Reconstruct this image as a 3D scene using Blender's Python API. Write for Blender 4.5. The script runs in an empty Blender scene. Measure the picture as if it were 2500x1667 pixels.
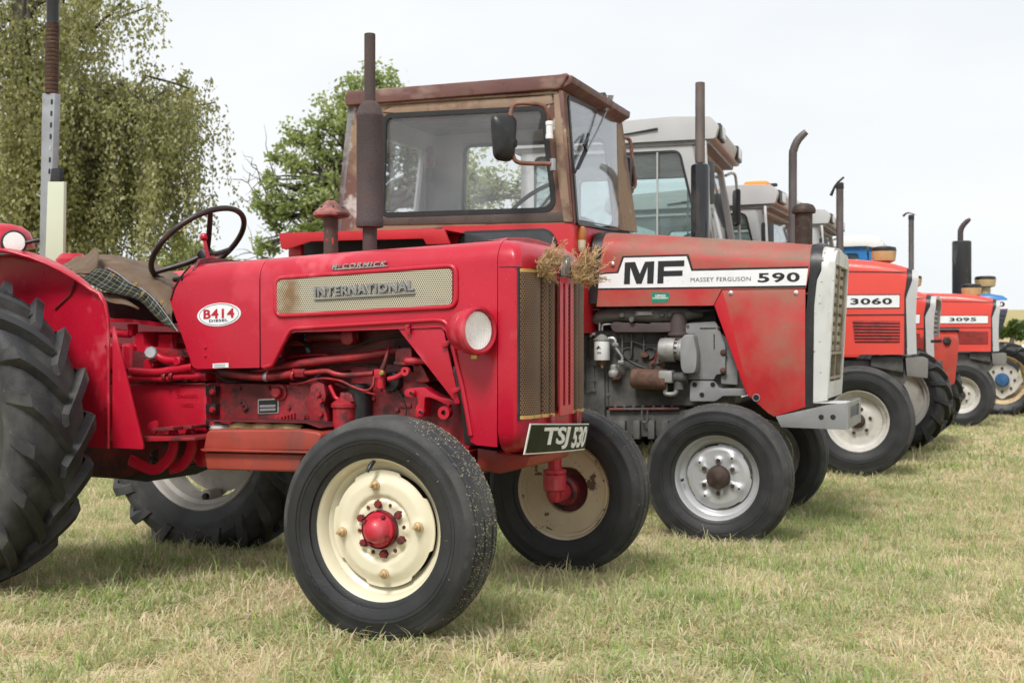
import bpy, bmesh, math, random
from mathutils import Vector, Matrix, noise
RND = random.Random(11)
sc = bpy.context.scene
COL = sc.collection
R_ = math.radians
PI = math.pi
# ------------------------------------------------------------------ camera
CAM_H, LENS = 0.95, 42.0
cd = bpy.data.cameras.new('camera'); cam = bpy.data.objects.new('camera', cd); COL.objects.link(cam)
cam.location = (0, 0, CAM_H); cam.rotation_euler = (R_(90), 0, 0)
cd.lens = LENS; cd.sensor_width = 36; cd.clip_start = 0.05; cd.clip_end = 3000
cd.dof.use_dof = True; cd.dof.focus_distance = 4.3; cd.dof.aperture_fstop = 6.3
sc.camera = cam
# ------------------------------------------------------------------ sky, sun, exposure
SUN_EL, SUN_AZ = 52.0, 205.0            # azimuth clockwise from +Y (north); light comes from behind the camera, left
w = bpy.data.worlds.new('World'); sc.world = w; w.use_nodes = True
nt = w.node_tree; nt.nodes.clear()
sky = nt.nodes.new('ShaderNodeTexSky'); sky.sky_type = 'NISHITA'; sky.sun_disc = False
sky.sun_elevation = R_(SUN_EL); sky.sun_rotation = R_(SUN_AZ)
b1 = nt.nodes.new('ShaderNodeBackground'); b1.inputs[1].default_value = 0.10
nt.links.new(sky.outputs[0], b1.inputs[0])
tc = nt.nodes.new('ShaderNodeTexCoord')
mp = nt.nodes.new('ShaderNodeMapping'); mp.inputs['Scale'].default_value = (1.2, 1.2, 3.2)
nz = nt.nodes.new('ShaderNodeTexNoise'); nz.inputs['Scale'].default_value = 1.7; nz.inputs['Detail'].default_value = 5
nz.inputs['Roughness'].default_value = 0.5
cr = nt.nodes.new('ShaderNodeValToRGB')
cr.color_ramp.elements[0].position = 0.35; cr.color_ramp.elements[0].color = (0.74, 0.775, 0.80, 1)
cr.color_ramp.elements[1].position = 0.62; cr.color_ramp.elements[1].color = (0.835, 0.85, 0.86, 1)
nt.links.new(tc.outputs['Generated'], mp.inputs[0]); nt.links.new(mp.outputs[0], nz.inputs[0]); nt.links.new(nz.outputs[0], cr.inputs[0])
b2 = nt.nodes.new('ShaderNodeBackground'); b2.inputs[1].default_value = 1.0     # the closed cloud layer
nt.links.new(cr.outputs[0], b2.inputs[0])
mx = nt.nodes.new('ShaderNodeMixShader'); mx.inputs[0].default_value = 0.95
ow = nt.nodes.new('ShaderNodeOutputWorld')
nt.links.new(b1.outputs[0], mx.inputs[1]); nt.links.new(b2.outputs[0], mx.inputs[2]); nt.links.new(mx.outputs[0], ow.inputs[0])
sd = bpy.data.lights.new('sun', 'SUN'); sd.energy = 3.0; sd.angle = R_(17); sd.color = (1.0, 0.96, 0.90)
so = bpy.data.objects.new('sun', sd); COL.objects.link(so)
_sdir = Vector((math.sin(R_(SUN_AZ)) * math.cos(R_(SUN_EL)), math.cos(R_(SUN_AZ)) * math.cos(R_(SUN_EL)), math.sin(R_(SUN_EL))))
so.rotation_euler = _sdir.to_track_quat('Z', 'Y').to_euler(); so.location = (0, 0, 30)
sc.view_settings.view_transform = 'Standard'; sc.view_settings.look = 'None'
sc.view_settings.exposure = 0.27; sc.view_settings.gamma = 1.0; sc.view_settings.use_curve_mapping = False
try:
    sc.cycles.use_denoising = True
    sc.cycles.max_bounces = 4; sc.cycles.diffuse_bounces = 3; sc.cycles.glossy_bounces = 3; sc.cycles.adaptive_threshold = 0.03; sc.cycles.transparent_max_bounces = 16
    sc.cycles.use_adaptive_sampling = True; sc.cycles.caustics_reflective = False; sc.cycles.caustics_refractive = False
except Exception:
    pass

# ------------------------------------------------------------------ materials
MATS = {}
def _n(t, kind, **kw):
    n = t.nodes.new(kind)
    for k, v in kw.items(): setattr(n, k, v)
    return n
def ramp(t, fac, stops):
    r = _n(t, 'ShaderNodeValToRGB'); e = r.color_ramp.elements
    while len(e) > 1: e.remove(e[-1])
    e[0].position, c = stops[0][0], stops[0][1]; e[0].color = (*c, 1) if len(c) == 3 else c
    for p, c in stops[1:]:
        x = e.new(p); x.color = (*c, 1) if len(c) == 3 else c
    t.links.new(fac, r.inputs[0]); return r.outputs[0]
def nz_(t, vec, scale, detail=4, rough=0.55, stretch=None, dist=0.0):
    if stretch:
        m = _n(t, 'ShaderNodeMapping'); m.inputs['Scale'].default_value = stretch; t.links.new(vec, m.inputs[0]); vec = m.outputs[0]
    n = _n(t, 'ShaderNodeTexNoise'); n.inputs['Scale'].default_value = scale; n.inputs['Detail'].default_value = detail
    n.inputs['Roughness'].default_value = rough; n.inputs['Distortion'].default_value = dist
    t.links.new(vec, n.inputs['Vector']); return n.outputs[0]
def mixc(t, fac, a, b, mode='MIX'):
    m = _n(t, 'ShaderNodeMix', data_type='RGBA', blend_type=mode)
    for s, v in ((m.inputs[0], fac), (m.inputs[6], a), (m.inputs[7], b)):
        if hasattr(v, 'is_linked') or hasattr(v, 'links'): t.links.new(v, s)
        elif isinstance(v, (int, float)): s.default_value = v
        else: s.default_value = (*v, 1)
    return m.outputs[2]
def mth(t, op, a, b=None, c=None):
    m = _n(t, 'ShaderNodeMath', operation=op)
    for s, v in zip(m.inputs, (a, b, c)):
        if v is None: continue
        if hasattr(v, 'links'): t.links.new(v, s)
        else: s.default_value = v
    return m.outputs[0]
W3 = lambda v: (v, v, v)
def mat(name, col, rough=0.5, metal=0.0, var=0.12, vs=6.0, layers=(), bump=0.0, bs=60.0, coat=0.0, rvar=0.15, spec=0.5, vec='Object', sheen=0):
    """layers: (colour, noise scale, threshold lo, threshold hi, strength, roughness, stretch)"""
    if name in MATS: return MATS[name]
    m = bpy.data.materials.new(name); m.use_nodes = True; t = m.node_tree
    b = t.nodes['Principled BSDF']
    tcn = _n(t, 'ShaderNodeTexCoord'); v = tcn.outputs[vec]
    n1 = nz_(t, v, vs, 2)
    c = mixc(t, ramp(t, n1, [(0.3, W3(0)), (0.7, W3(1))]), [x * (1 - var) for x in col], [min(1, x * (1 + var)) for x in col])
    n2 = nz_(t, v, 14, 2, .65)
    rr = mth(t, 'MULTIPLY_ADD', n2, rvar * 2, rough - rvar); rout = mth(t, 'MAXIMUM', rr, 0.04)
    for (lc, ls, lo, hi, st, lr, stretch) in layers:
        nn = nz_(t, v, ls, 4, .62, stretch)
        f = mth(t, 'MULTIPLY', ramp(t, nn, [(lo, W3(0)), (hi, W3(1))]), st)
        c = mixc(t, f, c, lc)
        mr = _n(t, 'ShaderNodeMix', data_type='FLOAT'); t.links.new(f, mr.inputs[0]); t.links.new(rout, mr.inputs[2]); mr.inputs[3].default_value = lr
        rout = mr.outputs[0]
    t.links.new(c, b.inputs['Base Color']); t.links.new(rout, b.inputs['Roughness'])
    b.inputs['Metallic'].default_value = metal; b.inputs['Specular IOR Level'].default_value = spec
    b.inputs['Coat Weight'].default_value = coat; b.inputs['Coat Roughness'].default_value = 0.12
    if sheen: b.inputs['Sheen Weight'].default_value = sheen
    if bump:
        bn = _n(t, 'ShaderNodeBump'); bn.inputs['Strength'].default_value = bump; bn.inputs['Distance'].default_value = 0.004
        t.links.new(nz_(t, v, bs, 2, .6), bn.inputs['Height']); t.links.new(bn.outputs[0], b.inputs['Normal'])
    MATS[name] = m; return m
RUST = (0.13, 0.055, 0.03); DUST = (0.32, 0.28, 0.22); BLK = (0.012, 0.012, 0.013)
M = {}
M['red'] = mat('crimson_enamel', (0.43, 0.007, 0.027), .34, 0, .08, 3, [((0.56, .05, .08), 2.2, .58, .66, .45, .5, None), ((.20, .02, .02), 26, .66, .76, .35, .6, None), ((.25, .03, .025), 1.6, .52, .75, .35, .5, None), ((.55, .30, .26), 150, .64, .72, .30, .7, None), ((.62, .12, .15), 3.1, .60, .66, .5, .55, (1, 1, .7)), ((.07, .02, .02), 34, .70, .735, .7, .7, None)], .12, 6, coat=.18, spec=.4)
M['red_dirty'] = mat('crimson_casting', (0.33, 0.012, 0.022), .42, 0, .2, 8, [((.06, .010, .010), 4.5, .42, .66, .85, .65, None), ((.018, .011, .011), 15, .50, .66, .8, .7, None)], .45, 45, coat=.1)
M['red_dark'] = mat('grimy_engine_red', (0.13, 0.010, 0.014), .5, 0, .3, 9, [((.012, .009, .009), 6, .42, .62, .85, .7, None)], .5, 40)
M['toolbox'] = mat('faded_orange_red_tin', (0.30, 0.045, 0.03), .5, 0, .15, 5, [((.10, .05, .045), 5, .5, .68, .7, .6, (1, 1, .5)), ((.40, .07, .045), 8, .6, .75, .5, .5, None)], .1, 60)
M['rubber'] = mat('black_rubber', (0.013, 0.014, 0.016), .5, 0, .25, 10, [((.040, .041, .044), 4, .45, .75, .7, .7, None), ((.10, .09, .075), 60, .70, .78, .5, .9, None)], .25, 120)
M['rubber_dusty'] = mat('dusty_tread_rubber', (0.018, 0.019, 0.022), .62, 0, .25, 10, [((.095, .092, .085), 6, .42, .70, .75, .9, None), ((.35, .32, .26), 85, .69, .76, .6, .9, (1, .35, 1))], .3, 90)
M['cream'] = mat('cream_wheel_paint', (0.66, 0.61, 0.46), .38, 0, .05, 6, [((.30, .16, .07), 22, .68, .76, .7, .7, None)], .05, 80, coat=.15)
M['cream_dirty'] = mat('soiled_cream_paint', (0.54, 0.45, 0.31), .5, 0, .1, 6, [((.09, .055, .03), 11, .585, .62, .95, .8, (1, 3, 1)), ((.16, .11, .07), 5, .55, .75, .5, .8, None)], .1, 70)
M['stud'] = mat('tan_stud_metal', (0.55, 0.40, 0.22), .4, .3, .15, 30, [(RUST, 30, .55, .7, .8, .8, None)], .1, 90)
M['rusty_red_bolt'] = mat('rusted_red_bolt', (0.20, 0.015, 0.02), .55, 0, .2, 30, [((.05, .02, .015), 30, .45, .6, .9, .8, None)], .4, 110)
M['soot'] = mat('sooty_rough_steel', (0.060, 0.048, 0.050), .8, 0, .25, 7, [((.10, .055, .045), 3.2, .48, .66, .6, .85, None), ((.022, .018, .02), 170, .50, .66, .55, .9, None), ((.14, .10, .09), 5, .60, .72, .35, .85, (1, 1, .3))], .9, 190)
M['black'] = mat('satin_black', (0.014, 0.014, 0.016), .42, 0, .2, 9, [((.07, .065, .06), 12, .6, .8, .4, .7, None)], .05, 80)
M['black_gloss'] = mat('gloss_black_tube', (0.012, 0.012, 0.014), .16, 0, .2, 9, [((.10, .07, .05), 7, .58, .72, .5, .6, (1, 1, .2))], .03, 60, coat=.3)
M['seat'] = mat('cracked_black_vinyl', (0.016, 0.013, 0.014), .35, 0, .3, 9, [((.25, .24, .24), 12, .70, .76, .5, .6, (1, 1, 4))], .3, 50)
M['steel'] = mat('galvanised_steel', (0.34, 0.35, 0.37), .45, .6, .12, 8, [((.2, .16, .13), 10, .6, .75, .5, .7, None)], .1, 80)
M['zinc'] = mat('bright_zinc', (0.6, 0.6, 0.6), .3, .8, .15, 20, [], .1, 80)
M['chrome'] = mat('chrome_badge', (0.48, 0.47, 0.46), .3, .75, .1, 20, [((.25, .22, .18), 30, .5, .65, .5, .6, None)], .1, 80)
M['badge_grey'] = mat('dull_badge_alloy', (0.26, 0.26, 0.27), .45, .35, .1, 20, [], .1, 80)
M['brass'] = mat('brass_fitting', (0.45, 0.31, 0.10), .4, .7, .2, 30, [(BLK, 30, .5, .7, .6, .7, None)])
M['lens'] = None
M['decal_white'] = mat('decal_white', (0.74, 0.75, 0.77), .4, 0, .04, 9, [((.35, .30, .27), 35, .70, .76, .5, .6, None)])
M['decal_black'] = mat('decal_black', (0.014, 0.014, 0.016), .4, 0, .1, 9)
M['decal_red'] = mat('decal_crimson', (0.42, 0.012, 0.035), .4, 0, .05, 9)
M['decal_green'] = mat('decal_green', (0.01, 0.20, 0.13), .4, 0, .05, 9)
M['decal_blue'] = mat('decal_navy', (0.02, 0.05, 0.10), .4, 0, .05, 9)
M['plate_green'] = mat('dark_plate_enamel', (0.010, 0.013, 0.007), .45, 0, .2, 6, [], spec=.25)
M['plate_silver'] = mat('silver_plate_letter', (0.78, 0.78, 0.77), .4, 0, .06, 20)
M['mf_red'] = mat('faded_scarlet_panel', (0.46, 0.022, 0.026), .45, 0, .12, 5, [((.27, .12, .08), 2.6, .40, .64, .85, .65, None), ((.12, .06, .05), 120, .60, .70, .5, .7, None)], .08, 120)
M['mf_red_clean'] = mat('scarlet_panel', (0.46, 0.012, 0.020), .4, 0, .1, 4, [((.25, .05, .04), 9, .62, .76, .4, .6, None)], .05, 100)
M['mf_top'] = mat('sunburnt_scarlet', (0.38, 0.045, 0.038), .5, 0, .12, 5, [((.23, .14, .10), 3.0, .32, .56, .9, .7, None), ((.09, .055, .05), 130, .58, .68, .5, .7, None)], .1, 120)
M['orange_red'] = mat('orange_scarlet_panel', (0.66, 0.060, 0.042), .4, 0, .04, 3, [], .02, 60, coat=.2)
M['mf_grey'] = mat('engine_grey', (0.115, 0.115, 0.112), .6, 0, .2, 6, [((.028, .025, .022), 3.5, .42, .62, .85, .75, None), ((.075, .06, .05), 14, .55, .72, .6, .75, None)], .3, 40)
M['mf_grey_light'] = mat('panel_grey', (0.22, 0.225, 0.23), .5, 0, .12, 6, [((.16, .07, .04), 10, .63, .72, .8, .8, None), ((.10, .10, .10), 5, .55, .75, .5, .6, None)], .15, 60)
M['alu'] = mat('cast_aluminium', (0.30, 0.30, 0.29), .55, .35, .15, 18, [((.12, .10, .08), 14, .52, .7, .6, .7, None)], .3, 70)
M['rust'] = mat('brown_rust', (0.11, 0.055, 0.035), .8, 0, .35, 12, [((.21, .15, .11), 9, .55, .72, .6, .8, None), ((.045, .03, .025), 22, .5, .66, .6, .85, None)], .6, 70)
M['cab_rust'] = mat('weathered_brown_cab_paint', (0.135, 0.062, 0.048), .62, 0, .18, 3, [((.28, .19, .115), 2.6, .46, .56, .9, .75, None), ((.52, .50, .48), 3.6, .60, .66, .8, .7, None), ((.07, .04, .03), 15, .60, .70, .6, .8, None)], .25, 60)
M['cab_tan'] = mat('bare_tan_cab_frame', (0.27, 0.185, 0.125), .62, 0, .15, 5, [((.13, .075, .055), 6, .50, .64, .8, .75, None), ((.50, .47, .45), 4.5, .60, .68, .75, .7, None), ((.06, .04, .03), 22, .62, .72, .6, .8, None)], .25, 60)
M['cab_roof'] = mat('weathered_maroon_roof', (0.125, 0.052, 0.046), .5, 0, .12, 3, [((.20, .12, .09), 4, .52, .7, .5, .6, (.3, 1, 1)), ((.34, .25, .20), 3.0, .60, .68, .6, .7, (.5, 1, 1)), ((.06, .035, .03), 18, .58, .68, .5, .8, None)], .15, 60)
M['cab_in'] = mat('cab_lining_grey', (0.40, 0.41, 0.44), .8, 0, .1, 5)
M['mf_white'] = mat('chipped_white_surround', (0.54, 0.55, 0.54), .45, 0, .06, 5, [((.10, .07, .06), 34, .65, .69, .9, .8, None), ((.30, .24, .19), 6, .54, .72, .6, .7, (1, 1, .4))], .08, 80)
M['grille_beige'] = mat('weathered_beige_grille', (0.34, 0.29, 0.22), .7, 0, .2, 9, [((.14, .11, .085), 12, .5, .66, .8, .8, None)], .2, 70)
M['silver'] = mat('silver_wheel_paint', (0.45, 0.46, 0.475), .38, .35, .06, 6, [((.22, .19, .15), 7, .58, .75, .5, .6, None)], .05, 70)
M['wheel_grey'] = mat('pale_grey_wheel', (0.50, 0.485, 0.45), .5, 0, .08, 6, [((.25, .22, .18), 7, .52, .7, .6, .7, None)], .08, 70)
M['hub_brown'] = mat('oily_brown_hub', (0.045, 0.028, 0.022), .6, .2, .3, 14, [((.10, .06, .045), 22, .5, .65, .7, .8, None)], .4, 60)
M['cab_grey'] = mat('light_grey_cab', (0.43, 0.435, 0.44), .5, 0, .06, 4, [((.22, .20, .18), 5, .60, .75, .4, .7, None)], .06, 60)
M['cab_grey_dark'] = mat('mid_grey_cab', (0.22, 0.215, 0.21), .55, 0, .08, 4, [((.12, .09, .07), 6, .55, .7, .6, .7, None)], .06, 60)
M['amber'] = mat('amber_plastic', (0.85, 0.27, 0.03), .3, 0, .05, 5)
M['amber_old'] = mat('aged_amber_plastic', (0.42, 0.15, 0.035), .35, 0, .1, 8)
M['cream_plastic'] = mat('yellowed_clear_plastic', (0.55, 0.47, 0.33), .35, 0, .1, 8)
M['beige_cap'] = mat('yellowed_bowl_plastic', (0.46, 0.33, 0.16), .4, 0, .12, 12, [((.2, .12, .06), 12, .52, .7, .6, .6, None)])
M['white_plastic'] = mat('white_plastic', (0.75, 0.76, 0.76), .35, 0, .04, 8)
M['pale_board'] = mat('pale_green_board', (0.52, 0.55, 0.43), .35, 0, .04, 2)
M['ford_blue'] = mat('bright_blue_panel', (0.02, 0.16, 0.42), .4, 0, .08, 4, [], .02, 60, coat=.1)
M['ford_dark'] = mat('dark_slate_panel', (0.035, 0.045, 0.06), .5, 0, .1, 4)
M['interior'] = mat('dark_cab_trim', (0.03, 0.03, 0.033), .7, 0, .2, 6)
M['rope'] = mat('straw_coloured_rope', (0.36, 0.28, 0.14), .9, 0, .25, 40, [], .8, 160)
M['jacket'] = mat('brown_wax_cotton', (0.125, 0.076, 0.040), .62, 0, .3, 5, [((.055, .032, .02), 5, .45, .65, .6, .7, None), ((.21, .15, .085), 8, .56, .72, .5, .6, None)], .5, 30)
M['wire'] = mat('wire_red', (0.25, 0.03, 0.03), .5)

def glass_mat(name, tint, mixf, rough=0.02):
    m = bpy.data.materials.new(name); m.use_nodes = True; t = m.node_tree; t.nodes.clear()
    tr = _n(t, 'ShaderNodeBsdfTransparent'); tr.inputs[0].default_value = (*tint, 1)
    gl = _n(t, 'ShaderNodeBsdfGlossy'); gl.inputs[0].default_value = (.95, .97, 1, 1); gl.inputs['Roughness'].default_value = rough
    df = _n(t, 'ShaderNodeBsdfDiffuse'); df.inputs[0].default_value = (.72, .74, .75, 1)
    tcn = _n(t, 'ShaderNodeTexCoord')
    dust = mth(t, 'MULTIPLY', ramp(t, nz_(t, tcn.outputs['Object'], 3.5, 6, .6), [(.3, W3(.25)), (.75, W3(1))]), mixf)
    lw = _n(t, 'ShaderNodeLayerWeight'); lw.inputs[0].default_value = .5
    fa = mth(t, 'MULTIPLY_ADD', mth(t, 'POWER', lw.outputs['Facing'], 4.0), .85, 0.045)
    m1 = _n(t, 'ShaderNodeMixShader'); t.links.new(fa, m1.inputs[0]); t.links.new(tr.outputs[0], m1.inputs[1]); t.links.new(gl.outputs[0], m1.inputs[2])
    m2 = _n(t, 'ShaderNodeMixShader'); t.links.new(dust, m2.inputs[0]); t.links.new(m1.outputs[0], m2.inputs[1]); t.links.new(df.outputs[0], m2.inputs[2])
    o = _n(t, 'ShaderNodeOutputMaterial'); t.links.new(m2.outputs[0], o.inputs[0])
    return m
M['glass'] = glass_mat('cab_glass', (.985, .99, .992), .055)
M['glass_tint'] = glass_mat('green_tinted_glass', (.90, .962, .955), .06)
M['lamp_glass'] = glass_mat('lamp_glass', (.995, .995, .995), .12)
M['lit_bowl'] = mat('white_lit_bowl', (.93, .93, .92), .25, .1, .03, 8)  # white base colour stands in for light a mirrored bowl would return

def mesh_holes(name, base, alt, hole, pitch, rad, planes='xz', altscale=5.0, lo=.5, hi=.62, horiz=None):
    """perforated sheet: staggered round holes read from object coordinates"""
    m = bpy.data.materials.new(name); m.use_nodes = True; t = m.node_tree; b = t.nodes['Principled BSDF']
    tcn = _n(t, 'ShaderNodeTexCoord'); sp = _n(t, 'ShaderNodeSeparateXYZ'); t.links.new(tcn.outputs['Object'], sp.inputs[0])
    a = sp.outputs['XYZ'.index(planes[0].upper())]; z = sp.outputs['XYZ'.index(planes[1].upper())]
    def cell(oa, oz):
        u = mth(t, 'SUBTRACT', mth(t, 'FRACT', mth(t, 'MULTIPLY_ADD', a, 1 / pitch, oa + 100)), .5)
        v = mth(t, 'MULTIPLY', mth(t, 'SUBTRACT', mth(t, 'FRACT', mth(t, 'MULTIPLY_ADD', z, 1 / (pitch * 1.732), oz + 100)), .5), 1.732)
        return mth(t, 'SQRT', mth(t, 'ADD', mth(t, 'MULTIPLY', u, u), mth(t, 'MULTIPLY', v, v)))
    d = mth(t, 'MINIMUM', cell(0, 0), cell(.5, .5))
    f = ramp(t, d, [(rad - .06, W3(1)), (rad + .06, W3(0))])
    c = mixc(t, ramp(t, nz_(t, tcn.outputs['Object'], altscale, 5, .6), [(lo, W3(0)), (hi, W3(1))]), base, alt)
    c = mixc(t, f, c, hole)
    t.links.new(c, b.inputs['Base Color']); b.inputs['Roughness'].default_value = .5; b.inputs['Metallic'].default_value = .1
    return m
M['side_mesh'] = mesh_holes('perforated_cream_sheet', (.56, .52, .40), (.34, .20, .09), (.02, .015, .012), .0088, .34, altscale=4, lo=.54, hi=.68)
M['front_mesh'] = mesh_holes('perforated_rusty_sheet', (.22, .115, .05), (.14, .065, .03), (.010, .008, .008), .0095, .38, 'yz', 4, .40, .6)

# ------------------------------------------------------------------ mesh helpers
def link(o, parent):
    COL.objects.link(o)
    if parent is not None: o.parent = parent
    return o
def empty(name, loc=(0, 0, 0), rz=0, parent=None):
    o = bpy.data.objects.new(name, None); o.empty_display_size = .2; link(o, parent); o.location = loc; o.rotation_euler = (0, 0, rz); return o
def tag(o, label=None, cat=None, group=None, kind=None):
    for k, v in (('label', label), ('category', cat), ('group', group), ('kind', kind)):
        if v: o[k] = v
    return o
def fin(name, bm, m, parent, bevel=0, seg=2, ang=35, doubles=True, recalc=True):
    if doubles: bmesh.ops.remove_doubles(bm, verts=bm.verts, dist=1e-5)
    if recalc: bmesh.ops.recalc_face_normals(bm, faces=bm.faces)
    if bevel:
        ed = [e for e in bm.edges if len(e.link_faces) == 2 and e.calc_face_angle(0) > R_(28)]
        if ed: bmesh.ops.bevel(bm, geom=ed, offset=bevel, segments=seg, profile=.6, affect='EDGES', clamp_overlap=True)
    me = bpy.data.meshes.new(name); bm.to_mesh(me); bm.free()
    for p in me.polygons: p.use_smooth = True
    me.set_sharp_from_angle(angle=R_(ang))
    if m is not None:
        for q in (m if isinstance(m, (list, tuple)) else [m]): me.materials.append(q)
    return link(bpy.data.objects.new(name, me), parent)
def raw(name, verts, faces, m, parent, **kw):
    bm = bmesh.new(); vs = [bm.verts.new(v) for v in verts]
    for f in faces:
        try: bm.faces.new([vs[i] for i in f])
        except ValueError: pass
    return fin(name, bm, m, parent, **kw)
def add_prism(bm, poly, mapf, d0, d1):
    a = [bm.verts.new(mapf(p[0], p[1], d0)) for p in poly]; b = [bm.verts.new(mapf(p[0], p[1], d1)) for p in poly]
    bm.faces.new(a); bm.faces.new(b[::-1]); n = len(poly)
    for i in range(n): bm.faces.new((a[i], b[i], b[(i + 1) % n], a[(i + 1) % n]))
XZ = lambda a, b, d: (a, d, b)          # polygons drawn on the side of a machine, depth = lateral y
YZ = lambda a, b, d: (d, a, b)
def plate(name, poly, y0, y1, m, parent, bevel=0.004, mapf=XZ, seg=2, ang=35):
    bm = bmesh.new(); add_prism(bm, poly, mapf, y0, y1); return fin(name, bm, m, parent, bevel, seg, ang)
def plate_hole(name, outer, holes, y0, y1, m, parent, mapf=XZ, bevel=0.0):
    bm = bmesh.new(); es = []
    for loop in [outer] + holes:
        vs = [bm.verts.new(mapf(p[0], p[1], y0)) for p in loop]
        es += [bm.edges.new((vs[i], vs[(i + 1) % len(vs)])) for i in range(len(vs))]
    bmesh.ops.triangle_fill(bm, use_beauty=True, use_dissolve=False, edges=es)
    g = bmesh.ops.extrude_face_region(bm, geom=list(bm.faces))
    d = Vector(mapf(0, 0, y1)) - Vector(mapf(0, 0, y0))
    bmesh.ops.translate(bm, vec=d, verts=[x for x in g['geom'] if isinstance(x, bmesh.types.BMVert)])
    return fin(name, bm, m, parent, bevel)
def box(name, c, s, m, parent, bevel=0.004, rot=None, seg=2):
    bm = bmesh.new(); bmesh.ops.create_cube(bm, size=1)
    for v in bm.verts:
        p = Vector((v.co.x * s[0], v.co.y * s[1], v.co.z * s[2]))
        if rot is not None: p = rot @ p
        v.co = p + Vector(c)
    return fin(name, bm, m, parent, bevel, seg)
def rnd(pts, r, n=4):
    out = []; N = len(pts)
    for i, p in enumerate(pts):
        rr = r[i] if isinstance(r, (list, tuple)) else r
        a, b, c = Vector(pts[i - 1][:2]), Vector(p[:2]), Vector(pts[(i + 1) % N][:2])
        u, v = (a - b), (c - b); lu, lv = u.length, v.length
        if rr <= 0 or lu < 1e-6 or lv < 1e-6: out.append((b.x, b.y)); continue
        u /= lu; v /= lv; d = min(rr, lu * .48, lv * .48)
        p0, p2 = b + u * d, b + v * d
        for k in range(n + 1):
            t = k / n; q = p0 * (1 - t) ** 2 + b * 2 * t * (1 - t) + p2 * t * t; out.append((q.x, q.y))
    return out
def smooth_path(pts, n=6, closed=False):
    P = [Vector(p) for p in pts]; out = []; N = len(P)
    rng = range(N if closed else N - 1)
    for i in rng:
        if closed: a, b, c, d = P[i - 1], P[i], P[(i + 1) % N], P[(i + 2) % N]
        else: a, b, c, d = P[max(i - 1, 0)], P[i], P[i + 1], P[min(i + 2, N - 1)]
        for k in range(n):
            t = k / n
            out.append(.5 * ((2 * b) + (c - a) * t + (2 * a - 5 * b + 4 * c - d) * t * t + (3 * b - a - 3 * c + d) * t ** 3))
    if not closed: out.append(P[-1])
    return out
def add_tube(bm, path, r, seg=10, closed=False, caps=True):
    P = [Vector(p) for p in path]; N = len(P)
    rad = r if isinstance(r, (list, tuple)) else [r] * N
    T = []
    for i in range(N):
        a = P[i - 1] if (i > 0 or closed) else P[0]; b = P[(i + 1) % N] if (i < N - 1 or closed) else P[-1]
        d = (b - a); T.append(d.normalized() if d.length > 1e-9 else Vector((0, 0, 1)))
    up = Vector((0, 0, 1)) if abs(T[0].z) < .9 else Vector((1, 0, 0))
    nrm = (up - T[0] * up.dot(T[0])).normalized(); rings = []
    for i in range(N):
        nrm = nrm - T[i] * nrm.dot(T[i])
        nrm = nrm.normalized() if nrm.length > 1e-6 else T[i].orthogonal().normalized()
        bi = T[i].cross(nrm)
        rings.append([bm.verts.new(P[i] + (nrm * math.cos(2 * PI * k / seg) + bi * math.sin(2 * PI * k / seg)) * rad[i]) for k in range(seg)])
    for i in range(N if closed else N - 1):
        a, b = rings[i], rings[(i + 1) % N]
        for k in range(seg): bm.faces.new((a[k], a[(k + 1) % seg], b[(k + 1) % seg], b[k]))
    if caps and not closed: bm.faces.new(rings[0][::-1]); bm.faces.new(rings[-1])
def tube(name, path, r, m, parent, seg=10, closed=False, smooth=0):
    if smooth:
        if isinstance(r, (list, tuple)):
            n0 = len(r); rr = []
            for i in range(n0 - 1): rr += [r[i] + (r[i + 1] - r[i]) * k / smooth for k in range(smooth)]
            r = rr + [r[-1]]
        path = smooth_path(path, smooth, closed)
    bm = bmesh.new(); add_tube(bm, path, r, seg, closed); return fin(name, bm, m, parent, ang=50, doubles=False)
def add_lathe(bm, prof, org, axis, seg=48, flat_caps=True, arc=None):
    ax = Vector(axis).normalized(); e1 = ax.orthogonal().normalized()
    if abs(ax.y) > .9: e1 = Vector((1, 0, 0))
    e2 = ax.cross(e1); o = Vector(org); rings = []
    for r, h in prof:
        if r < 1e-6: rings.append([bm.verts.new(o + ax * h)])
        else: rings.append([bm.verts.new(o + ax * h + (e1 * math.cos(2 * PI * k / seg) + e2 * math.sin(2 * PI * k / seg)) * r) for k in range(seg)])
    for a, b in zip(rings, rings[1:]):
        for k in range(seg):
            k2 = (k + 1) % seg
            if len(a) == 1 and len(b) == 1: continue
            if len(a) == 1: bm.faces.new((a[0], b[k], b[k2]))
            elif len(b) == 1: bm.faces.new((a[k], b[0], a[k2]))
            else: bm.faces.new((a[k], b[k], b[k2], a[k2]))
def lathe(name, prof, org, axis, m, parent, seg=48, ang=35):
    bm = bmesh.new(); add_lathe(bm, prof, org, axis, seg); return fin(name, bm, m, parent, ang=ang)
def cyl(name, c, axis, r, ln, m, parent, seg=20, bev=.003):
    return lathe(name, [(0, -ln / 2), (r - bev, -ln / 2), (r, -ln / 2 + bev), (r, ln / 2 - bev), (r - bev, ln / 2), (0, ln / 2)], c, axis, m, parent, seg)
def hexbolt(name, c, axis, r, h, m, parent):
    return lathe(name, [(0, 0), (r * 1.25, 0), (r * 1.25, h * .2), (r, h * .2), (r, h * .9), (r * .85, h), (0, h)], c, axis, m, parent, 6, 20)
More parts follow.
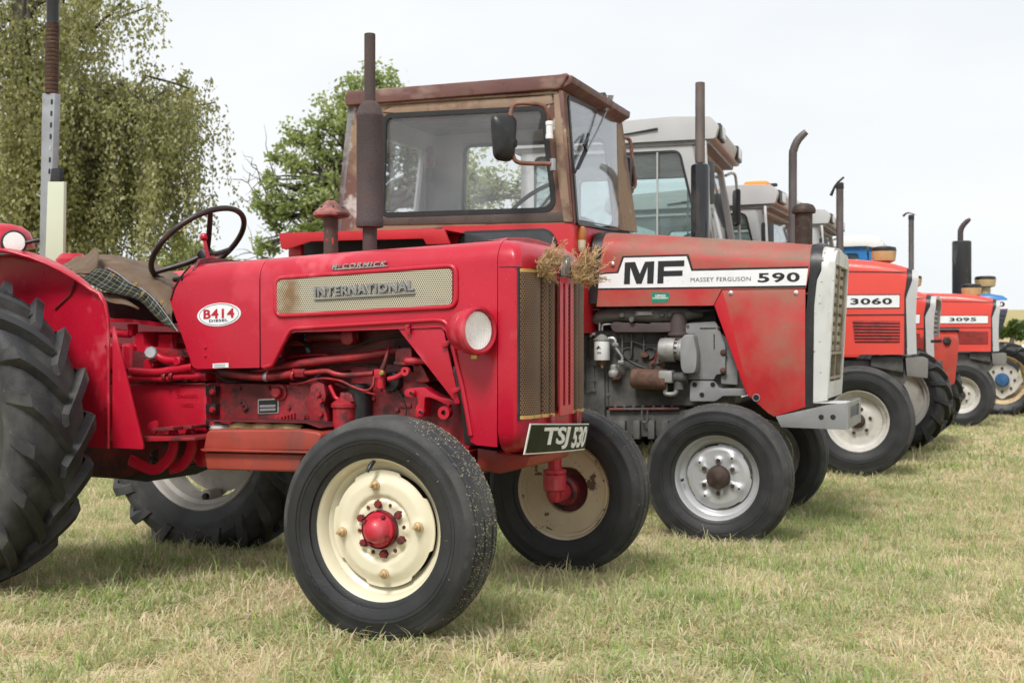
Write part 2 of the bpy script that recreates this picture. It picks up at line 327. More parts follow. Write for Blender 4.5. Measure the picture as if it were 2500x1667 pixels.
def text(name, body, bl, br, tl, m, parent, depth=.003, bold=0.0, shear=0.0, spacing=1.0):
    """lettering as solid relief fitted into the parallelogram bl-br-tl"""
    cu = bpy.data.curves.new('t', 'FONT'); cu.body = body; cu.size = 1; cu.offset = bold; cu.shear = shear; cu.space_character = spacing
    cu.extrude = .5; cu.resolution_u = 3
    ob = bpy.data.objects.new('t', cu); COL.objects.link(ob)
    dg = bpy.context.evaluated_depsgraph_get(); me = bpy.data.meshes.new_from_object(ob.evaluated_get(dg))
    bpy.data.objects.remove(ob); bpy.data.curves.remove(cu)
    xs = [v.co.x for v in me.vertices]; ys = [v.co.y for v in me.vertices]
    x0, x1, y0, y1 = min(xs), max(xs), min(ys), max(ys)
    bl, br, tl = Vector(bl), Vector(br), Vector(tl); ex, ey = br - bl, tl - bl; nn = ex.cross(ey).normalized()
    for v in me.vertices:
        c = v.co; v.co = bl + ex * ((c.x - x0) / (x1 - x0)) + ey * ((c.y - y0) / (y1 - y0)) + nn * ((c.z + .5) * depth)
    me.name = name; me.materials.clear(); me.materials.append(m)
    return link(bpy.data.objects.new(name, me), parent)
def copy_tree(o, parent=None):
    c = o.copy(); COL.objects.link(c); c.parent = parent
    for ch in o.children: copy_tree(ch, c)
    return c

# ------------------------------------------------------------------ site measurements: each machine has a survey frame
FPX = LENS / 36 * 2500
SHEET = dict(A1=(0, 500, 1.65), A2=(380, 550, 2.613), A3=(650, 950, 2.352), A4=(950, 560, 2.613), A5=(750, 50, 2.613), A6=(1380, 550, 3.136), A7=(1500, 180, 3.563), A8=(1850, 550, 2.613), B1=(0, 0, 2.45), B2=(560, 100, 2.904), B3=(2000, 420, 4.126), B6=(150, 500, 3.92), B7=(250, 750, 2.852), B8=(700, 1080, 3.409), C1=(0, 560, 3.92), C2=(780, 780, 5.228), C3=(1400, 700, 4.48), C4=(1560, 960, 4.126), C5=(1200, 1000, 3.92), C7=(1300, 220, 4.127), C8=(660, 480, 4.704), D=(0, 0, .9408))
class Frame:
    """ground position and heading of one machine; x forward, y to its far (left) side, z up"""
    def __init__(s, cx, cy, phi):
        p = R_(phi); s.c = Vector((cx, cy)); s.u = Vector((math.cos(p), -math.sin(p))); s.v = Vector((math.sin(p), math.cos(p))); s.phi = phi
    def _ray(s, sh, x, y):
        a, b, k = SHEET[sh]; return (a + x / k - 1250) / FPX, -(b + y / k - 833.5) / FPX
    def at(s, sh, x, y, lat):                       # point of the machine at lateral offset lat
        dx, dz = s._ray(sh, x, y); t = (lat + s.c.dot(s.v)) / (dx * s.v.x + s.v.y)
        q = Vector((t * dx, t)) - s.c; return Vector((q.dot(s.u), lat, CAM_H + t * dz))
    def atx(s, sh, x, y, fx):                       # point of the machine at forward offset fx
        dx, dz = s._ray(sh, x, y); t = (fx + s.c.dot(s.u)) / (dx * s.u.x + s.u.y)
        q = Vector((t * dx, t)) - s.c; return Vector((fx, q.dot(s.v), CAM_H + t * dz))
    def poly(s, sh, lat, pts):
        return [(lambda p: (p.x, p.z))(s.at(sh, x, y, lat)) for x, y in pts]
    def polyx(s, sh, fx, pts):
        return [(lambda p: (p.y, p.z))(s.atx(sh, x, y, fx)) for x, y in pts]
    def pts(s, sh, L):
        return [s.at(sh, x, y, l) for x, y, l in L]
    def root(s, name):
        return empty(name, (s.c.x, s.c.y, 0), -R_(s.phi))
    def world(s, x, y, z=0):
        q = s.c + s.u * x + s.v * y; return Vector((q.x, q.y, z))
def wheelframe(x, y, half, phi):
    p = R_(phi); return Frame(x + half * math.sin(p), y + half * math.cos(p), phi)
F1 = Frame(-.065, 4.595, 24.5)
F2 = Frame(1.382, 7.059, 22)
F3 = wheelframe(2.68, 9.26, .72, 17.5)
F4 = wheelframe(3.52, 10.98, .75, 24)
F5 = wheelframe(5.56, 14.8, .72, 22)
F6 = wheelframe(7.2, 17.6, .80, 22)

# ================================================================== the ground
GP = [(-.40, 3.88, -.005), (-2.2, 4.69, -.02), (.27, 5.31, -.07), (-1.54, 6.14, -.13), (1.12, 6.41, -.145), (-1.0, 7.2, -.13), (2.68, 9.26, -.088),
      (3.52, 10.98, -.066), (5.56, 14.8, -.12), (7.2, 17.6, -.16), (1.6, 7.7, -.14), (-3.5, 3.5, .0), (1.5, 3.5, .0), (4, 6, -.05), (-2, 2.5, .0), (6, 10, -.06), (0, 2, .01), (9, 14, -.10)]
def gz(x, y):
    sw, s = .02, .02 * -.08
    for a, b, c in GP:
        k = math.exp(-((x - a) ** 2 + (y - b) ** 2) / (2 * .85 ** 2)); sw += k; s += k * c
    return s / sw + .006 * noise.noise(Vector((x * 1.3, y * 1.3, 0))) * (1 if y < 25 else 0)
def gridvals(segs):
    out = []
    for a, b, n in segs: out += [a + (b - a) * i / n for i in range(n)]
    return out + [segs[-1][1]]
gx = gridvals([(-900, -100, 8), (-100, -20, 8), (-20, -6, 8), (-6, 12, 64), (12, 30, 12), (30, 120, 9), (120, 900, 8)])
gy = gridvals([(-40, 0, 6), (0, 20, 76), (20, 40, 14), (40, 120, 10), (120, 900, 10)])
vs = [(x, y, gz(x, y)) for y in gy for x in gx]; nx = len(gx)
fs = [(j * nx + i, j * nx + i + 1, (j + 1) * nx + i + 1, (j + 1) * nx + i) for j in range(len(gy) - 1) for i in range(nx - 1)]
def ground_mat():
    m = bpy.data.materials.new('turf_thatch'); m.use_nodes = True; t = m.node_tree; b = t.nodes['Principled BSDF']
    v = _n(t, 'ShaderNodeNewGeometry').outputs['Position']
    c = mixc(t, ramp(t, nz_(t, v, 1.1, 5), [(.42, W3(0)), (.60, W3(1))]), (.34, .34, .17), (.66, .56, .38))
    c = mixc(t, ramp(t, nz_(t, v, 55, 4), [(.4, W3(0)), (.65, W3(1))]), c, (.22, .19, .11))
    t.links.new(c, b.inputs['Base Color']); b.inputs['Roughness'].default_value = .95; b.inputs['Specular IOR Level'].default_value = .1
    bn = _n(t, 'ShaderNodeBump'); bn.inputs['Strength'].default_value = .8; bn.inputs['Distance'].default_value = .02
    t.links.new(nz_(t, v, 40, 5), bn.inputs['Height']); t.links.new(bn.outputs[0], b.inputs['Normal'])
    return m
ground = raw('ground', vs, fs, ground_mat(), None, recalc=False, doubles=False); tag(ground, kind='structure')
def hill_mat():
    m = bpy.data.materials.new('dry_pasture'); m.use_nodes = True; t = m.node_tree; b = t.nodes['Principled BSDF']
    v = _n(t, 'ShaderNodeNewGeometry').outputs['Position']
    c = mixc(t, ramp(t, nz_(t, v, .03, 6, .6, (1, .3, 1)), [(.4, W3(0)), (.62, W3(1))]), (.33, .30, .14), (.42, .33, .19))
    t.links.new(c, b.inputs['Base Color']); b.inputs['Roughness'].default_value = 1; b.inputs['Specular IOR Level'].default_value = .05
    return m
hv, hf = [], []
hx = [-300 + 20 * i for i in range(61)]; hy = [170 + 10 * j for j in range(25)]
for j, y in enumerate(hy):
    for x in hx:
        s = math.sin(min(1, (y - 170) / 130) * PI / 2)
        hv.append((x, y, -.6 + s * (8.6 + .010 * (x - 110) * -.6 + 1.0 * noise.noise(Vector((x * .012, y * .01, 3))))))
hf = [(j * 61 + i, j * 61 + i + 1, (j + 1) * 61 + i + 1, (j + 1) * 61 + i) for j in range(24) for i in range(60)]
tag(raw('hill', hv, hf, hill_mat(), None, recalc=False, doubles=False), kind='structure')

# ------------------------------------------------------------------ grass
def grass_mat():
    m = bpy.data.materials.new('mown_grass'); m.use_nodes = True; t = m.node_tree; t.nodes.clear()
    at = _n(t, 'ShaderNodeAttribute', attribute_name='blade'); v = _n(t, 'ShaderNodeNewGeometry').outputs['Position']
    big = ramp(t, nz_(t, v, .9, 5, .6, (1, 1, .02), .6), [(.40, W3(0)), (.60, W3(1))])
    mid = ramp(t, nz_(t, v, 4.5, 4, .6, (1, 1, .02)), [(.38, W3(0)), (.64, W3(1))])
    f = mth(t, 'MULTIPLY', mth(t, 'MULTIPLY_ADD', big, .65, mth(t, 'MULTIPLY', mid, .35)), .62)
    c = mixc(t, f, at.outputs['Color'], (.84, .72, .52))
    gf = mth(t, 'MULTIPLY', mth(t, 'SUBTRACT', 1.0, big), .28)
    c = mixc(t, gf, c, (.30, .41, .14))
    d = _n(t, 'ShaderNodeBsdfDiffuse'); tr = _n(t, 'ShaderNodeBsdfTranslucent'); t.links.new(c, d.inputs[0]); t.links.new(c, tr.inputs[0])
    mxn = _n(t, 'ShaderNodeMixShader'); mxn.inputs[0].default_value = .55; t.links.new(d.outputs[0], mxn.inputs[1]); t.links.new(tr.outputs[0], mxn.inputs[2])
    o = _n(t, 'ShaderNodeOutputMaterial'); t.links.new(mxn.outputs[0], o.inputs[0]); return m
GM = grass_mat()
def tuft(name, size, n, hscale, seed, wscale=1.0, clumps=46):
    r = random.Random(seed); V, F, C = [], [], []
    cl = []
    for i in range(clumps):
        k = r.random(); kind = 'g' if k < .27 else 's' if k < .72 else 'p' if k < .82 else 'm'
        cl.append((r.uniform(-size / 2, size / 2), r.uniform(-size / 2, size / 2), r.uniform(.012, .045) * size / .42, r.uniform(0, 2 * PI), kind, r.choice((.55, .7, .85, 1.0, 1.2, 1.6))))
    for i in range(n):
        cx, cy, sp_, ca_, kind, ch_ = cl[r.randrange(clumps)]
        if r.random() < .30: x, y = r.uniform(-size / 2, size / 2), r.uniform(-size / 2, size / 2); a = r.uniform(0, 2 * PI); kind = r.choice('gssm')
        else: x, y = cx + r.gauss(0, sp_), cy + r.gauss(0, sp_); a = ca_ + r.gauss(0, .9)
        k = r.random()
        if kind == 'm': kind = r.choice('gs')
        if kind == 'g': g0 = r.choice((.62, .85, 1.0, 1.1)); c = (r.uniform(.24, .42) * g0, r.uniform(.38, .54) * g0, r.uniform(.09, .17) * g0); h = r.uniform(.02, .055); lean = r.uniform(.3, 1.6)
        elif kind == 's': c = (r.uniform(.74, .92), r.uniform(.64, .80), r.uniform(.44, .60)); h = r.uniform(.012, .04); lean = r.uniform(.7, 2.8)
        else: c = (r.uniform(.66, .82), r.uniform(.48, .60), r.uniform(.33, .42)); h = r.uniform(.012, .034); lean = r.uniform(.7, 2.4)
        w = r.uniform(.0012, .0032)
        if k > .978: h = r.uniform(.016, .036); lean = r.uniform(4, 9); c = (.90, .81, .60); w = r.uniform(.0011, .002)
        elif k > .965: h = r.uniform(.05, .09); lean = r.uniform(.3, 1.0); w *= .7
        h *= hscale * ch_; w *= wscale; ln = h * lean; dx, dy = math.cos(a), math.sin(a); sx, sy = -dy * w, dx * w; b = len(V)
        z0 = -.004; bend = r.gauss(0, .3); ex, ey = math.cos(a + bend), math.sin(a + bend); zt0 = h * (.95 if lean < 1.2 else .6 if lean < 3 else .35)
        V += [(x - sx, y - sy, z0), (x + sx, y + sy, z0), (x + dx * ln * .45 - sx * .85, y + dy * ln * .45 - sy * .85, h * .66), (x + dx * ln * .45 + sx * .85, y + dy * ln * .45 + sy * .85, h * .66), (x + dx * ln * .45 + ex * ln * .55, y + dy * ln * .45 + ey * ln * .55, zt0)]
        F += [(b, b + 1, b + 3, b + 2), (b + 2, b + 3, b + 4)]; C += [c] * 5
    me = bpy.data.meshes.new(name); me.from_pydata(V, [], F)
    ca = me.attributes.new('blade', 'FLOAT_COLOR', 'POINT'); ca.data.foreach_set('color', [q for c in C for q in (*c, 1)])
    me.materials.append(GM); return bpy.data.objects.new(name, me)
NEAR = [tuft('tuft', .42, 1150, 1.0, 100 + i) for i in range(6)]
FARV = [tuft('tuft', .9, 800, 1.25, 200 + i, 2.2) for i in range(4)]
TALL = [tuft('tuft', .20, 60, 1.3, 300 + i, 1.0, 5) for i in range(3)]
pts, rot, scl, idx = [], [], [], []
def addp(x, y, s, i, z=1.0):
    pts.append((x, y, gz(x, y))); rot.append((0, 0, RND.uniform(0, 2 * PI))); scl.append((s, s, s * z)); idx.append(i)
def inview(x, y, mg): return abs(x) < y * .43 + mg
y = 2.9
while y < 8.6:
    x = -5.0
    while x < 6:
        if inview(x, y, .6):
            h = noise.noise(Vector((x * .9, y * .9, 7)))
            addp(x + RND.uniform(-.1, .1), y + RND.uniform(-.1, .1), RND.uniform(.9, 1.15), RND.randrange(6), 1.0 + .35 * h)
        x += .30
    y += .30
y = 8.6
while y < 46:
    st = .62 if y < 18 else .62 + (y - 18) * .03
    x = -y * .5
    while x < y * .5:
        if inview(x, y, 1): addp(x + RND.uniform(-.2, .2), y + RND.uniform(-.2, .2), st / .62 * RND.uniform(.9, 1.2), 6 + RND.randrange(4), .85 / (st / .62) ** .6)
        x += st
    y += st
# uncut tussocks round the wheels
for fr, lst in ((F1, [(0, -.79, .35), (-1.99, -.8, .62), (0, .79, .35), (-1.99, .8, .62)]), (F2, [(0, -.70, .37), (0, .7, .37)]), (F3, [(0, -.72, .42)]), (F4, [(0, -.75, .5)]), (F5, [(0, -.72, .4)]), (F6, [(0, -.8, .55)])):
    for (lx, ly, r) in lst:
        for k in range(34):
            a = RND.uniform(0, 2 * PI); p = fr.world(lx + math.cos(a) * (r * .55 + .1), ly + math.sin(a) * .22)
            addp(p.x, p.y, RND.uniform(.7, 1.1), 10 + RND.randrange(3))
for k in range(260):
    p = F1.world(RND.uniform(-2.6, -.3), RND.uniform(-.75, .6)); addp(p.x, p.y, RND.uniform(.7, 1.25), 10 + RND.randrange(3))
gme = bpy.data.meshes.new('grass'); gme.from_pydata(pts, [], [])
for nm, ty, dat in (('rot', 'FLOAT_VECTOR', rot), ('scl', 'FLOAT_VECTOR', scl)):
    a = gme.attributes.new(nm, ty, 'POINT'); a.data.foreach_set('vector', [q for v in dat for q in v])
a = gme.attributes.new('pick', 'INT', 'POINT'); a.data.foreach_set('value', idx)
grass = link(bpy.data.objects.new('grass', gme), None); tag(grass, 'short mown field grass mixed with dry straw', 'grass', kind='stuff')
gme.materials.append(GM)
ng = bpy.data.node_groups.new('grass_nodes', 'GeometryNodeTree')
ng.interface.new_socket('Geometry', in_out='INPUT', socket_type='NodeSocketGeometry'); ng.interface.new_socket('Geometry', in_out='OUTPUT', socket_type='NodeSocketGeometry')
gi, go = ng.nodes.new('NodeGroupInput'), ng.nodes.new('NodeGroupOutput')
g2i = ng.nodes.new('GeometryNodeGeometryToInstance')
for ob in reversed(NEAR + FARV + TALL):
    oi = ng.nodes.new('GeometryNodeObjectInfo'); oi.inputs['Object'].default_value = ob; oi.transform_space = 'ORIGINAL'
    ng.links.new(oi.outputs['Geometry'], g2i.inputs[0])
iop = ng.nodes.new('GeometryNodeInstanceOnPoints'); iop.inputs['Pick Instance'].default_value = True
for nm, ty, so_ in (('rot', 'FLOAT_VECTOR', 'Rotation'), ('scl', 'FLOAT_VECTOR', 'Scale'), ('pick', 'INT', 'Instance Index')):
    na = ng.nodes.new('GeometryNodeInputNamedAttribute'); na.data_type = ty; na.inputs[0].default_value = nm
    out = [s for s in na.outputs if s.name == 'Attribute' and s.enabled][0]
    ng.links.new(out, iop.inputs[so_])
ng.links.new(gi.outputs[0], iop.inputs['Points']); ng.links.new(g2i.outputs[0], iop.inputs['Instance']); ng.links.new(iop.outputs[0], go.inputs[0])
md = grass.modifiers.new('grass', 'NODES'); md.node_group = ng

# ------------------------------------------------------------------ trees
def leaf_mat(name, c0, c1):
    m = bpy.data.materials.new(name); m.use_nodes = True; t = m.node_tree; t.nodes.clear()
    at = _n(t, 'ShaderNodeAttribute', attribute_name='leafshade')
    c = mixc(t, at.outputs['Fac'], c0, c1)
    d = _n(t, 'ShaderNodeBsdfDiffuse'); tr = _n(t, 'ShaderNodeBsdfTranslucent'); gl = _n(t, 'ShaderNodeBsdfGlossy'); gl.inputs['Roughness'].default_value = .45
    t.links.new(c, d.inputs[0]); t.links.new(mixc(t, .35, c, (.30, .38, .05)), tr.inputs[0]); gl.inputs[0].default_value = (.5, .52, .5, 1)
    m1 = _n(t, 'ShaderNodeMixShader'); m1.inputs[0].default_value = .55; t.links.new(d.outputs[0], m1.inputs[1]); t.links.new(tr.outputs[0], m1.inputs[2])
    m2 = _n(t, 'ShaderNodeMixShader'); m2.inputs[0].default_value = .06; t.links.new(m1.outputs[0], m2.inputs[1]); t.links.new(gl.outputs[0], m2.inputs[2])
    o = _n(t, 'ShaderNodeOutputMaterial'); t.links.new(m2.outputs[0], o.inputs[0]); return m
BARK = mat('grey_brown_bark', (.075, .062, .052), .9, 0, .3, 3, [((.16, .15, .13), 5, .5, .7, .6, .9, (1, 1, .3))], .8, 20)
LM_BIRCH = leaf_mat('olive_birch_leaf', (.19, .19, .075), (.55, .52, .25))
LM_OAK = leaf_mat('fresh_green_leaf', (.21, .275, .09), (.54, .59, .26))
LM_DARK = leaf_mat('hedge_leaf', (.06, .10, .025), (.14, .20, .05))
class Leaves:
    def __init__(s): s.V, s.F, s.C = [], [], []
    def add(s, p, ln, wd, d=None, shade=None):
        d = d if d is not None else Vector((RND.gauss(0, 1), RND.gauss(0, 1), RND.gauss(0, 1))).normalized()
        e = d.cross(Vector((RND.gauss(0, 1), RND.gauss(0, 1), RND.gauss(0, 1))))
        e = e.normalized() * wd if e.length > 1e-5 else Vector((wd, 0, 0)); b = len(s.V)
        s.V += [p, p + d * ln * .5 + e, p + d * ln, p + d * ln * .5 - e]; s.F.append((b, b + 1, b + 2, b + 3)); s.C += [RND.random() if shade is None else shade] * 4
    def build(s, name, m, parent):
        me = bpy.data.meshes.new(name); me.from_pydata([tuple(v) for v in s.V], [], s.F); me.materials.append(m)
        a = me.attributes.new('leafshade', 'FLOAT', 'POINT'); a.data.foreach_set('value', s.C)
        return link(bpy.data.objects.new(name, me), parent)
def pxw(x, y, Z):   # sheet D position at distance Z
    return Vector(((x - 1176) / (FPX * .9408) * Z, Z, CAM_H - (y - 784) / (FPX * .9408) * Z))
def limb(bm, a, b, r0, r1, wob=.1, n=7, sag=0):
    P, Rr = [], []
    for i in range(n + 1):
        t = i / n; p = a.lerp(b, t) + Vector((RND.gauss(0, wob), RND.gauss(0, wob), RND.gauss(0, wob))) * (math.sin(PI * t)) + Vector((0, 0, sag * math.sin(PI * t)))
        P.append(p); Rr.append(r0 + (r1 - r0) * t)
    add_tube(bm, P, Rr, 6); return P
def weeping_tree():
    base = pxw(40, 784, 17); base.z = gz(base.x, base.y) - .05
    t = empty('birch_tree', (base.x, base.y, base.z)); tag(t, 'tall weeping olive-leaved tree with hanging twigs at the left edge', 'tree')
    bm = bmesh.new(); L = Leaves(); o = Vector(base)
    top = pxw(30, -500, 17); P = limb(bm, base, top, .26, .06, .12, 10)
    ends = [(330, 20, 16.5), (285, -60, 17.5), (230, 40, 17), (150, -20, 16), (495, 235, 16.5), (455, 210, 17.2), (420, 260, 16), (385, 215, 17.5), (330, 250, 16.3), (270, 230, 17.6), (210, 210, 16), (420, 380, 16.6), (160, 260, 15.8), (110, 200, 16), (60, 120, 16), (10, 60, 16), (-40, 150, 16.5), (30, 300, 15.8), (90, 380, 16), (-60, 320, 16.5), (200, 380, 16), (300, 400, 16.5), (380, 430, 16.2), (-20, 450, 16.2), (250, -150, 17), (100, -200, 17), (-80, -50, 17), (60, -60, 18), (180, 100, 18)]
    for ex, ey, ez in ends:
        e = pxw(ex, ey, ez); k = .25 + .6 * RND.random(); s = P[min(len(P) - 1, max(1, int((e.z - .6) / (top.z) * 10)))]
        lp = limb(bm, s, e, .055, .012, .18, 8, .35)
        big = math.hypot(ex - 40, ey - 200)
        for q in range(44 if ey < 180 else 52):
            tt = RND.uniform(.28, 1.0) ** .8; i = min(len(lp) - 2, int(tt * (len(lp) - 1))); st = lp[i].lerp(lp[i + 1], RND.random()) + Vector((RND.gauss(0, .22), RND.gauss(0, .35), RND.gauss(0, .16)))
            ln = RND.uniform(.4, 1.5) * (1 if ey > 150 else .5); drift = Vector((RND.gauss(.02, .13), RND.gauss(0, .13), 0)); n = int(ln * 82); sh0 = .48 + .75 * noise.noise(st * .85) + RND.gauss(0, .10); c0 = 0
            path = [st + drift * (k / 5 * ln) + Vector((0, 0, -ln * k / 5 + .10 * math.sin(k))) for k in range(6)]
            if q % 2 == 0: add_tube(bm, path, [.006 - .0008 * k for k in range(6)], 3, caps=False)
            for k in range(n):
                f = RND.random(); j = min(4, int(f * 5)); p = path[j].lerp(path[j + 1], f * 5 - j) + Vector((RND.gauss(0, .055), RND.gauss(0, .055), RND.gauss(0, .03)))
                L.add(p - o, RND.uniform(.04, .08), RND.uniform(.013, .025), Vector((RND.gauss(0, .5), RND.gauss(0, .5), -.8)).normalized(), min(1, max(0, sh0 + RND.gauss(0, .22) + .25 * c0)))
    for v in bm.verts: v.co -= o
    fin('trunk', bm, BARK, t, ang=60, doubles=False, recalc=False); L.build('crown', LM_BIRCH, t)
weeping_tree()
def broad_tree(name, label, bx, Z, lobes, seedpts, leafm, nleaf, lsize, trunk=True, bare=()):
    base = pxw(bx, 784, Z); base.z = gz(base.x, base.y) - .1; o = Vector(base)
    t = empty(name, tuple(base)); tag(t, label, 'tree' if 'tree' in name else 'bush')
    bm = bmesh.new(); L = Leaves()
    fork = base + Vector((0, 0, max(.5, (pxw(bx, seedpts, Z).z - base.z)))); tr_ = min(.012 * Z, .32); limb(bm, base, fork, tr_, tr_ * .6, .05, 6)
    for (lx, ly, rad, dz, dens) in lobes:
        c = pxw(lx, ly, Z + dz); rr = rad / (FPX * .9408) * Z
        lp = limb(bm, fork, c, min(.0045 * Z, .13), min(.0015 * Z, .05), .10 * rr + .08, 8)
        for q in range(int(9 * dens) + 3):
            d = Vector((RND.gauss(0, 1), RND.gauss(0, 1), RND.gauss(0, .8))).normalized() * rr * RND.uniform(.35, 1.0)
            e = c + d; s = lp[RND.randrange(4, 9)]; limb(bm, s, e, min(.0014 * Z, .04), min(.0003 * Z, .01), .05 * rr, 5)
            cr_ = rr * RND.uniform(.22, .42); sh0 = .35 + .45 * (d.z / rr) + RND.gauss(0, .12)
            for k in range(int(nleaf * dens)):
                g = Vector((RND.gauss(0, .5), RND.gauss(0, .5), RND.gauss(0, .38))) * cr_ * 1.25
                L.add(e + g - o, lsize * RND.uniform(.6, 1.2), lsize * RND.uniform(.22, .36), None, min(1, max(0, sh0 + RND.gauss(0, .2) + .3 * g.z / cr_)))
    for chain in bare:
        P = [pxw(x, y, Z + .5) for x, y in chain]; P = smooth_path(P, 4)
        add_tube(bm, P, [.0016 * Z * (1 - .85 * i / len(P)) for i in range(len(P))], 5)
        for q in range(3 * len(chain)):
            p = P[RND.randrange(2, len(P))]; limb(bm, p, p + Vector((RND.gauss(-.2, .35), RND.gauss(0, .3), RND.gauss(.3, .3))), .0005 * Z, .0001 * Z, .05, 4)
    for v in bm.verts: v.co -= o
    fin('trunk', bm, BARK, t, ang=60, doubles=False, recalc=False)
    if L.V: L.build('crown', leafm, t)
    return t
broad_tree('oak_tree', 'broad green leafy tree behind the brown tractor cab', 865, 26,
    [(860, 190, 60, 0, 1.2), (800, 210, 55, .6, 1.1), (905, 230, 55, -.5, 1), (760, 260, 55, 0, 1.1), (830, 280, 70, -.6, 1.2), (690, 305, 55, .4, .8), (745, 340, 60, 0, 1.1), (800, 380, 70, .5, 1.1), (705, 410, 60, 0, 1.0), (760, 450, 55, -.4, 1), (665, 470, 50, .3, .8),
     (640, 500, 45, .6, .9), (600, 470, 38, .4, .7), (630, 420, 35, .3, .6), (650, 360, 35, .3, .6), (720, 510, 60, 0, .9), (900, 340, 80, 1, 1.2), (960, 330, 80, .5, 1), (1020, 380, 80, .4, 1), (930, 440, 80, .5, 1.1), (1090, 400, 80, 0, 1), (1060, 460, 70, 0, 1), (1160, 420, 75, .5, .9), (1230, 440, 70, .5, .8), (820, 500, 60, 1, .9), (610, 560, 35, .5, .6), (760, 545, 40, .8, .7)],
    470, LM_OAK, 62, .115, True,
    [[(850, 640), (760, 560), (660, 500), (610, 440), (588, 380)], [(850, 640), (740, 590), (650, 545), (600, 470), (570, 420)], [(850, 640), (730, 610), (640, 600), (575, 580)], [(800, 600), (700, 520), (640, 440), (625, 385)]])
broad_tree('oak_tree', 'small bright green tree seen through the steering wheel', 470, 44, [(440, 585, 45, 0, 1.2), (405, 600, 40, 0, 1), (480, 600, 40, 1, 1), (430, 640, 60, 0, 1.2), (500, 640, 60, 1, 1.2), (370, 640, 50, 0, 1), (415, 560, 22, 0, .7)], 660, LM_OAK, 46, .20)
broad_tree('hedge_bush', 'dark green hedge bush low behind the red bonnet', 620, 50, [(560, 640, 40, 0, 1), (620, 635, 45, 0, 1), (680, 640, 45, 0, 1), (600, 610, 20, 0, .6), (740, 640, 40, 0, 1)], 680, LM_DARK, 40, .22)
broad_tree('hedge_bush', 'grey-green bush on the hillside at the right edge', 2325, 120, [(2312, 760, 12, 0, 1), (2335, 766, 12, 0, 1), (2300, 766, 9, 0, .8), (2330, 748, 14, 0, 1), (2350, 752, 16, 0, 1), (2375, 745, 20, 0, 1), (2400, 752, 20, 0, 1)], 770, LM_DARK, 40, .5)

# ================================================================== wheels
def setmats(o, fn):
    for p in o.data.polygons: p.material_index = fn(p)
def front_tyre(parent, R, rim, w, m1, m2, seg=96):
    h = w / 2
    half = [(0, R), (.20 * h, R), (.23 * h, R - .006), (.31 * h, R - .006), (.34 * h, R - .001), (.62 * h, R - .007), (.655 * h, R - .012), (.74 * h, R - .013), (.78 * h, R - .010), (.90 * h, R - .022), (.95 * h, R - .034),
            (.965 * h, R - .040), (.955 * h, R - .045), (.99 * h, R - .045 - .12 * (R - rim)), (1.0 * h, R - .50 * (R - rim)), (1.002 * h, R - .545 * (R - rim)), (1.022 * h, R - .55 * (R - rim)), (1.022 * h, R - .565 * (R - rim)), (.998 * h, R - .57 * (R - rim)), (.985 * h, R - .64 * (R - rim)), (.997 * h, R - .645 * (R - rim)), (.995 * h, R - .655 * (R - rim)), (.975 * h, R - .66 * (R - rim)), (.95 * h, R - .74 * (R - rim)), (.87 * h, rim + .10 * (R - rim)), (.80 * h, rim + .02), (.78 * h, rim + .004), (.72 * h, rim - .006)]
    prof = [(r, -a) for a, r in half[::-1]] + [(r, a) for a, r in half[1:]]
    o = lathe('tyre', prof, (0, 0, 0), (0, 1, 0), [m1, m2], parent, seg, 40)
    setmats(o, lambda p: 1 if math.hypot(p.center.x, p.center.z) > R - .030 else 0)
    return o
def lug_tyre(parent, R, rim, w, n, lh, m1, m2, seg=72, sweep=.42):
    h = w / 2; Rc = R - lh
    half = [(0, Rc), (.5 * h, Rc - .008), (.80 * h, Rc - .022), (.94 * h, Rc - .045), (1.0 * h, Rc - .085), (1.0 * h, Rc - .4 * (Rc - rim)), (.93 * h, Rc - .7 * (Rc - rim)), (.8 * h, rim + .02), (.74 * h, rim - .006)]
    prof = [(r, -a) for a, r in half[::-1]] + [(r, a) for a, r in half[1:]]
    bm = bmesh.new(); add_lathe(bm, prof, (0, 0, 0), (0, 1, 0), seg)
    def surf(q):   # lateral, radius, outward normal (lat, rad) along a lug
        if q < .74: s = q / .74; a = -.05 * h + s * .99 * h; return a, Rc - .026 * (abs(a) / h) ** 2.2, (.25 * s * s, 1)
        s = (q - .74) / .26; return h * (.94 + .06 * s), Rc - .026 - .085 * s, (.55 + .4 * s, 1 - .75 * s)
    for side in (-1, 1):
        for i in range(n):
            t0 = 2 * PI * (i + (.5 if side > 0 else 0)) / n; rows = []; K = 11
            for k in range(K + 1):
                q = k / K; a, r, (na, nr) = surf(q); l = math.hypot(na, nr); na /= l; nr /= l
                th = t0 + sweep * (1 - q) ** 1.15 * (.9 if q < .74 else 1); tap = 1 if k > 0 else .8
                hh = lh * (1.0 if q < .80 else 1 - 1.0 * (q - .80) / .20 * .9); wb, wt = .038 * tap * (R / .62), .025 * tap * (R / .62)
                row = []
                for (off, up) in ((-wb, -.004), (-wt, hh), (wt, hh), (wb, -.004)):
                    rr = r + nr * up; aa = (a + na * up); tt = th + off / R
                    row.append(bm.verts.new((rr * math.sin(tt), side * aa, rr * math.cos(tt))))
                rows.append(row)
            for a, b in zip(rows, rows[1:]):
                for k in range(3): bm.faces.new((a[k], a[k + 1], b[k + 1], b[k]))
            bm.faces.new(rows[0]); bm.faces.new(rows[-1][::-1])
    o = fin('tyre', bm, [m1, m2], parent, ang=32, doubles=False)
    setmats(o, lambda p: 1 if math.hypot(p.center.x, p.center.z) < R - lh * .55 and math.hypot(p.center.x, p.center.z) > R - .16 else 0)
    return o
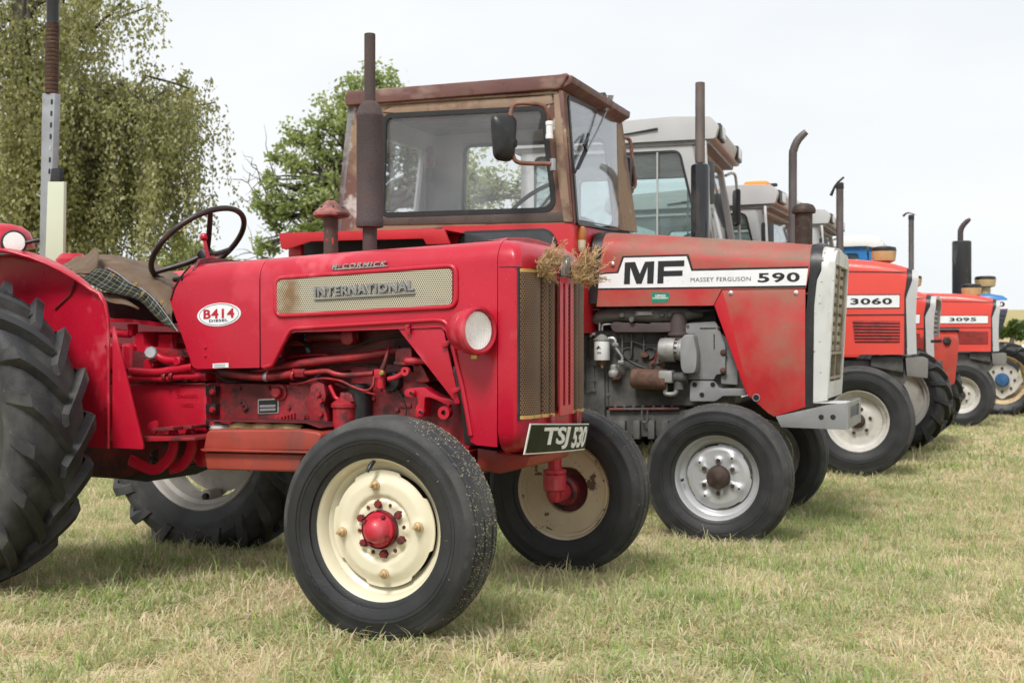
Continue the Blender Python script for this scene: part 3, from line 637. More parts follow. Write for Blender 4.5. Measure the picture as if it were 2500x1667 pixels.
def polar_disc(name, rfun, zfun, r0, m, parent, seg=96, nr=16, thick=.006, y0=0, side=-1):
    bm = bmesh.new(); G = []
    for i in range(nr + 1):
        row = []
        for k in range(seg):
            th = 2 * PI * k / seg; r = r0 + (rfun(th) - r0) * i / nr
            row.append(bm.verts.new((r * math.sin(th), y0 + side * zfun(r, th), r * math.cos(th))))
        G.append(row)
    for i in range(nr):
        for k in range(seg): bm.faces.new((G[i][k], G[i][(k + 1) % seg], G[i + 1][(k + 1) % seg], G[i + 1][k]))
    o = fin(name, bm, m, parent, ang=50, doubles=False)
    s = o.modifiers.new('solid', 'SOLIDIFY'); s.thickness = thick; s.offset = 0; return o
def rim_profile(r, hw):   # visible rim well, outer flange at -hw
    return [(r - .012, -hw - .002), (r - .002, -hw - .010), (r + .006, -hw - .004), (r + .004, -hw + .004), (r - .010, -hw + .012), (r - .016, -hw + .030), (r - .030, -hw + .042), (r - .044, -hw + .050), (r - .050, 0), (r - .044, hw - .05), (r - .030, hw - .042), (r - .016, hw - .03), (r - .010, hw - .012), (r + .004, hw - .004), (r + .006, hw + .004), (r - .002, hw + .010), (r - .012, hw + .002),
            (r - .020, hw - .014), (r - .026, hw - .034), (r - .046, hw - .048), (r - .057, 0), (r - .046, -hw + .048), (r - .026, -hw + .034), (r - .020, -hw + .014), (r - .012, -hw - .002)]
def clippings(parent, R, w, n, arc=(0, 2 * PI), seed=3, sides=True):
    r = random.Random(seed); V, F = [], []
    for i in range(n):
        th = r.uniform(*arc); on_side = sides and r.random() < .10
        if on_side: rad = R - r.uniform(.03, .1); y = -w / 2 - .002; d = Vector((r.gauss(0, 1), 0, r.gauss(0, 1))).normalized(); nn = Vector((0, -1, 0))
        else: rad = R - .004; y = r.uniform(-.42, .42) * w; rad -= .02 * (abs(y) / (w / 2)) ** 3; d = (Vector((math.cos(th), 0, -math.sin(th))) * r.gauss(0, 1) + Vector((0, 1, 0)) * r.gauss(0, 1)).normalized(); nn = Vector((math.sin(th), 0, math.cos(th)))
        p = Vector((rad * math.sin(th), y, rad * math.cos(th))) + nn * .003; l = r.uniform(.0015, .007); e = nn.cross(d).normalized() * r.uniform(.0003, .0008); b = len(V)
        V += [p - d * l - e, p - d * l + e, p + e * 1 + nn * .003, p - e + nn * .003, p + d * l + e + nn * .001, p + d * l - e + nn * .001]
        F += [(b, b + 1, b + 2, b + 3), (b + 3, b + 2, b + 4, b + 5)]
    o = raw('grass_clippings', V, F, STRAW, parent, doubles=False, recalc=False); o['kind'] = 'stuff'; return o
STRAW = mat('dry_straw_clipping', (.50, .43, .29), .8, 0, .2, 60)
def wheel_bolts(parent, n, rad, y, r, h, m, side=-1, ph=0.0, name='wheel_bolt'):
    for i in range(n):
        th = ph + 2 * PI * i / n; hexbolt(name, (rad * math.sin(th), y, rad * math.cos(th)), (0, side, 0), r, h, m, parent)

# ================================================================== tractor one: old crimson tractor
HW, RT = .315, .085
t1 = F1.root('tractor'); tag(t1, 'old open crimson tractor with cream wheels, nearest in the row', 'tractor', 'tractors parked in a row')
f = F1
def hood_shell(name, lower, top, m, parent, hw=HW, rt=RT, crown=.014, thick=.008, ridge=None):
    """lower: (x,z) outline below the shoulder line, from its front end round to its rear end; top: shoulder points rear to front"""
    bm = bmesh.new(); rows = []
    for (x, z0) in top:
        half = [(-hw, z0)] + [(-hw + rt * (1 - math.cos(a)), z0 + rt * math.sin(a)) for a in (R_(15), R_(32), R_(50), R_(70), R_(90))]
        half += [(-(hw - rt) * q, z0 + rt + crown * (1 - q * q)) for q in (.66, .33)]
        prof = half + [(0, z0 + rt + crown)] + [(-y, z) for y, z in half[::-1]]
        rows.append([bm.verts.new((x, y, z)) for y, z in prof])
    for a, b in zip(rows, rows[1:]):
        for k in range(len(a) - 1): bm.faces.new((a[k], a[k + 1], b[k + 1], b[k]))
    for s, idx in ((-1, 0), (1, -1)):
        lv = [bm.verts.new((x, s * hw, z)) for x, z in lower]
        fc = [r[idx] for r in rows] + lv
        bm.faces.new(fc if s < 0 else fc[::-1])
    o = fin(name, bm, m, parent, ang=30)
    s = o.modifiers.new('sheet', 'SOLIDIFY'); s.thickness = thick; s.offset = -1
    return o
def shoulder(sh, pts, lat=-.25, rt=RT):
    return [(p.x, p.z - rt) for p in (f.at(sh, x, y, lat) for x, y in pts)]
# cowl with the fuel tank and dash
topc = shoulder('A2', [(240, 248), (440, 231), (660, 212)]); XC = f.at('A2', 665, 600, -HW).x; topc[-1] = (XC - .001, topc[-1][1])
low = f.poly('A2', -HW, [(664, 908), (262, 916), (236, 900), (98, 505), (90, 470), (112, 400), (150, 340)])
cowl = hood_shell('cowl', low, topc, M['red'], t1)
bk = [(-.30, 1.12), (-.295, 1.24), (-.26, 1.285), (-.2, 1.295), (.2, 1.295), (.26, 1.285), (.295, 1.24), (.30, 1.12), (.26, .86), (-.26, .86)]
plate('dash_panel', bk, topc[0][0] + .03, topc[0][0] + .045, M['red_dark'], t1, .004, YZ)
tube('rubber_seal', [f.at('A2', x, y, -HW - .001) for x, y in ((97, 478), (118, 402), (150, 345), (185, 300), (222, 258))], .004, M['black'], cowl, 6)
# bonnet
topb = shoulder('A2', [(672, 211), (1100, 177), (1500, 146), (1860, 120)]) + shoulder('A4', [(686, 66)]); topb[0] = (XC + .002, topb[0][1]); topb[-1] = (f.at('A4', 690, 700, -HW).x, topb[-1][1])
low = f.poly('A4', -HW, [(688, 1388), (560, 1376), (520, 1352)]) + f.poly('C2', -HW, [(1815, 1000), (1725, 560), (1650, 260), (1605, 150), (1545, 100), (1110, 118), (0, 156)]) + f.poly('A2', -HW, [(890, 682), (862, 692), (840, 722), (760, 880), (742, 900), (672, 908)])
bonnet = hood_shell('bonnet', low, topb, M['red'], t1)
# rolled lip along the engine opening
lip = [f.at('A2', x, y, -HW - .003) for x, y in ((690, 905), (735, 893), (752, 870), (838, 700), (872, 662), (930, 655), (1300, 632), (1700, 608), (1800, 604), (1850, 622), (1880, 668))] + [f.at('C2', x, y, -HW - .003) for x, y in ((1690, 250), (1760, 600), (1840, 940), (1930, 1480))]
tube('bonnet_lip', lip, .009, M['red'], bonnet, 8, smooth=3)
# louvred mesh in its swaged frame
fr_out = rnd(f.poly('A2', -HW, [(768, 338), (1918, 256), (1918, 520), (768, 580)]), .035, 6)
tube('mesh_frame', [(x, -HW - .001, z) for x, z in fr_out], .010, M['red'], bonnet, 8, closed=True)
mp_ = rnd(f.poly('A2', -HW, [(776, 350), (1896, 274), (1896, 506), (776, 566)]), .022, 5)
sm = plate('side_mesh', mp_, -HW - .006, -HW - .001, M['side_mesh'], bonnet, 0)
plate('badge_bar', f.poly('A2', -HW, [(1022, 466), (1662, 428), (1662, 440), (1022, 478)]), -HW - .014, -HW - .006, M['badge_grey'], bonnet, .0015)
q = lambda sh, x, y, d=.006: f.at(sh, x, y, -HW - d)
text('badge_lettering', 'INTERNATIONAL', q('A2', 1018, 456), q('A2', 1652, 416), q('A2', 1018, 396), M['badge_grey'], bonnet, .010, .035, 0, 1.12)
plate('badge_bar', f.poly('A2', -HW, [(1140, 278), (1480, 256), (1480, 264), (1140, 287)]), -HW - .004, -HW, M['chrome'], bonnet, .001)
text('badge_lettering', 'M', q('A2', 1130, 282, 0), q('A2', 1162, 280, 0), q('A2', 1134, 249, 0), M['chrome'], bonnet, .007, .02, .2)
text('badge_lettering', 'C', q('A2', 1168, 268, 0), q('A2', 1184, 267, 0), q('A2', 1170, 251, 0), M['chrome'], bonnet, .007, .02, .2)
text('badge_lettering', 'CORMICK', q('A2', 1196, 277, 0), q('A2', 1474, 259, 0), q('A2', 1200, 246, 0), M['chrome'], bonnet, .007, .02, .2, 1.25)
# oval model decal on the cowl
ov = [f.at('A2', 405, 570, -HW)]; oc = ov[0]; rx = (f.at('A2', 545, 566, -HW).x - oc.x); rz = .058
oc_z = f.at('A2', 405, 570, -HW).z; rz = (f.at('A2', 405, 496, -HW).z - f.at('A2', 405, 645, -HW).z) / 2
oval = lambda k: [(oc.x + rx * k * math.cos(a) * (abs(math.cos(a)) ** .05), oc_z + rz * k * math.sin(a) + .10 * rx * math.cos(a) * k * .45) for a in (2 * PI * i / 48 for i in range(48))]
dc = plate('model_decal', oval(1), -HW - .002, -HW + .001, M['decal_white'], cowl, 0)
tube('decal_line', [(x, -HW - .002, z) for x, z in oval(.90)], .0012, M['decal_blue'], cowl, 5, closed=True)
text('decal_lettering', 'B414', q('A2', 306, 598, .002), q('A2', 502, 588, .002), q('A2', 306, 538, .002), M['decal_red'], cowl, .0015, .03, 0, 1.15)
text('decal_lettering', 'DIESEL', q('A2', 342, 618, .002), q('A2', 462, 612, .002), q('A2', 342, 602, .002), M['decal_blue'], cowl, .0015, .01, 0, 1.1)
tg = plate('label_tag', f.poly('A2', -HW, [(366, 882), (466, 877), (467, 906), (367, 911)]), -HW - .0025, -HW + .001, M['decal_white'], cowl, 0)
for yy in (886, 898): plate('tag_print', f.poly('A2', -HW, [(374, yy + 3), (448, yy), (448, yy + 3), (374, yy + 6)]), -HW - .0035, -HW - .002, M['decal_blue'], cowl, 0)
for yy in (778, 832): hexbolt('bolt', f.at('A2', 318, yy, -HW), (0, -1, 0), .006, .006, M['red'], cowl)
# engine side panel with its clips
sp = plate('side_panel', f.poly('C2', -.306, [(1015, 128), (1545, 108), (1590, 145), (1795, 1075), (1745, 1062)]), -.309, -.303, M['red'], t1, .0015)
for pts in ([(1110, 60), (1165, 60), (1170, 185), (1112, 185)], [(1565, 290), (1668, 262), (1672, 325), (1575, 360)], [(1695, 882), (1812, 852), (1815, 905), (1705, 945)]):
    c = plate('clip', f.poly('C2', -HW, pts), -HW - .009, -HW - .003, M['red'], sp, .0015)
for x, y in ((1132, 85), (1645, 298), (1782, 886)): hexbolt('bolt', f.at('C2', x, y, -HW - .009), (0, -1, 0), .006, .006, M['red_dirty'], sp)
tube('cowl_seam', [(XC, -HW - .0006, f.at('A2', 668, 905, -HW).z), (XC, -HW - .0006, topb[0][1])], .0022, M['red_dark'], bonnet, 5)
# nose
XS = f.at('A4', 694, 700, -HW).x; XE = f.at('A4', 822, 700, -HW).x; BUL = .035
z0n = topb[-1][1]; zb = f.at('A4', 700, 1440, -.29).z
def nose_row(z, d, xs=XS, hw=HW):
    out = [(xs, -(hw - d), z)]; rc = .022; e = XE - d
    for a in (0, 25, 50, 75): out.append((e - rc + rc * math.sin(R_(a)), -(hw - d) + rc * (1 - math.cos(R_(a))), z))
    K = 12; ys = [-(hw - d) + rc + (hw - d - rc) * 2 * k / K for k in range(K + 1)]
    for y in ys: out.append((e + BUL * (1 - (y / hw) ** 2) * (1 - d / hw), y, z))
    for a in (75, 50, 25, 0): out.append((e - rc + rc * math.sin(R_(a)), (hw - d) - rc * (1 - math.cos(R_(a))), z))
    out.append((xs, hw - d, z)); return out
bm = bmesh.new(); rows = []
for z, d in [(zb, .11), (zb + .008, .06), (zb + .03, .025), (zb + .06, .008), (zb + .09, 0), (zb + .3, 0), (z0n - .08, 0), (z0n, 0)] + [(z0n + RT * math.sin(a), RT * (1 - math.cos(a))) for a in (R_(15), R_(32), R_(50), R_(70), R_(90))] + [(z0n + RT + .008, .17), (z0n + RT + .013, .26), (z0n + RT + .014, .29)]:
    rows.append([bm.verts.new(p) for p in nose_row(z, d)])
for a, b in zip(rows, rows[1:]):
    for k in range(len(a) - 1): bm.faces.new((a[k], a[k + 1], b[k + 1], b[k]))
bm.faces.new(rows[-1]); bm.faces.new(rows[0][::-1])
nose = fin('nose_cowl', bm, M['red'], t1, ang=40)
s_ = nose.modifiers.new('sheet', 'SOLIDIFY'); s_.thickness = .008; s_.offset = -1
tube('nose_seam', [f.at('A4', 700, 240, -HW - .0005), f.at('A4', 818, 238, -HW - .0005)], .0018, M['red_dark'], nose, 5)
# front grille: perforated flutes, a slotted bar in the middle
ZG0, ZG1 = f.at('A4', 822, 1212, -HW).z, f.at('A4', 830, 248, -HW).z
gx_ = lambda y: XE + BUL * (1 - (y / HW) ** 2)
PLAN = lambda a, b, d: (b, a, d)
def flute(y0, y1, bulge, z0, z1, m, name, parent, back=.004, n=8):
    P = []
    for k in range(n + 1):
        t = k / n; y = y0 + (y1 - y0) * t; P.append((y, gx_(y) + .004 + bulge * math.sin(PI * t) ** .7))
    P += [(y1, gx_(y1) - back), (y0, gx_(y0) - back)]
    return plate(name, P, z0, z1, m, parent, 0, PLAN, ang=60)
TRIM = mat('golden_grille_trim', (.50, .30, .09), .5, .2, .2, 20, [(RUST, 16, .5, .65, .7, .7, None)])
gr = plate('grille_surround', [(-.308, gx_(-.308)), (-.2, gx_(-.2) + .001), (0, gx_(0) + .001), (.2, gx_(.2) + .001), (.308, gx_(.308)), (.308, .2), (-.308, .2)], ZG0 - .006, ZG1 + .006, M['black'], t1, 0, PLAN)
for y0, y1, bu in ((-.303, -.176, .012), (-.168, -.124, .012), (-.118, -.076, .012), (.076, .118, .012), (.124, .168, .012), (.176, .303, .012)):
    flute(y0, y1, bu, ZG0 + .012, ZG1 - .012, M['front_mesh'], 'grille_panel', gr)
    flute(y0, y1, bu + .001, ZG0, ZG0 + .012, TRIM, 'grille_trim', gr); flute(y0, y1, bu + .001, ZG1 - .012, ZG1, TRIM, 'grille_trim', gr)
bar = []
ZB1 = ZG1 - .02
slot = lambda yc: rnd([(yc - .011, ZG0 + .035), (yc + .011, ZG0 + .035), (yc + .011, ZB1 - .02), (yc - .011, ZB1 - .02)], .011, 4)
cb = plate_hole('grille_bar', [(-.066, ZG0 + .002), (.066, ZG0 + .002), (.066, ZB1), (-.066, ZB1)], [slot(-.026), slot(.026)], gx_(0) + .018, gx_(0) + .024, M['red'], gr, YZ)
plate('slot_shade_mesh', [(-.05, ZG0 + .02), (.05, ZG0 + .02), (.05, ZB1 - .01), (-.05, ZB1 - .01)], gx_(0) + .002, gx_(0) + .005, M['front_mesh'], gr, 0, YZ)  # perforated sheet put behind the slots as their dark shade
bd = plate('emblem', [(-.036, ZB1 + .006), (.036, ZB1 + .006), (.04, ZB1 + .085), (-.04, ZB1 + .085)], gx_(0) + .014, gx_(0) + .03, M['badge_grey'], gr, .003, YZ)
text('emblem_lettering', 'IH', (gx_(0) + .03, -.028, ZB1 + .015), (gx_(0) + .03, .028, ZB1 + .015), (gx_(0) + .03, -.028, ZB1 + .075), M['chrome'], gr, .005, .02)
# number plate, bowed
TL, TR = f.atx('C5', 374, 131, .315), f.atx('C5', 934, 131, .315); BL, BR = f.atx('C5', 312, 430, .285), f.atx('C5', 890, 380, .285)
BOW = lambda s: .018 * (1 - (2 * s - 1) ** 2)
def bowed(name, inset, off, m, parent, th=.004):
    bm = bmesh.new(); K = 10; rows = []
    for d in (0, -th):
        for tv in (inset[1], 1 - inset[1]):
            row = []
            for k in range(K + 1):
                s = inset[0] + (1 - 2 * inset[0]) * k / K; p = BL.lerp(BR, s).lerp(TL.lerp(TR, s), tv); row.append(bm.verts.new(p + Vector((BOW(s) + off + d, 0, 0))))
            rows.append(row)
    a, b, c, d = rows
    for k in range(K):
        bm.faces.new((a[k], a[k + 1], b[k + 1], b[k])); bm.faces.new((c[k], d[k], d[k + 1], c[k + 1])); bm.faces.new((a[k], c[k], c[k + 1], a[k + 1])); bm.faces.new((b[k], b[k + 1], d[k + 1], d[k]))
    bm.faces.new((a[0], b[0], d[0], c[0])); bm.faces.new((a[K], c[K], d[K], b[K]))
    return fin(name, bm, m, parent, ang=40)
npl = bowed('number_plate', (0, 0), 0, M['plate_silver'], t1); bowed('plate_face', (.014, .045), .0025, M['plate_green'], npl)
def plate_text(body, s0, s1):
    bl = BL.lerp(BR, s0).lerp(TL.lerp(TR, s0), .12); br = BL.lerp(BR, s1).lerp(TL.lerp(TR, s1), .12); tl = BL.lerp(BR, s0).lerp(TL.lerp(TR, s0), .88)
    o = text('plate_lettering', body, bl, br, tl, M['plate_silver'], npl, .003, .028)
    for v in o.data.vertices:
        s = s0 + (s1 - s0) * ((v.co - bl).dot(br - bl) / (br - bl).length_squared); v.co.x += BOW(s) + .0025
plate_text('TSJ', .18, .57); plate_text('530', .65, .935)
for y in (-.1, .15): box('plate_bracket', (.255, y, BL.z + .10), (.06, .03, .05), M['red_dirty'], npl, .003)
# headlamps
def headlamp(c, sgn):
    h = empty('headlamp', c, R_(-20) * sgn, t1); a = (1, 0, 0)
    lathe('lamp_shell', [(0, -.135), (.018, -.133), (.045, -.118), (.070, -.085), (.081, -.045), (.084, -.03), (.083, -.028), (.086, -.02), (.087, .0), (.084, .010), (.076, .014), (.070, .010), (.068, -.02), (0, -.03)], (0, 0, 0), a, M['red'], h, 40)
    lathe('lens', [(.069, .004), (.06, .011), (.04, .017), (.02, .020), (0, .021)], (0, 0, 0), a, M['lamp_glass'], h, 40)
    lathe('reflector', [(.067, 0), (.05, -.010), (.03, -.018), (0, -.021)], (0, 0, 0), a, M['lit_bowl'], h, 32)
    for k in range(9):
        y = -.05 + .0125 * k; z = math.sqrt(.063 ** 2 - y * y); tube('lens_rib', [(.012 - .9 * y * y, y, -z * .95), (.0195 - 1.4 * y * y, y, 0), (.012 - .9 * y * y, y, z * .95)], .0013, M['lamp_glass'], h, 5, smooth=3)
    box('lamp_bracket', (-.045, .085 * sgn, -.005), (.07, .09, .05), M['red'], h, .012)
    cyl('drain_plug', (-.02, 0, -.092), (0, 0, 1), .012, .02, M['brass'], h, 10)
headlamp(tuple(f.at('A4', 566, 645, -.40)), 1); headlamp((f.at('A4', 566, 645, -.40).x, .40, f.at('A4', 566, 645, -.40).z), -1)
# exhaust and air stack
ex = f.at('D', 849.5, 400, 0).x; zz = lambda y: f.at('D', 850, y, 0).z
lathe('exhaust', [(.0, zz(600)), (.029, zz(600)), (.029, zz(524)), (.054, zz(522)), (.0565, zz(516)), (.0565, zz(508)), (.0535, zz(503)), (.0535, zz(273)), (.0555, zz(270)), (.0555, zz(265)), (.052, zz(262)), (.045, zz(247)), (.032, zz(237)), (.0225, zz(233)), (.0225, zz(79)), (.019, zz(78)), (.019, zz(200)), (0, zz(200))], (ex, 0, 0), (0, 0, 1), M['soot'], t1, 36)
pc = f.at('D', 760, 480, 0); zp = lambda y: f.at('D', 760, y, 0).z
PEEL = mat('peeling_red_on_brown', (.085, .055, .045), .75, 0, .2, 9, [((.50, .045, .04), 9, .56, .585, 1, .6, (1.2, 1.2, .5))], .5, 70)
CAPM = mat('worn_red_cap', (.13, .05, .04), .6, 0, .2, 9, [((.38, .14, .13), 8, .52, .62, .8, .5, None), ((.05, .03, .025), 25, .55, .68, .7, .8, None)], .3, 70)
st = lathe('air_stack', [(0, 1.22), (.030, 1.22), (.029, zp(500)), (0, zp(500))], (pc.x, 0, 0), (0, 0, 1), PEEL, t1, 28)
lathe('stack_cap', [(0, zp(461)), (.018, zp(461.5)), (.022, zp(463)), (.060, zp(484)), (.073, zp(490)), (.0745, zp(494)), (.073, zp(497)), (.06, zp(500)), (.03, zp(497)), (0, zp(497))], (pc.x, 0, 0), (0, 0, 1), CAPM, st, 32)
for k in range(6):
    a = k * PI / 3 + .25; c = Vector((pc.x + .044 * math.cos(a), .044 * math.sin(a), zp(476))); box('vent_slot', c, (.022, .005, .006), M['black'], st, .001, Matrix.Rotation(a, 3, 'Z') @ Matrix.Rotation(R_(28), 3, 'Y'))

# ---- under the bonnet
y1 = -.20
plate('cylinder_block', f.poly('A2', -.17, [(1240, 900), (1560, 880), (1680, 960), (1760, 1040), (1960, 1150), (2010, 1400), (1960, 1500), (1240, 1500)]), -.17, .17, M['red_dirty'], t1, .012)
plate('cylinder_head', f.poly('A2', -.12, [(800, 640), (1900, 560), (1900, 900), (1300, 930), (820, 960)]), -.12, .12, M['red_dark'], t1, .015)
plate('radiator', f.poly('A2', -.22, [(1900, 560), (2050, 560), (2080, 1400), (1990, 1400)]), -.25, .25, M['black'], t1, .01)
plate('bell_housing', f.poly('A2', -.215, [(332, 1008), (560, 1004), (860, 1012), (985, 985), (1055, 985), (1065, 1040), (1090, 1300), (1070, 1420), (332, 1420)]), -.215, .2, M['red_dirty'], t1, .012)
pl = plate('bell_flange', f.poly('A2', -.23, [(1000, 1010), (1040, 985), (1085, 1010), (1100, 1090), (1085, 1150), (1110, 1230), (1100, 1330), (1020, 1330), (985, 1200), (960, 1130), (990, 1080)]), -.245, -.21, M['red_dirty'], t1, .008)
for x, y in ((1042, 1080), (1060, 1120), (1058, 1205), (1075, 1285), (1010, 1300)): hexbolt('bolt', f.at('A2', x, y, -.245), (0, -1, 0), .011, .014, M['red_dirty'], pl)
gb = plate('gearbox', f.poly('B7', -.235, [(-10, 540), (300, 535), (726, 535), (722, 1118), (650, 1112), (622, 1060), (612, 935), (-10, 935)]), -.235, .22, M['red'], t1, .02)
gb2 = plate('gearbox_top', f.poly('B7', -.20, [(70, 300), (200, 270), (230, 170), (280, 168), (292, 270), (480, 290), (590, 300), (640, 440), (640, 520), (160, 525), (160, 415), (80, 415)]), -.20, .18, M['red'], t1, .014)
plate('lift_bracket', f.poly('B7', -.17, [(390, 190), (480, 185), (490, 290), (380, 290)]), -.17, -.14, M['red'], t1, .006)
for x in (90, 195): cyl('boss', f.at('B7', x, 350, -.2), (0, 0, 1), .035, .12, M['red'], gb2, 18, .012)
for y in ((565, 600), (690, 725), (795, 830)):
    rc_ = box('joint_recess', f.at('B7', 768, (y[0] + y[1]) / 2, -.23), (.05, .03, .042), M['black'], t1, .004); hexbolt('bolt', f.at('B7', 770, (y[0] + y[1]) / 2 + 5, -.245), (0, -1, 0), .012, .012, M['red_dirty'], rc_)
text('cast_number', '3044042R1', f.at('B7', 522, 630, -.235), f.at('B7', 665, 632, -.235), f.at('B7', 522, 602, -.235), M['red'], gb, .003, .01)
text('cast_number', '10522', f.at('B7', 552, 690, -.235), f.at('B7', 635, 690, -.235), f.at('B7', 552, 668, -.235), M['red'], gb, .003, .01)
# maker's data plate
dp = plate('data_plate', rnd(f.poly('B7', -.215, [(1086, 640), (1230, 634), (1230, 738), (1086, 742)]), .006, 3), -.2185, -.214, M['zinc'], t1, 0)
plate('plate_field', f.poly('B7', -.215, [(1094, 648), (1222, 642), (1222, 731), (1094, 735)]), -.2205, -.218, M['decal_black'], dp, 0)
for y in (678, 703): plate('plate_field', f.poly('B7', -.215, [(1102, y + 2), (1212, y - 2), (1212, y + 15), (1102, y + 19)]), -.222, -.220, M['badge_grey'], dp, 0)
for x in (1250,): lathe('filler_plug', [(0, .035), (.018, .035), (.022, .03), (.022, .01), (.034, .008), (.036, 0)], f.at('B7', 1238, 592, -.215), (0, -1, 0), M['red_dirty'], t1, 20)
sl = plate('cover_plate', rnd(f.poly('B7', -.215, [(952, 650), (985, 640), (1025, 705), (990, 728)]), .012, 4), -.222, -.213, M['red_dirty'], t1, .002)
for x, y in ((968, 655), (982, 680), (998, 706)): hexbolt('bolt', f.at('B7', x, y, -.222), (0, -1, 0), .006, .006, M['red_dirty'], sl)
# pipes and linkages
def pipe(name, sh, P, r, m, sm=5): return tube(name, f.pts(sh, P), r, m, t1, 10, smooth=sm)
pipe('exhaust_pipe', 'A2', [(560, 955, -.24), (720, 918, -.24), (1000, 872, -.24), (1300, 838, -.22), (1560, 795, -.18)], .0165, M['red_dirty'])
pipe('steering_rod', 'A2', [(-160, 930, -.27), (0, 938, -.27), (100, 925, -.27), (240, 905, -.27)], .017, M['red'])
pipe('hydraulic_pipe', 'A2', [(-210, 985, -.26), (-60, 972, -.26), (60, 978, -.26), (150, 965, -.26), (330, 962, -.25)], .015, M['red'])
pipe('drag_link', 'A2', [(420, 935, -.27), (560, 958, -.27), (700, 967, -.27), (900, 946, -.26)], .0165, M['red_dirty'])
hp = pipe('fuel_pipe', 'A2', [(880, 948, -.26), (1000, 938, -.26), (1090, 930, -.26), (1150, 948, -.26), (1220, 956, -.25), (1390, 944, -.24)], .010, M['red_dirty'])
for x in (905, 935): cyl('union_nut', f.at('A2', x, 944, -.26), (1, 0, .03), .018, .03, M['red_dirty'], hp, 6, .002)
pipe('fuel_pipe', 'A2', [(860, 1010, -.24), (930, 1008, -.25), (1040, 978, -.25), (1160, 985, -.25), (1260, 1030, -.25), (1340, 1054, -.25), (1385, 1025, -.25), (1393, 965, -.24)], .0055, M['red_dirty'])
pipe('fuel_pipe', 'A2', [(1150, 1010, -.22), (1240, 1045, -.22), (1330, 1062, -.22), (1400, 1080, -.2)], .005, M['red_dirty'])
pipe('breather_pipe', 'A2', [(790, 848, -.16), (880, 836, -.17), (980, 828, -.17), (1080, 828, -.17), (1140, 852, -.15)], .005, M['red_dirty'])
BLUE = mat('pale_blue_hose', (.10, .25, .33), .5)
pipe('hose', 'A2', [(958, 690, -.14), (960, 740, -.14), (968, 790, -.14), (982, 812, -.14)], .008, BLUE, 4)
pipe('manifold_pipe', 'A2', [(980, 712, -.16), (1050, 706, -.17), (1180, 708, -.17), (1300, 700, -.15)], .022, M['red_dark'])
plate('filler_neck', f.poly('A2', -.19, [(1185, 676), (1262, 672), (1266, 745), (1240, 765), (1200, 760), (1184, 740)]), -.20, -.14, M['red_dirty'], t1, .012)
plate('bracket', f.poly('A2', -.2, [(830, 745), (905, 735), (950, 765), (830, 772)]), -.2, -.12, M['red_dark'], t1, .004)
ig = plate('injector_pump', rnd(f.poly('C2', -.22, [(985, 400), (1050, 362), (1190, 360), (1195, 560), (1130, 590), (975, 570)]), .012, 3), -.23, -.13, M['red_dirty'], t1, .012)
plate('pump_flange', f.poly('C2', -.22, [(970, 535), (1230, 555), (1240, 585), (975, 580)]), -.237, -.12, M['red_dirty'], ig, .006)
tube('pump_lever', f.pts('C2', [(800, 640, -.25), (830, 560, -.25), (870, 420, -.24), (895, 300, -.22)]), [.011, .009, .007, .003], M['red_dirty'], t1, 8)
fb = box('filter_body', f.at('C2', 775, 690, -.24), (.035, .04, .035), M['red'], t1, .005); cyl('brass_cap', f.at('C2', 800, 680, -.262), (0, -1, 0), .011, .02, M['brass'], fb, 8)
cyl('filter_bowl', f.at('C2', 785, 800, -.24), (0, 0, 1), .018, .05, M['red'], fb, 14)
cyl('pulley', f.at('C2', 930, 790, -.19), (0, 1, 0), .038, .04, M['black'], t1, 24)
pipe('link_rod', 'C2', [(880, 760, -.24), (960, 740, -.24), (1040, 700, -.24), (1095, 655, -.24)], .010, M['red'])
lathe('rod_end', [(.006, -.008), (.017, -.008), (.017, .008), (.006, .008), (.006, -.008)], f.at('C2', 1100, 660, -.245), (0, 1, 0), M['red'], t1, 18)
cyl('stub_pipe', f.at('C2', 1230, 525, -.24), (1, 0, .0), .013, .09, M['red'], t1, 14)
plate('front_casting', f.poly('C2', -.19, [(1195, 500), (1290, 520), (1420, 780), (1400, 800), (1230, 800)]), -.20, -.12, M['red_dirty'], t1, .01)
# front support casting with bored lugs
fs_ = plate('front_support', rnd(f.poly('C2', -.24, [(1110, 920), (1150, 880), (1280, 862), (1370, 862), (1440, 920), (1560, 985), (1700, 1010), (1800, 1060), (1800, 1090), (1640, 1075), (1500, 1010), (1420, 985), (1375, 990), (1365, 1240), (1255, 1240), (1260, 1110), (1290, 1080), (1280, 960), (1200, 985), (1130, 980)]), .008, 2), -.26, -.20, M['red'], t1, .006)
for x, y, r in ((1192, 940, .015), (1310, 1180, .015)): lathe('bored_boss', [(.006, .0), (r, .0), (r, .014), (.008, .016), (.006, .016), (.006, 0)], f.at('C2', x, y, -.258), (0, -1, 0), M['red'], fs_, 18); 
lathe('bored_boss', [(.010, 0), (.024, 0), (.024, .03), (.010, .03), (.010, 0)], f.at('C2', 1630, 1185, -.24), (0, -1, 0), M['red'], fs_, 20); cyl('bore', f.at('C2', 1630, 1185, -.255), (0, 1, 0), .0102, .02, M['black'], fs_, 16)
for x, y in ((1192, 945), (1310, 1185)): cyl('bore', f.at('C2', x, y, -.268), (0, 1, 0), .0075, .016, M['black'], fs_, 14)
plate('lug_arm', f.poly('C2', -.24, [(1640, 1060), (1680, 1065), (1670, 1130), (1630, 1130)]), -.25, -.23, M['red'], fs_, .003)
ff = lathe('fuel_filter', [(0, -.12), (.045, -.12), (.045, .0), (.052, .004), (.052, .016), (.040, .026), (.02, .04), (.016, .06), (0, .06)], f.at('A2', 1205, 1165, -.24), (0, 0, 1), M['red_dirty'], t1, 24)
plate('filter_bracket', f.poly('A2', -.24, [(1175, 1110), (1240, 1062), (1270, 1080), (1285, 1120), (1250, 1130)]), -.262, -.255, M['red_dirty'], ff, .003)
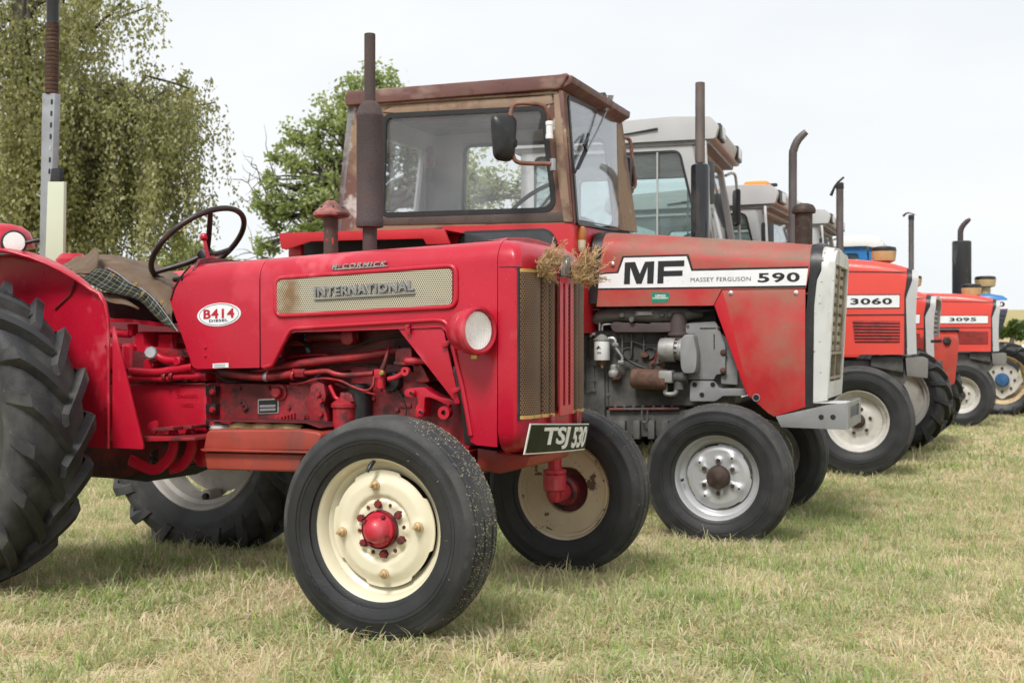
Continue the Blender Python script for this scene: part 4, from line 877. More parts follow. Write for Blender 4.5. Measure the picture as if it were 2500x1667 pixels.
pipe('filter_pipe', 'A2', [(1172, 1110, -.26), (1150, 1100, -.26), (1128, 1060, -.26), (1110, 1022, -.26)], .008, M['red'])
cyl('oil_filter_can', f.at('A2', 1300, 1140, -.19), (0, 0, 1), .05, .16, M['black'], t1, 24, .01)
lathe('sump', [(0, 0), (.14, 0), (.14, .1), (0, .1)], (0, 0, 0), (0, 0, 1), M['red_dark'], t1, 8) if 0 else plate('sump', f.poly('A2', -.15, [(1090, 1320), (2000, 1400), (1960, 1560), (1100, 1540)]), -.15, .15, M['red_dark'], t1, .02)
# front axle
axz = .344; axf = .294
ax_l, ax_r = Vector((0.0, -.62, axz + .085)), Vector((0.0, .62, axf + .085))
plate('axle_beam', [(-.64, axz + .11), (0, .45), (.63, axf + .145), (.63, axf + .22), (0, .55), (-.64, axz + .19)], -.065, -.01, M['red_dirty'], t1, .008, YZ)
for s, z in ((-1, axz), (1, axf)):
    kp = lathe('king_pin', [(0, -.03), (.026, -.03), (.030, .012), (.044, .016), (.050, .022), (.050, .082), (.044, .088), (.050, .092), (.050, .104), (.030, .108), (.029, .27), (0, .27)], (.0, s * .60, z + .0), (0, 0, 1), M['red'], t1, 24)
    cyl('stub_axle', (0, s * .68, z), (0, 1, 0), .038, .16, M['red'], kp, 20); cyl('hub_shell', (0, s * .725, z), (0, 1, 0), .062, .06, M['red_dirty'], kp, 28, .012)
    box('steering_arm', (-.09, s * .57, z + .16), (.18, .03, .025), M['red'], kp, .006)
tube('radius_rod', [(.02, -.3, axz + .16), (-.5, -.2, .46), (-1.0, -.1, .48)], .022, M['red_dirty'], t1, 8)
plate('axle_bolster', f.poly('A4', -.2, [(560, 1390), (900, 1450), (880, 1510), (700, 1560), (560, 1520)]), -.2, .2, M['toolbox'], t1, .01)
tube('track_rod', [(-.17, -.57, axz + .16), (-.17, .3, axf + .22)], .014, M['red_dirty'], t1, 8)
# front wheels
def t1_front(y, z, side, near):
    wme = empty('front_wheel', (-.01, y, z), 0, t1); cm = M['cream'] if near else M['cream_dirty']
    front_tyre(wme, .364, .235 if near else .222, .198, M['rubber'], M['rubber_dusty'])
    rm = lathe('rim', rim_profile(.236 if near else .223, .062), (0, 0, 0), (0, 1, 0), cm, wme, 80)
    def rf(th):
        q = (th + .12) % (PI / 2); return .1885 - (.009 if .46 < q < 1.10 else 0)
    def zf(r, th):
        fl = .5 + .5 * math.cos(12 * th)
        return .030 + .014 * max(0, min(1, (.178 - r) / .03)) - .014 * max(0, min(1, (.112 - r) / .012)) + .006 * max(0, min(1, (.098 - r) / .01)) + (.006 * fl * math.exp(-((r - .088) / .014) ** 2)) + .010 * sum(math.exp(-(((r * math.sin(th) - .142 * math.sin(a)) ** 2 + (r * math.cos(th) - .142 * math.cos(a)) ** 2) / .00035)) for a in (-.12, PI / 2 - .12, PI - .12, 1.5 * PI - .12))
    if near:
        polar_disc('wheel_disc', rf, zf, .03, cm, wme, 120, 30, .006, 0, side)
        for a in (-.12, PI / 2 - .12, PI - .12, 1.5 * PI - .12):
            c = Vector((.142 * math.sin(a), side * .054, .142 * math.cos(a)))
            lathe('rim_stud', [(0, .032), (.005, .032), (.006, .014), (.010, .014), (.012, .012), (.012, .004), (.016, .003), (.017, 0), (0, 0)], c, (0, side, 0), M['stud'], wme, 12)
        wheel_bolts(wme, 6, .080, side * .036, .0125, .022, M['rusty_red_bolt'], side, -.12)
        for i in range(6):
            a = -.12 + PI / 6 + i * PI / 3; cyl('vent_hole', (.083 * math.sin(a), side * .0385, .083 * math.cos(a)), (0, 1, 0), .0065, .012, M['rusty_red_bolt'], wme, 12, .001)
        cyl('gap_shade_disc', (0, .03, 0), (0, 1, 0), .172, .02, M['black'], wme, 40)  # black disc added so the slits round the wheel disc read as shade
        lathe('hub', [(.059, 0), (.059, .040), (.055, .046), (.046, .048), (.043, .053), (.040, .064), (.032, .078), (.017, .087), (0, .089)], (0, side * .022, 0), (0, side, 0), M['red'], wme, 36)
        lathe('hub_ring', [(.061, 0), (.0625, .008), (.0625, .02), (.061, .026)], (0, side * .04, 0), (0, side, 0), M['rusty_red_bolt'], wme, 36)
        wheel_bolts(wme, 4, .050, side * .072, .0065, .010, M['rusty_red_bolt'], side, .5, 'hub_bolt')
        tube('valve_stem', [(-.02, side * .055, .218), (-.022, side * .075, .205), (-.028, side * .085, .185)], [.006, .008, .005], M['black'], wme, 8)
        clippings(wme, .364, .198, 600, (.3, 2.4), 4, False); clippings(wme, .364, .198, 40, (.2, 2.2), 5)
    else:
        polar_disc('wheel_disc', lambda th: .203, lambda r, th: .030 - .0 * r + (.020 if r > .195 else 0) + 0, .103, cm, wme, 72, 16, .006, 0, -1)
        for a in (.2, 1.77, 3.3, 4.9): lathe('rim_stud', [(.011, 0), (.011, .005), (.007, .006), (0, .006)], (.155 * math.sin(a), -.030, .155 * math.cos(a)), (0, -1, 0), M['cream_dirty'], wme, 12)
        cyl('hub', (0, .012, 0), (0, 1, 0), .125, .03, M['red_dark'], wme, 28); lathe('disc_barrel', [(.104, -.034), (.100, -.03), (.098, .03), (.104, .03)], (0, 0, 0), (0, 1, 0), cm, wme, 48)
        clippings(wme, .364, .198, 120, (.0, 2.4), 8, False)
    # size moulding on the sidewall
    if near:
        for th0, body in ((3.95, '6.00-16'), (.85, '6.00-16')):
            rr = .292; e = Vector((math.sin(th0), 0, math.cos(th0))); tdir = Vector((math.cos(th0), 0, -math.sin(th0))); c = e * rr + Vector((0, side * .0965, 0))
            o = text('size_moulding', body, c - tdir * .055 - e * .011, c + tdir * .055 - e * .011, c - tdir * .055 + e * .011, M['rubber'], wme, .003, .01)
            for v in o.data.vertices:
                d = v.co - e * rr; al = d.dot(tdir) / rr; k = rr + d.dot(e); v.co = (e * math.cos(al) + tdir * math.sin(al)) * k + Vector((0, v.co.y, 0))
t1_front(-.79, axz + .004, -1, True); t1_front(.79, axf, 1, False)
# rear wheels
def t1_rear(y, z, side, R=.625):
    wme = empty('rear_wheel', (-1.985, y, z), 0, t1)
    lug_tyre(wme, R, .375, .31, 20, .034, M['rubber'], M['rubber_dusty'])
    lathe('rim', rim_profile(.376, .115), (0, 0, 0), (0, 1, 0), M['wheel_grey'] if side > 0 else M['cream'], wme, 72)
    dm = M['wheel_grey'] if side > 0 else M['cream']
    polar_disc('wheel_disc', lambda th: .30 + .03 * max(0, math.cos(6 * th)) ** 4, lambda r, th: .05 - .06 * max(0, (.2 - r) / .2), .05, dm, wme, 72, 10, .01, 0, side)
    for i in range(6):
        a = i * PI / 3; c = Vector((.315 * math.sin(a), -side * .0, .315 * math.cos(a))); box('rim_lug', c, (.05, .10, .06), dm, wme, .006, Matrix.Rotation(a, 3, 'Y')); hexbolt('lug_bolt', c + Vector((0, -side * .05, 0)), (0, -side, 0), .016, .02, M['hub_brown'], wme)
    cyl('hub', (0, -side * .02, 0), (0, 1, 0), .11, .12, M['red_dirty'], wme, 28, .01)
    return wme
t1_rear(-.80, .60, -1); t1_rear(.80, .475, 1)
tube('rear_axle', [(-1.985, -.72, .59), (-1.985, -.2, .585), (-1.985, .2, .53), (-1.985, .72, .49)], [.07, .10, .10, .07], M['red_dark'], t1, 14)
plate('differential_housing', [(-2.25, .42), (-2.2, .8), (-2.0, .92), (-1.6, .92), (-1.3, .86), (-1.3, .45), (-1.7, .36), (-2.1, .36)], -.22, .22, M['red_dark'], t1, .04)
# mudguards: a wall inside the tyre whose crown curls outwards
def mudguard(s, dz=0):
    cx, cz, xf = -1.985, .60, -1.437
    path = [(cx + .728 * math.sin(R_(a)), cz + .728 * math.cos(R_(a)), 1.0 if a < 10 else max(.10, 1 - (a - 10) / 34)) for a in range(-100, 41, 5)]
    path += [(-1.478, 1.140, .10), (-1.452, 1.100, .08), (-1.440, 1.050, .06), (xf, .98, .05), (xf, .80, .05), (xf, .53, .05)]
    secs = [(.0, -.045), (.006, -.022), (.022, -.006), (.05, .002), (.10, .004), (.16, .002), (.165, -.012)]      # lateral reach, lift along the outward normal
    bm = bmesh.new(); rows = []
    for i, (x, z, wf) in enumerate(path):
        a, b = path[max(i - 1, 0)], path[min(i + 1, len(path) - 1)]; tx, tz = b[0] - a[0], b[1] - a[1]; l = math.hypot(tx, tz); nx_, nz2 = -tz / l, tx / l
        if nx_ * (x - cx) + nz2 * (z - cz) < 0: nx_, nz2 = -nx_, -nz2
        k = max(wf, .12); rows.append([bm.verts.new((x + nx_ * n * k, s * (.52 + y * wf), z + nz2 * n * k + dz)) for y, n in secs])
    for a, b in zip(rows, rows[1:]):
        for k in range(len(secs) - 1): bm.faces.new((a[k], a[k + 1], b[k + 1], b[k]))
    wall = [r[0] for r in rows if r[0].co.z - dz > .50 or r is rows[-1]]
    p = [bm.verts.new((x, s * .52, z + dz)) for x, z in ((-1.75, .53), (-1.98, .66), (-2.3, .62))]
    bm.faces.new(wall + p)
    o = fin('mudguard', bm, M['red'], t1, ang=40, recalc=False); q = o.modifiers.new('sheet', 'SOLIDIFY'); q.thickness = .006; q.offset = 0
    tube('guard_bead', [(x, s * (.52 + .165 * wf), z + dz - .002) for x, z, wf in path], .007, M['red'], o, 8)
    for z in (.93, .81, .69, .59): hexbolt('bolt', (xf - .014, s * .524, z + dz), (0, s, 0), .006, .005, M['red_dirty'], o)
    if s < 0: plate('footrest_gusset', [(xf + .008, 1.01), (xf + .014, 1.01), (-1.275, .55), (-1.275, .53), (xf + .008, .53)], s * .515, s * .505, M['red'], o, .002)
    tube('guard_crease', [(cx + .70 * math.sin(R_(33)), s * .535, cz + dz + .70 * math.cos(R_(33))), (cx + .64 * math.sin(R_(33)), s * .525, cz + dz + .64 * math.cos(R_(33))), (cx + .55 * math.sin(R_(29)), s * .525, cz + dz + .55 * math.cos(R_(29)))], .006, M['red_dark'], o, 6)
    return o
mudguard(-1); mudguard(1, -.03)
# side lamp on the near guard
lp = empty('side_lamp', tuple(f.at('C1', 135, 125, -.62)), 0, t1)
lathe('lamp_housing', [(0, -.09), (.03, -.088), (.045, -.06), (.05, -.03), (.05, 0), (.046, .004), (0, .004)], (0, 0, 0), (.75, -.65, 0), M['black'], lp, 28)
lathe('lens', [(.042, .004), (.03, .010), (0, .013)], (0, 0, 0), (.75, -.65, 0), M['lamp_glass'], lp, 28); lathe('reflector', [(.041, .0045), (0, .0046)], (0, 0, 0), (.75, -.65, 0), M['lit_bowl'], lp, 20)
tube('bulb_lead', [(.03, .03, 0), (.075, .06, .012)], .008, M['black'], lp, 8)
plate('lamp_bracket', [(-.10, -.05), (.02, -.05), (.02, -.042), (-.10, -.042)], -.03, .03, M['steel'], lp, .001)
lathe('guard_dome', [(0, .10), (.04, .098), (.08, .088), (.11, .066), (.125, .03), (.128, 0), (0, 0)], tuple(f.at('C1', 20, 175, -.50)), (0, 0, 1), M['red'], t1, 32)
# seat
sx = f.at('B6', 760, 1000, -.1); 
seat = plate('seat_cushion', rnd(f.poly('B6', -.22, [(330, 830), (900, 880), (990, 1000), (1000, 1110), (900, 1110), (480, 1090), (400, 1050)]), .03, 4), -.22, .26, M['seat'], t1, .02, seg=3)
plate('seat_pan', rnd(f.poly('B6', -.24, [(455, 1090), (600, 1085), (980, 1130), (1010, 1165), (900, 1160), (640, 1125), (460, 1120)]), .008, 3), -.24, .27, M['red'], t1, .004)
tube('seat_support', f.pts('B6', [(450, 1225, -.2), (660, 1235, -.2)]), .018, M['red'], t1, 12); plate('seat_bracket', f.poly('B6', -.2, [(640, 1140), (690, 1140), (690, 1250), (650, 1260)]), -.21, -.17, M['red'], t1, .005)
tube('seat_spring', f.pts('B6', [(800, 1240, .1), (960, 1250, .1)]), .012, M['red_dark'], t1, 8)
bx_ = f.at('C1', 690, 290, .2); lathe('seat_back', [(0, .10), (.05, .098), (.075, .07), (.08, 0), (0, 0)], (bx_.x, .2, bx_.z - .07), (0, 0, 1), M['red'], t1, 28)
# steering wheel
sc_ = f.at('D', 456, 562, 0); al = R_(41); e1, e2 = Vector((0, 1, 0)), Vector((math.cos(al), 0, math.sin(al))); nn = Vector((-math.sin(al), 0, math.cos(al)))
SW = mat('worn_brown_black_wheel', (.022, .014, .014), .4, 0, .3, 14, [((.25, .24, .24), 14, .69, .73, .7, .5, None), ((.09, .02, .02), 9, .56, .66, .6, .5, None)], .15, 60)
sw = tube('steering_wheel', [sc_ + (e1 * math.cos(2 * PI * k / 56) + e2 * math.sin(2 * PI * k / 56)) * .226 for k in range(56)], .0125, SW, t1, 10, closed=True)
hub = sc_ - nn * .055
for a in (R_(118), R_(-2), R_(238)):
    d = e1 * math.cos(a) + e2 * math.sin(a); tube('wheel_spoke', [hub + d * .02, hub + d * .09 + nn * .012, sc_ + d * .222], [.015, .012, .011], SW, sw, 8, smooth=3)
lathe('wheel_hub', [(0, -.03), (.034, -.03), (.036, .01), (.026, .02), (0, .022)], hub, nn, M['black'], sw, 24)
tube('steering_column', [hub - nn * .03, hub - nn * .16], [.028, .036], M['red'], t1, 16)
thr = f.pts('B6', [(1412, 555, -.06), (1395, 470, -.06), (1366, 310, -.06)]); tl_ = tube('throttle_lever', thr, [.011, .009, .007], M['red'], t1, 10); lathe('lever_knob', [(0, -.018), (.010, -.0155), (.016, -.009), (.0185, 0), (.016, .009), (.010, .0155), (0, .018)], thr[-1], (0, 0, 1), M['red'], tl_, 20, 60)
# controls on the gearbox
lk = cyl('valve_knob', f.at('B7', 345, 322, -.27), (.4, -.9, .2), .028, .045, M['steel'], t1, 8, .006)
pipe('valve_pipe', 'B7', [(370, 325, -.26), (420, 360, -.26), (480, 372, -.26), (560, 370, -.26)], .017, M['red'])
cyl('valve_boss', f.at('B7', 350, 400, -.23), (0, -1, 0), .026, .06, M['red'], t1, 16); cyl('valve_boss', f.at('B7', 530, 375, -.27), (0, -1, 0), .018, .03, M['red'], t1, 14)
plate('quadrant', f.poly('B7', -.22, [(390, 290), (560, 300), (590, 350), (560, 360), (400, 340)]), -.23, -.20, M['red_dirty'], t1, .004)
# footplate, pedals
plate('footplate', f.poly('B7', -.45, [(240, 898), (650, 905), (655, 925), (240, 935)]), -.46, -.25, M['red_dirty'], t1, .003)
for (P, nm) in (([(470, 860, -.36), (492, 870, -.36), (500, 940, -.36), (482, 1020, -.36), (430, 1090, -.36), (360, 1130, -.36), (260, 1095, -.36), (190, 1060, -.36)], 'brake_pedal'), ([(595, 850, -.30), (612, 870, -.30), (625, 950, -.30), (600, 1040, -.30), (545, 1105, -.30), (470, 1125, -.30)], 'clutch_pedal')):
    C = smooth_path(f.pts('B7', P), 4); bm = bmesh.new(); rows = []
    for i, p in enumerate(C):
        a = C[max(i - 1, 0)]; b = C[min(i + 1, len(C) - 1)]; d = (b - a).normalized(); n_ = Vector((-d.z, 0, d.x)); wd = .021
        rows.append([bm.verts.new(p + n_ * wd + Vector((0, -.007, 0))), bm.verts.new(p - n_ * wd + Vector((0, -.007, 0))), bm.verts.new(p - n_ * wd + Vector((0, .007, 0))), bm.verts.new(p + n_ * wd + Vector((0, .007, 0)))])
    for a, b in zip(rows, rows[1:]):
        for k in range(4): bm.faces.new((a[k], a[(k + 1) % 4], b[(k + 1) % 4], b[k]))
    bm.faces.new(rows[0]); bm.faces.new(rows[-1][::-1]); o = fin(nm, bm, M['red'], t1, .003)
    top_ = C[0]; box('pedal_pad', (top_.x + .005, top_.y, top_.z + .01), (.11, .10, .014), M['rusty_red_bolt'], o, .003, Matrix.Rotation(R_(-4), 3, 'Y'))
plate('latch_plate', rnd(f.poly('B7', -.38, [(330, 800), (372, 785), (390, 830), (370, 880), (300, 870), (305, 830)]), .01, 3), -.385, -.37, M['red'], t1, .002)
tube('return_spring', [f.at('B7', 360 + 14 * math.cos(k * 1.1), 990 + k * 2.6, -.34) + Vector((0, .016 * math.sin(k * 1.1), 0)) for k in range(44)], .004, M['black'], t1, 5)
plate('belly_casting', f.poly('A1', -.2, [(350, 1000), (520, 985), (600, 1000), (700, 1060), (560, 1120), (380, 1100)]), -.18, .2, M['interior'], t1, .03)
# battery box slung beside the engine
tb = plate('toolbox', f.poly('B7', -.40, [(706, 1008), (1400, 1022), (1360, 1148), (722, 1130)]), -.40, -.24, M['toolbox'], t1, .012, seg=3)
plate('box_lid', f.poly('B7', -.40, [(706, 990), (724, 880), (745, 852), (1370, 852), (1500, 870), (1530, 890), (1500, 1004)]), -.405, -.235, M['toolbox'], tb, .014, seg=3)
plate('box_lip', f.poly('B7', -.42, [(682, 984), (1500, 1004), (1500, 1018), (700, 1002)]), -.425, -.225, M['toolbox'], tb, .004)
plate('tray_plate', f.poly('B7', -.36, [(735, 788), (1300, 796), (1430, 800), (1530, 836), (1530, 842), (1425, 806), (735, 794)]), -.37, -.22, M['red_dark'], t1, .001)
rp = empty('rope_coil', (0, 0, 0)); bpy.data.objects.remove(rp)
# pale marker board and beacon stalk behind the seat
pole = empty('beacon_stalk', (0, 0, 0), 0, t1); PY = .35
pw = lambda x, y, l=PY: f.at('D', x, y, l)
a0, a1 = pw(103, 640), pw(117, 216); 
pm = plate('angle_post', [(p.x, p.z) for p in (pw(96, 640), pw(118, 640), pw(133, 216), pw(104, 216))], PY - .02, PY + .02, M['steel'], pole, .003)
for i in range(7): plate('post_slot', rnd([(p.x, p.z) for p in (pw(124.5 - i * .9, 230 + i * 26.5), pw(128.5 - i * .9, 230 + i * 26.5), pw(128 - i * .9, 242 + i * 26.5), pw(124 - i * .9, 242 + i * 26.5))], .006, 3), PY - .0225, PY - .019, M['black'] if i != 4 else M['zinc'], pole, 0)
N = 34
for i in range(N):
    y = 56 + i * (160 / N); c = pw(120.5 - (y - 56) * .014, y); tube('coil_ring', [c + Vector((.027 * math.cos(2 * PI * k / 14), .027 * math.sin(2 * PI * k / 14), 0)) for k in range(14)], .0075, M['rust'] if i % 2 else M['hub_brown'], pole, 5, closed=True) if i % 1 == 0 else None
tube('coil_core', [pw(118, 218), pw(121, 40)], .024, M['rust'], pole, 12)
zt = pw(121, 56); lathe('beacon_mount', [(.030, 0), (.030, .10), (.036, .12), (.030, .14), (.038, .16), (.030, .18), (.04, .20), (.09, .235), (.10, .26), (.09, .29), (0, .30)], zt, (0, 0, 1), M['black'], pole, 28)
bd_ = plate('marker_board', [(p.x, p.z) for p in (pw(105, 660, .28), pw(147, 660, .28), pw(150, 418, .28), pw(113, 418, .28))], .27, .29, M['pale_board'], pole, .003)
plate('board_clamp', [(p.x, p.z) for p in (pw(118, 418, .3), pw(140, 418, .3), pw(140, 386, .3), pw(121, 388, .3))], .29, .32, M['black'], pole, .003)
tube('wire_tie', [pw(84, 446), pw(96, 454), pw(108, 452)], .004, M['steel'], pole, 6)
# ---- smaller fittings in the open engine bay
plate('engine_core', f.poly('A2', -.10, [(380, 900), (1750, 860), (1750, 1200), (380, 1200)]), -.10, .10, M['red_dark'], t1, .01)
WIRE = mat('black_wire', (.015, .015, .016), .5)
for P in ([(860, 800, -.15), (1000, 770, -.16), (1180, 790, -.16), (1400, 730, -.15), (1600, 700, -.14)], [(1000, 985, -.23), (1120, 905, -.2), (1250, 885, -.19), (1420, 900, -.19)], [(1500, 1010, -.2), (1560, 1080, -.2), (1600, 1180, -.2), (1560, 1300, -.2)], [(300, 930, -.25), (380, 945, -.25), (440, 990, -.24), (520, 1000, -.24)]):
    tube('engine_wire', f.pts('A2', P), .0035, WIRE, t1, 6, smooth=5)
pad = plate('casting_pad', rnd(f.poly('C2', -.17, [(1030, 1062), (1175, 1062), (1182, 1110), (1160, 1122), (1030, 1120)]), .008, 3), -.177, -.168, M['red_dirty'], t1, .003)
for x, y in ((1047, 962), (880, 915), (700, 1010), (640, 900), (1000, 1150)): hexbolt('engine_bolt', f.at('C2', x, y, -.17), (0, -1, 0), .009, .010, M['red_dirty'], t1)
for x, y in ((386, 518), (450, 520), (566, 514), (640, 514), (700, 512)): hexbolt('engine_bolt', f.at('B7', x, y, -.236) + Vector((0, .01, 0)), (0, 0, 1), .010, .012, M['red'], t1)
for x, y in ((1145, 484), (440, 486), (488, 480), (1330, 474)):
    c = f.at('B7', x, y, -.268); lathe('pipe_clamp', [(.0185, -.008), (.0195, -.006), (.0195, .006), (.0185, .008)], c, (1, 0, 0), M['steel'] if x == 1145 else M['red_dirty'], t1, 16); hexbolt('engine_bolt', c + Vector((0, 0, .018)), (0, 0, 1), .006, .008, M['red_dirty'], t1)
for k in range(5): plate('casting_rib', f.poly('B7', -.215, [(1250 + 22 * k, 760 - 6 * k), (1256 + 22 * k, 760 - 6 * k), (1252 + 24 * k, 800), (1246 + 24 * k, 800)]), -.226, -.213, M['red_dirty'], t1, .002)
pipe('dip_stick', 'A2', [(1440, 1060, -.20), (1446, 1010, -.21), (1452, 960, -.22)], .005, M['red_dirty'], 2)
plate('sill_flange', f.poly('B7', -.24, [(300, 528), (726, 526), (726, 538), (300, 540)]), -.248, -.235, M['red_dirty'], t1, .002)
lathe('drain_plug', [(0, .02), (.012, .02), (.012, .006), (.02, .006), (.02, 0)], f.at('B7', 1410, 770, -.215), (0, -1, 0), M['red_dirty'], t1, 6)
for x, y in ((1300, 700), (1160, 560), (960, 560), (1210, 780)): hexbolt('engine_bolt', f.at('B7', x, y, -.216), (0, -1, 0), .008, .009, M['red_dirty'], t1)

# ---- things lying on tractor one
def place(o, fr): o.location = (fr.c.x, fr.c.y, 0); o.rotation_euler = (0, 0, -R_(fr.phi)); return o
bm = bmesh.new()
add_tube(bm, smooth_path(f.pts('B7', [(900, 838, -.33), (960, 822, -.34), (1040, 838, -.33), (1110, 826, -.34), (1200, 838, -.33), (1290, 834, -.34), (1390, 846, -.33)]), 5), .017, 8)
add_tube(bm, smooth_path(f.pts('B7', [(930, 845, -.30), (1010, 812, -.30), (1090, 842, -.30), (1180, 822, -.30), (1320, 846, -.30)]), 5), .016, 8)
place(fin('rope', bm, M['rope'], None, ang=60, doubles=False), F1); tag(bpy.context.scene.objects['rope'], 'frayed straw-coloured rope stuffed on top of the faded red toolbox', 'rope')
RAG = mat('grey_rag', (.45, .44, .42), .9, 0, .1, 20, [], .4, 40)
bm = bmesh.new(); c0 = f.at('B7', 820, 838, -.33)
bmesh.ops.create_icosphere(bm, subdivisions=3, radius=1)
for v in bm.verts:
    n_ = noise.noise(v.co * 2.3) * .4; v.co = Vector((v.co.x * .045 * (1 + n_), v.co.y * .03, v.co.z * .018 * (1 + n_))) + c0
place(fin('rag', bm, RAG, None, ang=60), F1); tag(bpy.context.scene.objects['rag'], 'crumpled pale rag wedged on the toolbox lid beside the rope', 'rag')
# jacket thrown over the seat
def surf_grid(rows, nu, nv, wr, amp, seed):
    R2 = [smooth_path(r, nu) for r in rows]; n = len(R2[0]); cols = [smooth_path([R2[j][i] for j in range(len(R2))], nv) for i in range(n)]
    out = []
    for i, cpts in enumerate(cols):
        row = []
        for j, p in enumerate(cpts):
            d = Vector((noise.noise(p * wr + Vector((seed, 0, 0))), noise.noise(p * wr + Vector((0, seed, 5))), noise.noise(p * wr + Vector((9, 0, seed)))))
            d += .5 * Vector((noise.noise(p * wr * 2.3 + Vector((seed, 3, 0))), noise.noise(p * wr * 2.3), noise.noise(p * wr * 2.3 + Vector((1, 1, seed)))))
            row.append(p + d * amp)
        out.append(row)
    return out
def grid_obj(name, G, m, parent, thick=.006):
    bm = bmesh.new(); V = [[bm.verts.new(p) for p in r] for r in G]
    for a, b in zip(V, V[1:]):
        for k in range(len(a) - 1): bm.faces.new((a[k], a[k + 1], b[k + 1], b[k]))
    o = fin(name, bm, m, parent, ang=80, doubles=False); s = o.modifiers.new('cloth', 'SOLIDIFY'); s.thickness = thick; s.offset = 0
    return o
jk = F1.root('jacket'); tag(jk, 'brown wax jacket with tartan lining thrown over the tractor seat', 'jacket')
def PLAID():
    m = bpy.data.materials.new('tartan_lining'); m.use_nodes = True; t = m.node_tree; b = t.nodes['Principled BSDF']
    uv = _n(t, 'ShaderNodeAttribute', attribute_name='cloth_uv'); sp_ = _n(t, 'ShaderNodeSeparateXYZ'); t.links.new(uv.outputs['Vector'], sp_.inputs[0])
    def stripes(s, k):
        fr_ = mth(t, 'FRACT', mth(t, 'MULTIPLY', s, k)); return ramp(t, fr_, [(0, (.012, .014, .02)), (.18, (.012, .014, .02)), (.20, (.33, .31, .27)), (.24, (.33, .31, .27)), (.26, (.02, .05, .04)), (.45, (.02, .05, .04)), (.47, (.3, .29, .26)), (.50, (.3, .29, .26)), (.52, (.014, .016, .028)), (.78, (.014, .016, .028)), (.80, (.28, .30, .07)), (.83, (.28, .30, .07)), (.85, (.02, .03, .035))])
    c = mixc(t, .5, stripes(sp_.outputs[0], 5.5), stripes(sp_.outputs[1], 2.0)); c = mixc(t, 1.0, c, (.85, .82, .75), 'MULTIPLY')
    t.links.new(c, b.inputs['Base Color']); b.inputs['Roughness'].default_value = .95; return m
J = lambda L: f.pts('B6', L)
G = surf_grid([J([(20, 640, .30), (300, 560, .34), (600, 560, .36), (850, 620, .34), (1090, 720, .30)]),
               J([(20, 585, .05), (230, 505, .05), (480, 495, .05), (760, 560, .05), (1070, 700, .05)]),
               J([(40, 610, -.16), (300, 600, -.18), (560, 640, -.20), (800, 760, -.21), (1060, 880, -.20)]),
               J([(120, 650, -.24), (330, 690, -.27), (620, 760, -.28), (860, 900, -.28), (1075, 1060, -.27)]),
               J([(200, 690, -.25), (420, 760, -.28), (680, 850, -.29), (900, 1020, -.30), (1105, 1200, -.29)])], 12, 9, 7.5, .026, 2.0)
grid_obj('jacket_body', G, M['jacket'], jk)
G = surf_grid([J([(60, 600, -.10), (160, 520, -.10), (250, 465, -.10), (322, 405, -.10)]), J([(100, 620, -.2), (200, 580, -.2), (290, 545, -.2), (350, 478, -.18)]), J([(90, 660, -.25), (210, 650, -.25), (310, 620, -.25), (355, 540, -.22)])], 6, 5, 9, .012, 5.0)
grid_obj('collar', G, M['jacket'], jk)
G = surf_grid([J([(330, 600, -.285), (480, 640, -.292), (620, 720, -.30), (800, 830, -.305), (960, 970, -.31), (1110, 1205, -.31)]), J([(260, 660, -.29), (420, 720, -.305), (570, 800, -.315), (760, 880, -.32), (920, 1030, -.32), (1080, 1185, -.315)]), J([(200, 700, -.285), (330, 790, -.30), (520, 850, -.31), (730, 900, -.31), (880, 1040, -.315), (1040, 1170, -.31)])], 8, 6, 8, .008, 7.0)
pl_ = grid_obj('tartan_lining', G, PLAID(), jk, .004)
uvat = pl_.data.attributes.new('cloth_uv', 'FLOAT_VECTOR', 'POINT'); nu, nv = len(G), len(G[0]); uvat.data.foreach_set('vector', [c for i in range(nu) for j in range(nv) for c in (i / nu * 1.1, j / nv, 0)])
tube('zip', smooth_path(J([(445, 605, -.30), (540, 660, -.305), (640, 740, -.31), (760, 800, -.315), (880, 900, -.32), (1000, 1050, -.322), (1110, 1210, -.32)]), 4), .0024, M['steel'], jk, 6)
G = surf_grid([J([(340, 830, -.27), (480, 860, -.28), (620, 900, -.285), (745, 995, -.285)]), J([(370, 900, -.285), (470, 930, -.295), (590, 950, -.30), (735, 1002, -.295)])], 6, 4, 9, .006, 9.0)
grid_obj('jacket_flap', G, M['jacket'], jk)
for x, y in ((65, 612), (492, 682), (712, 762), (783, 845), (964, 935)): lathe('press_stud', [(.003, .004), (.008, .004), (.009, 0), (.003, 0), (.003, .004)], f.at('B6', x, y, -.328 if x > 100 else -.26), (0, -1, .2), M['brass'], jk, 12)
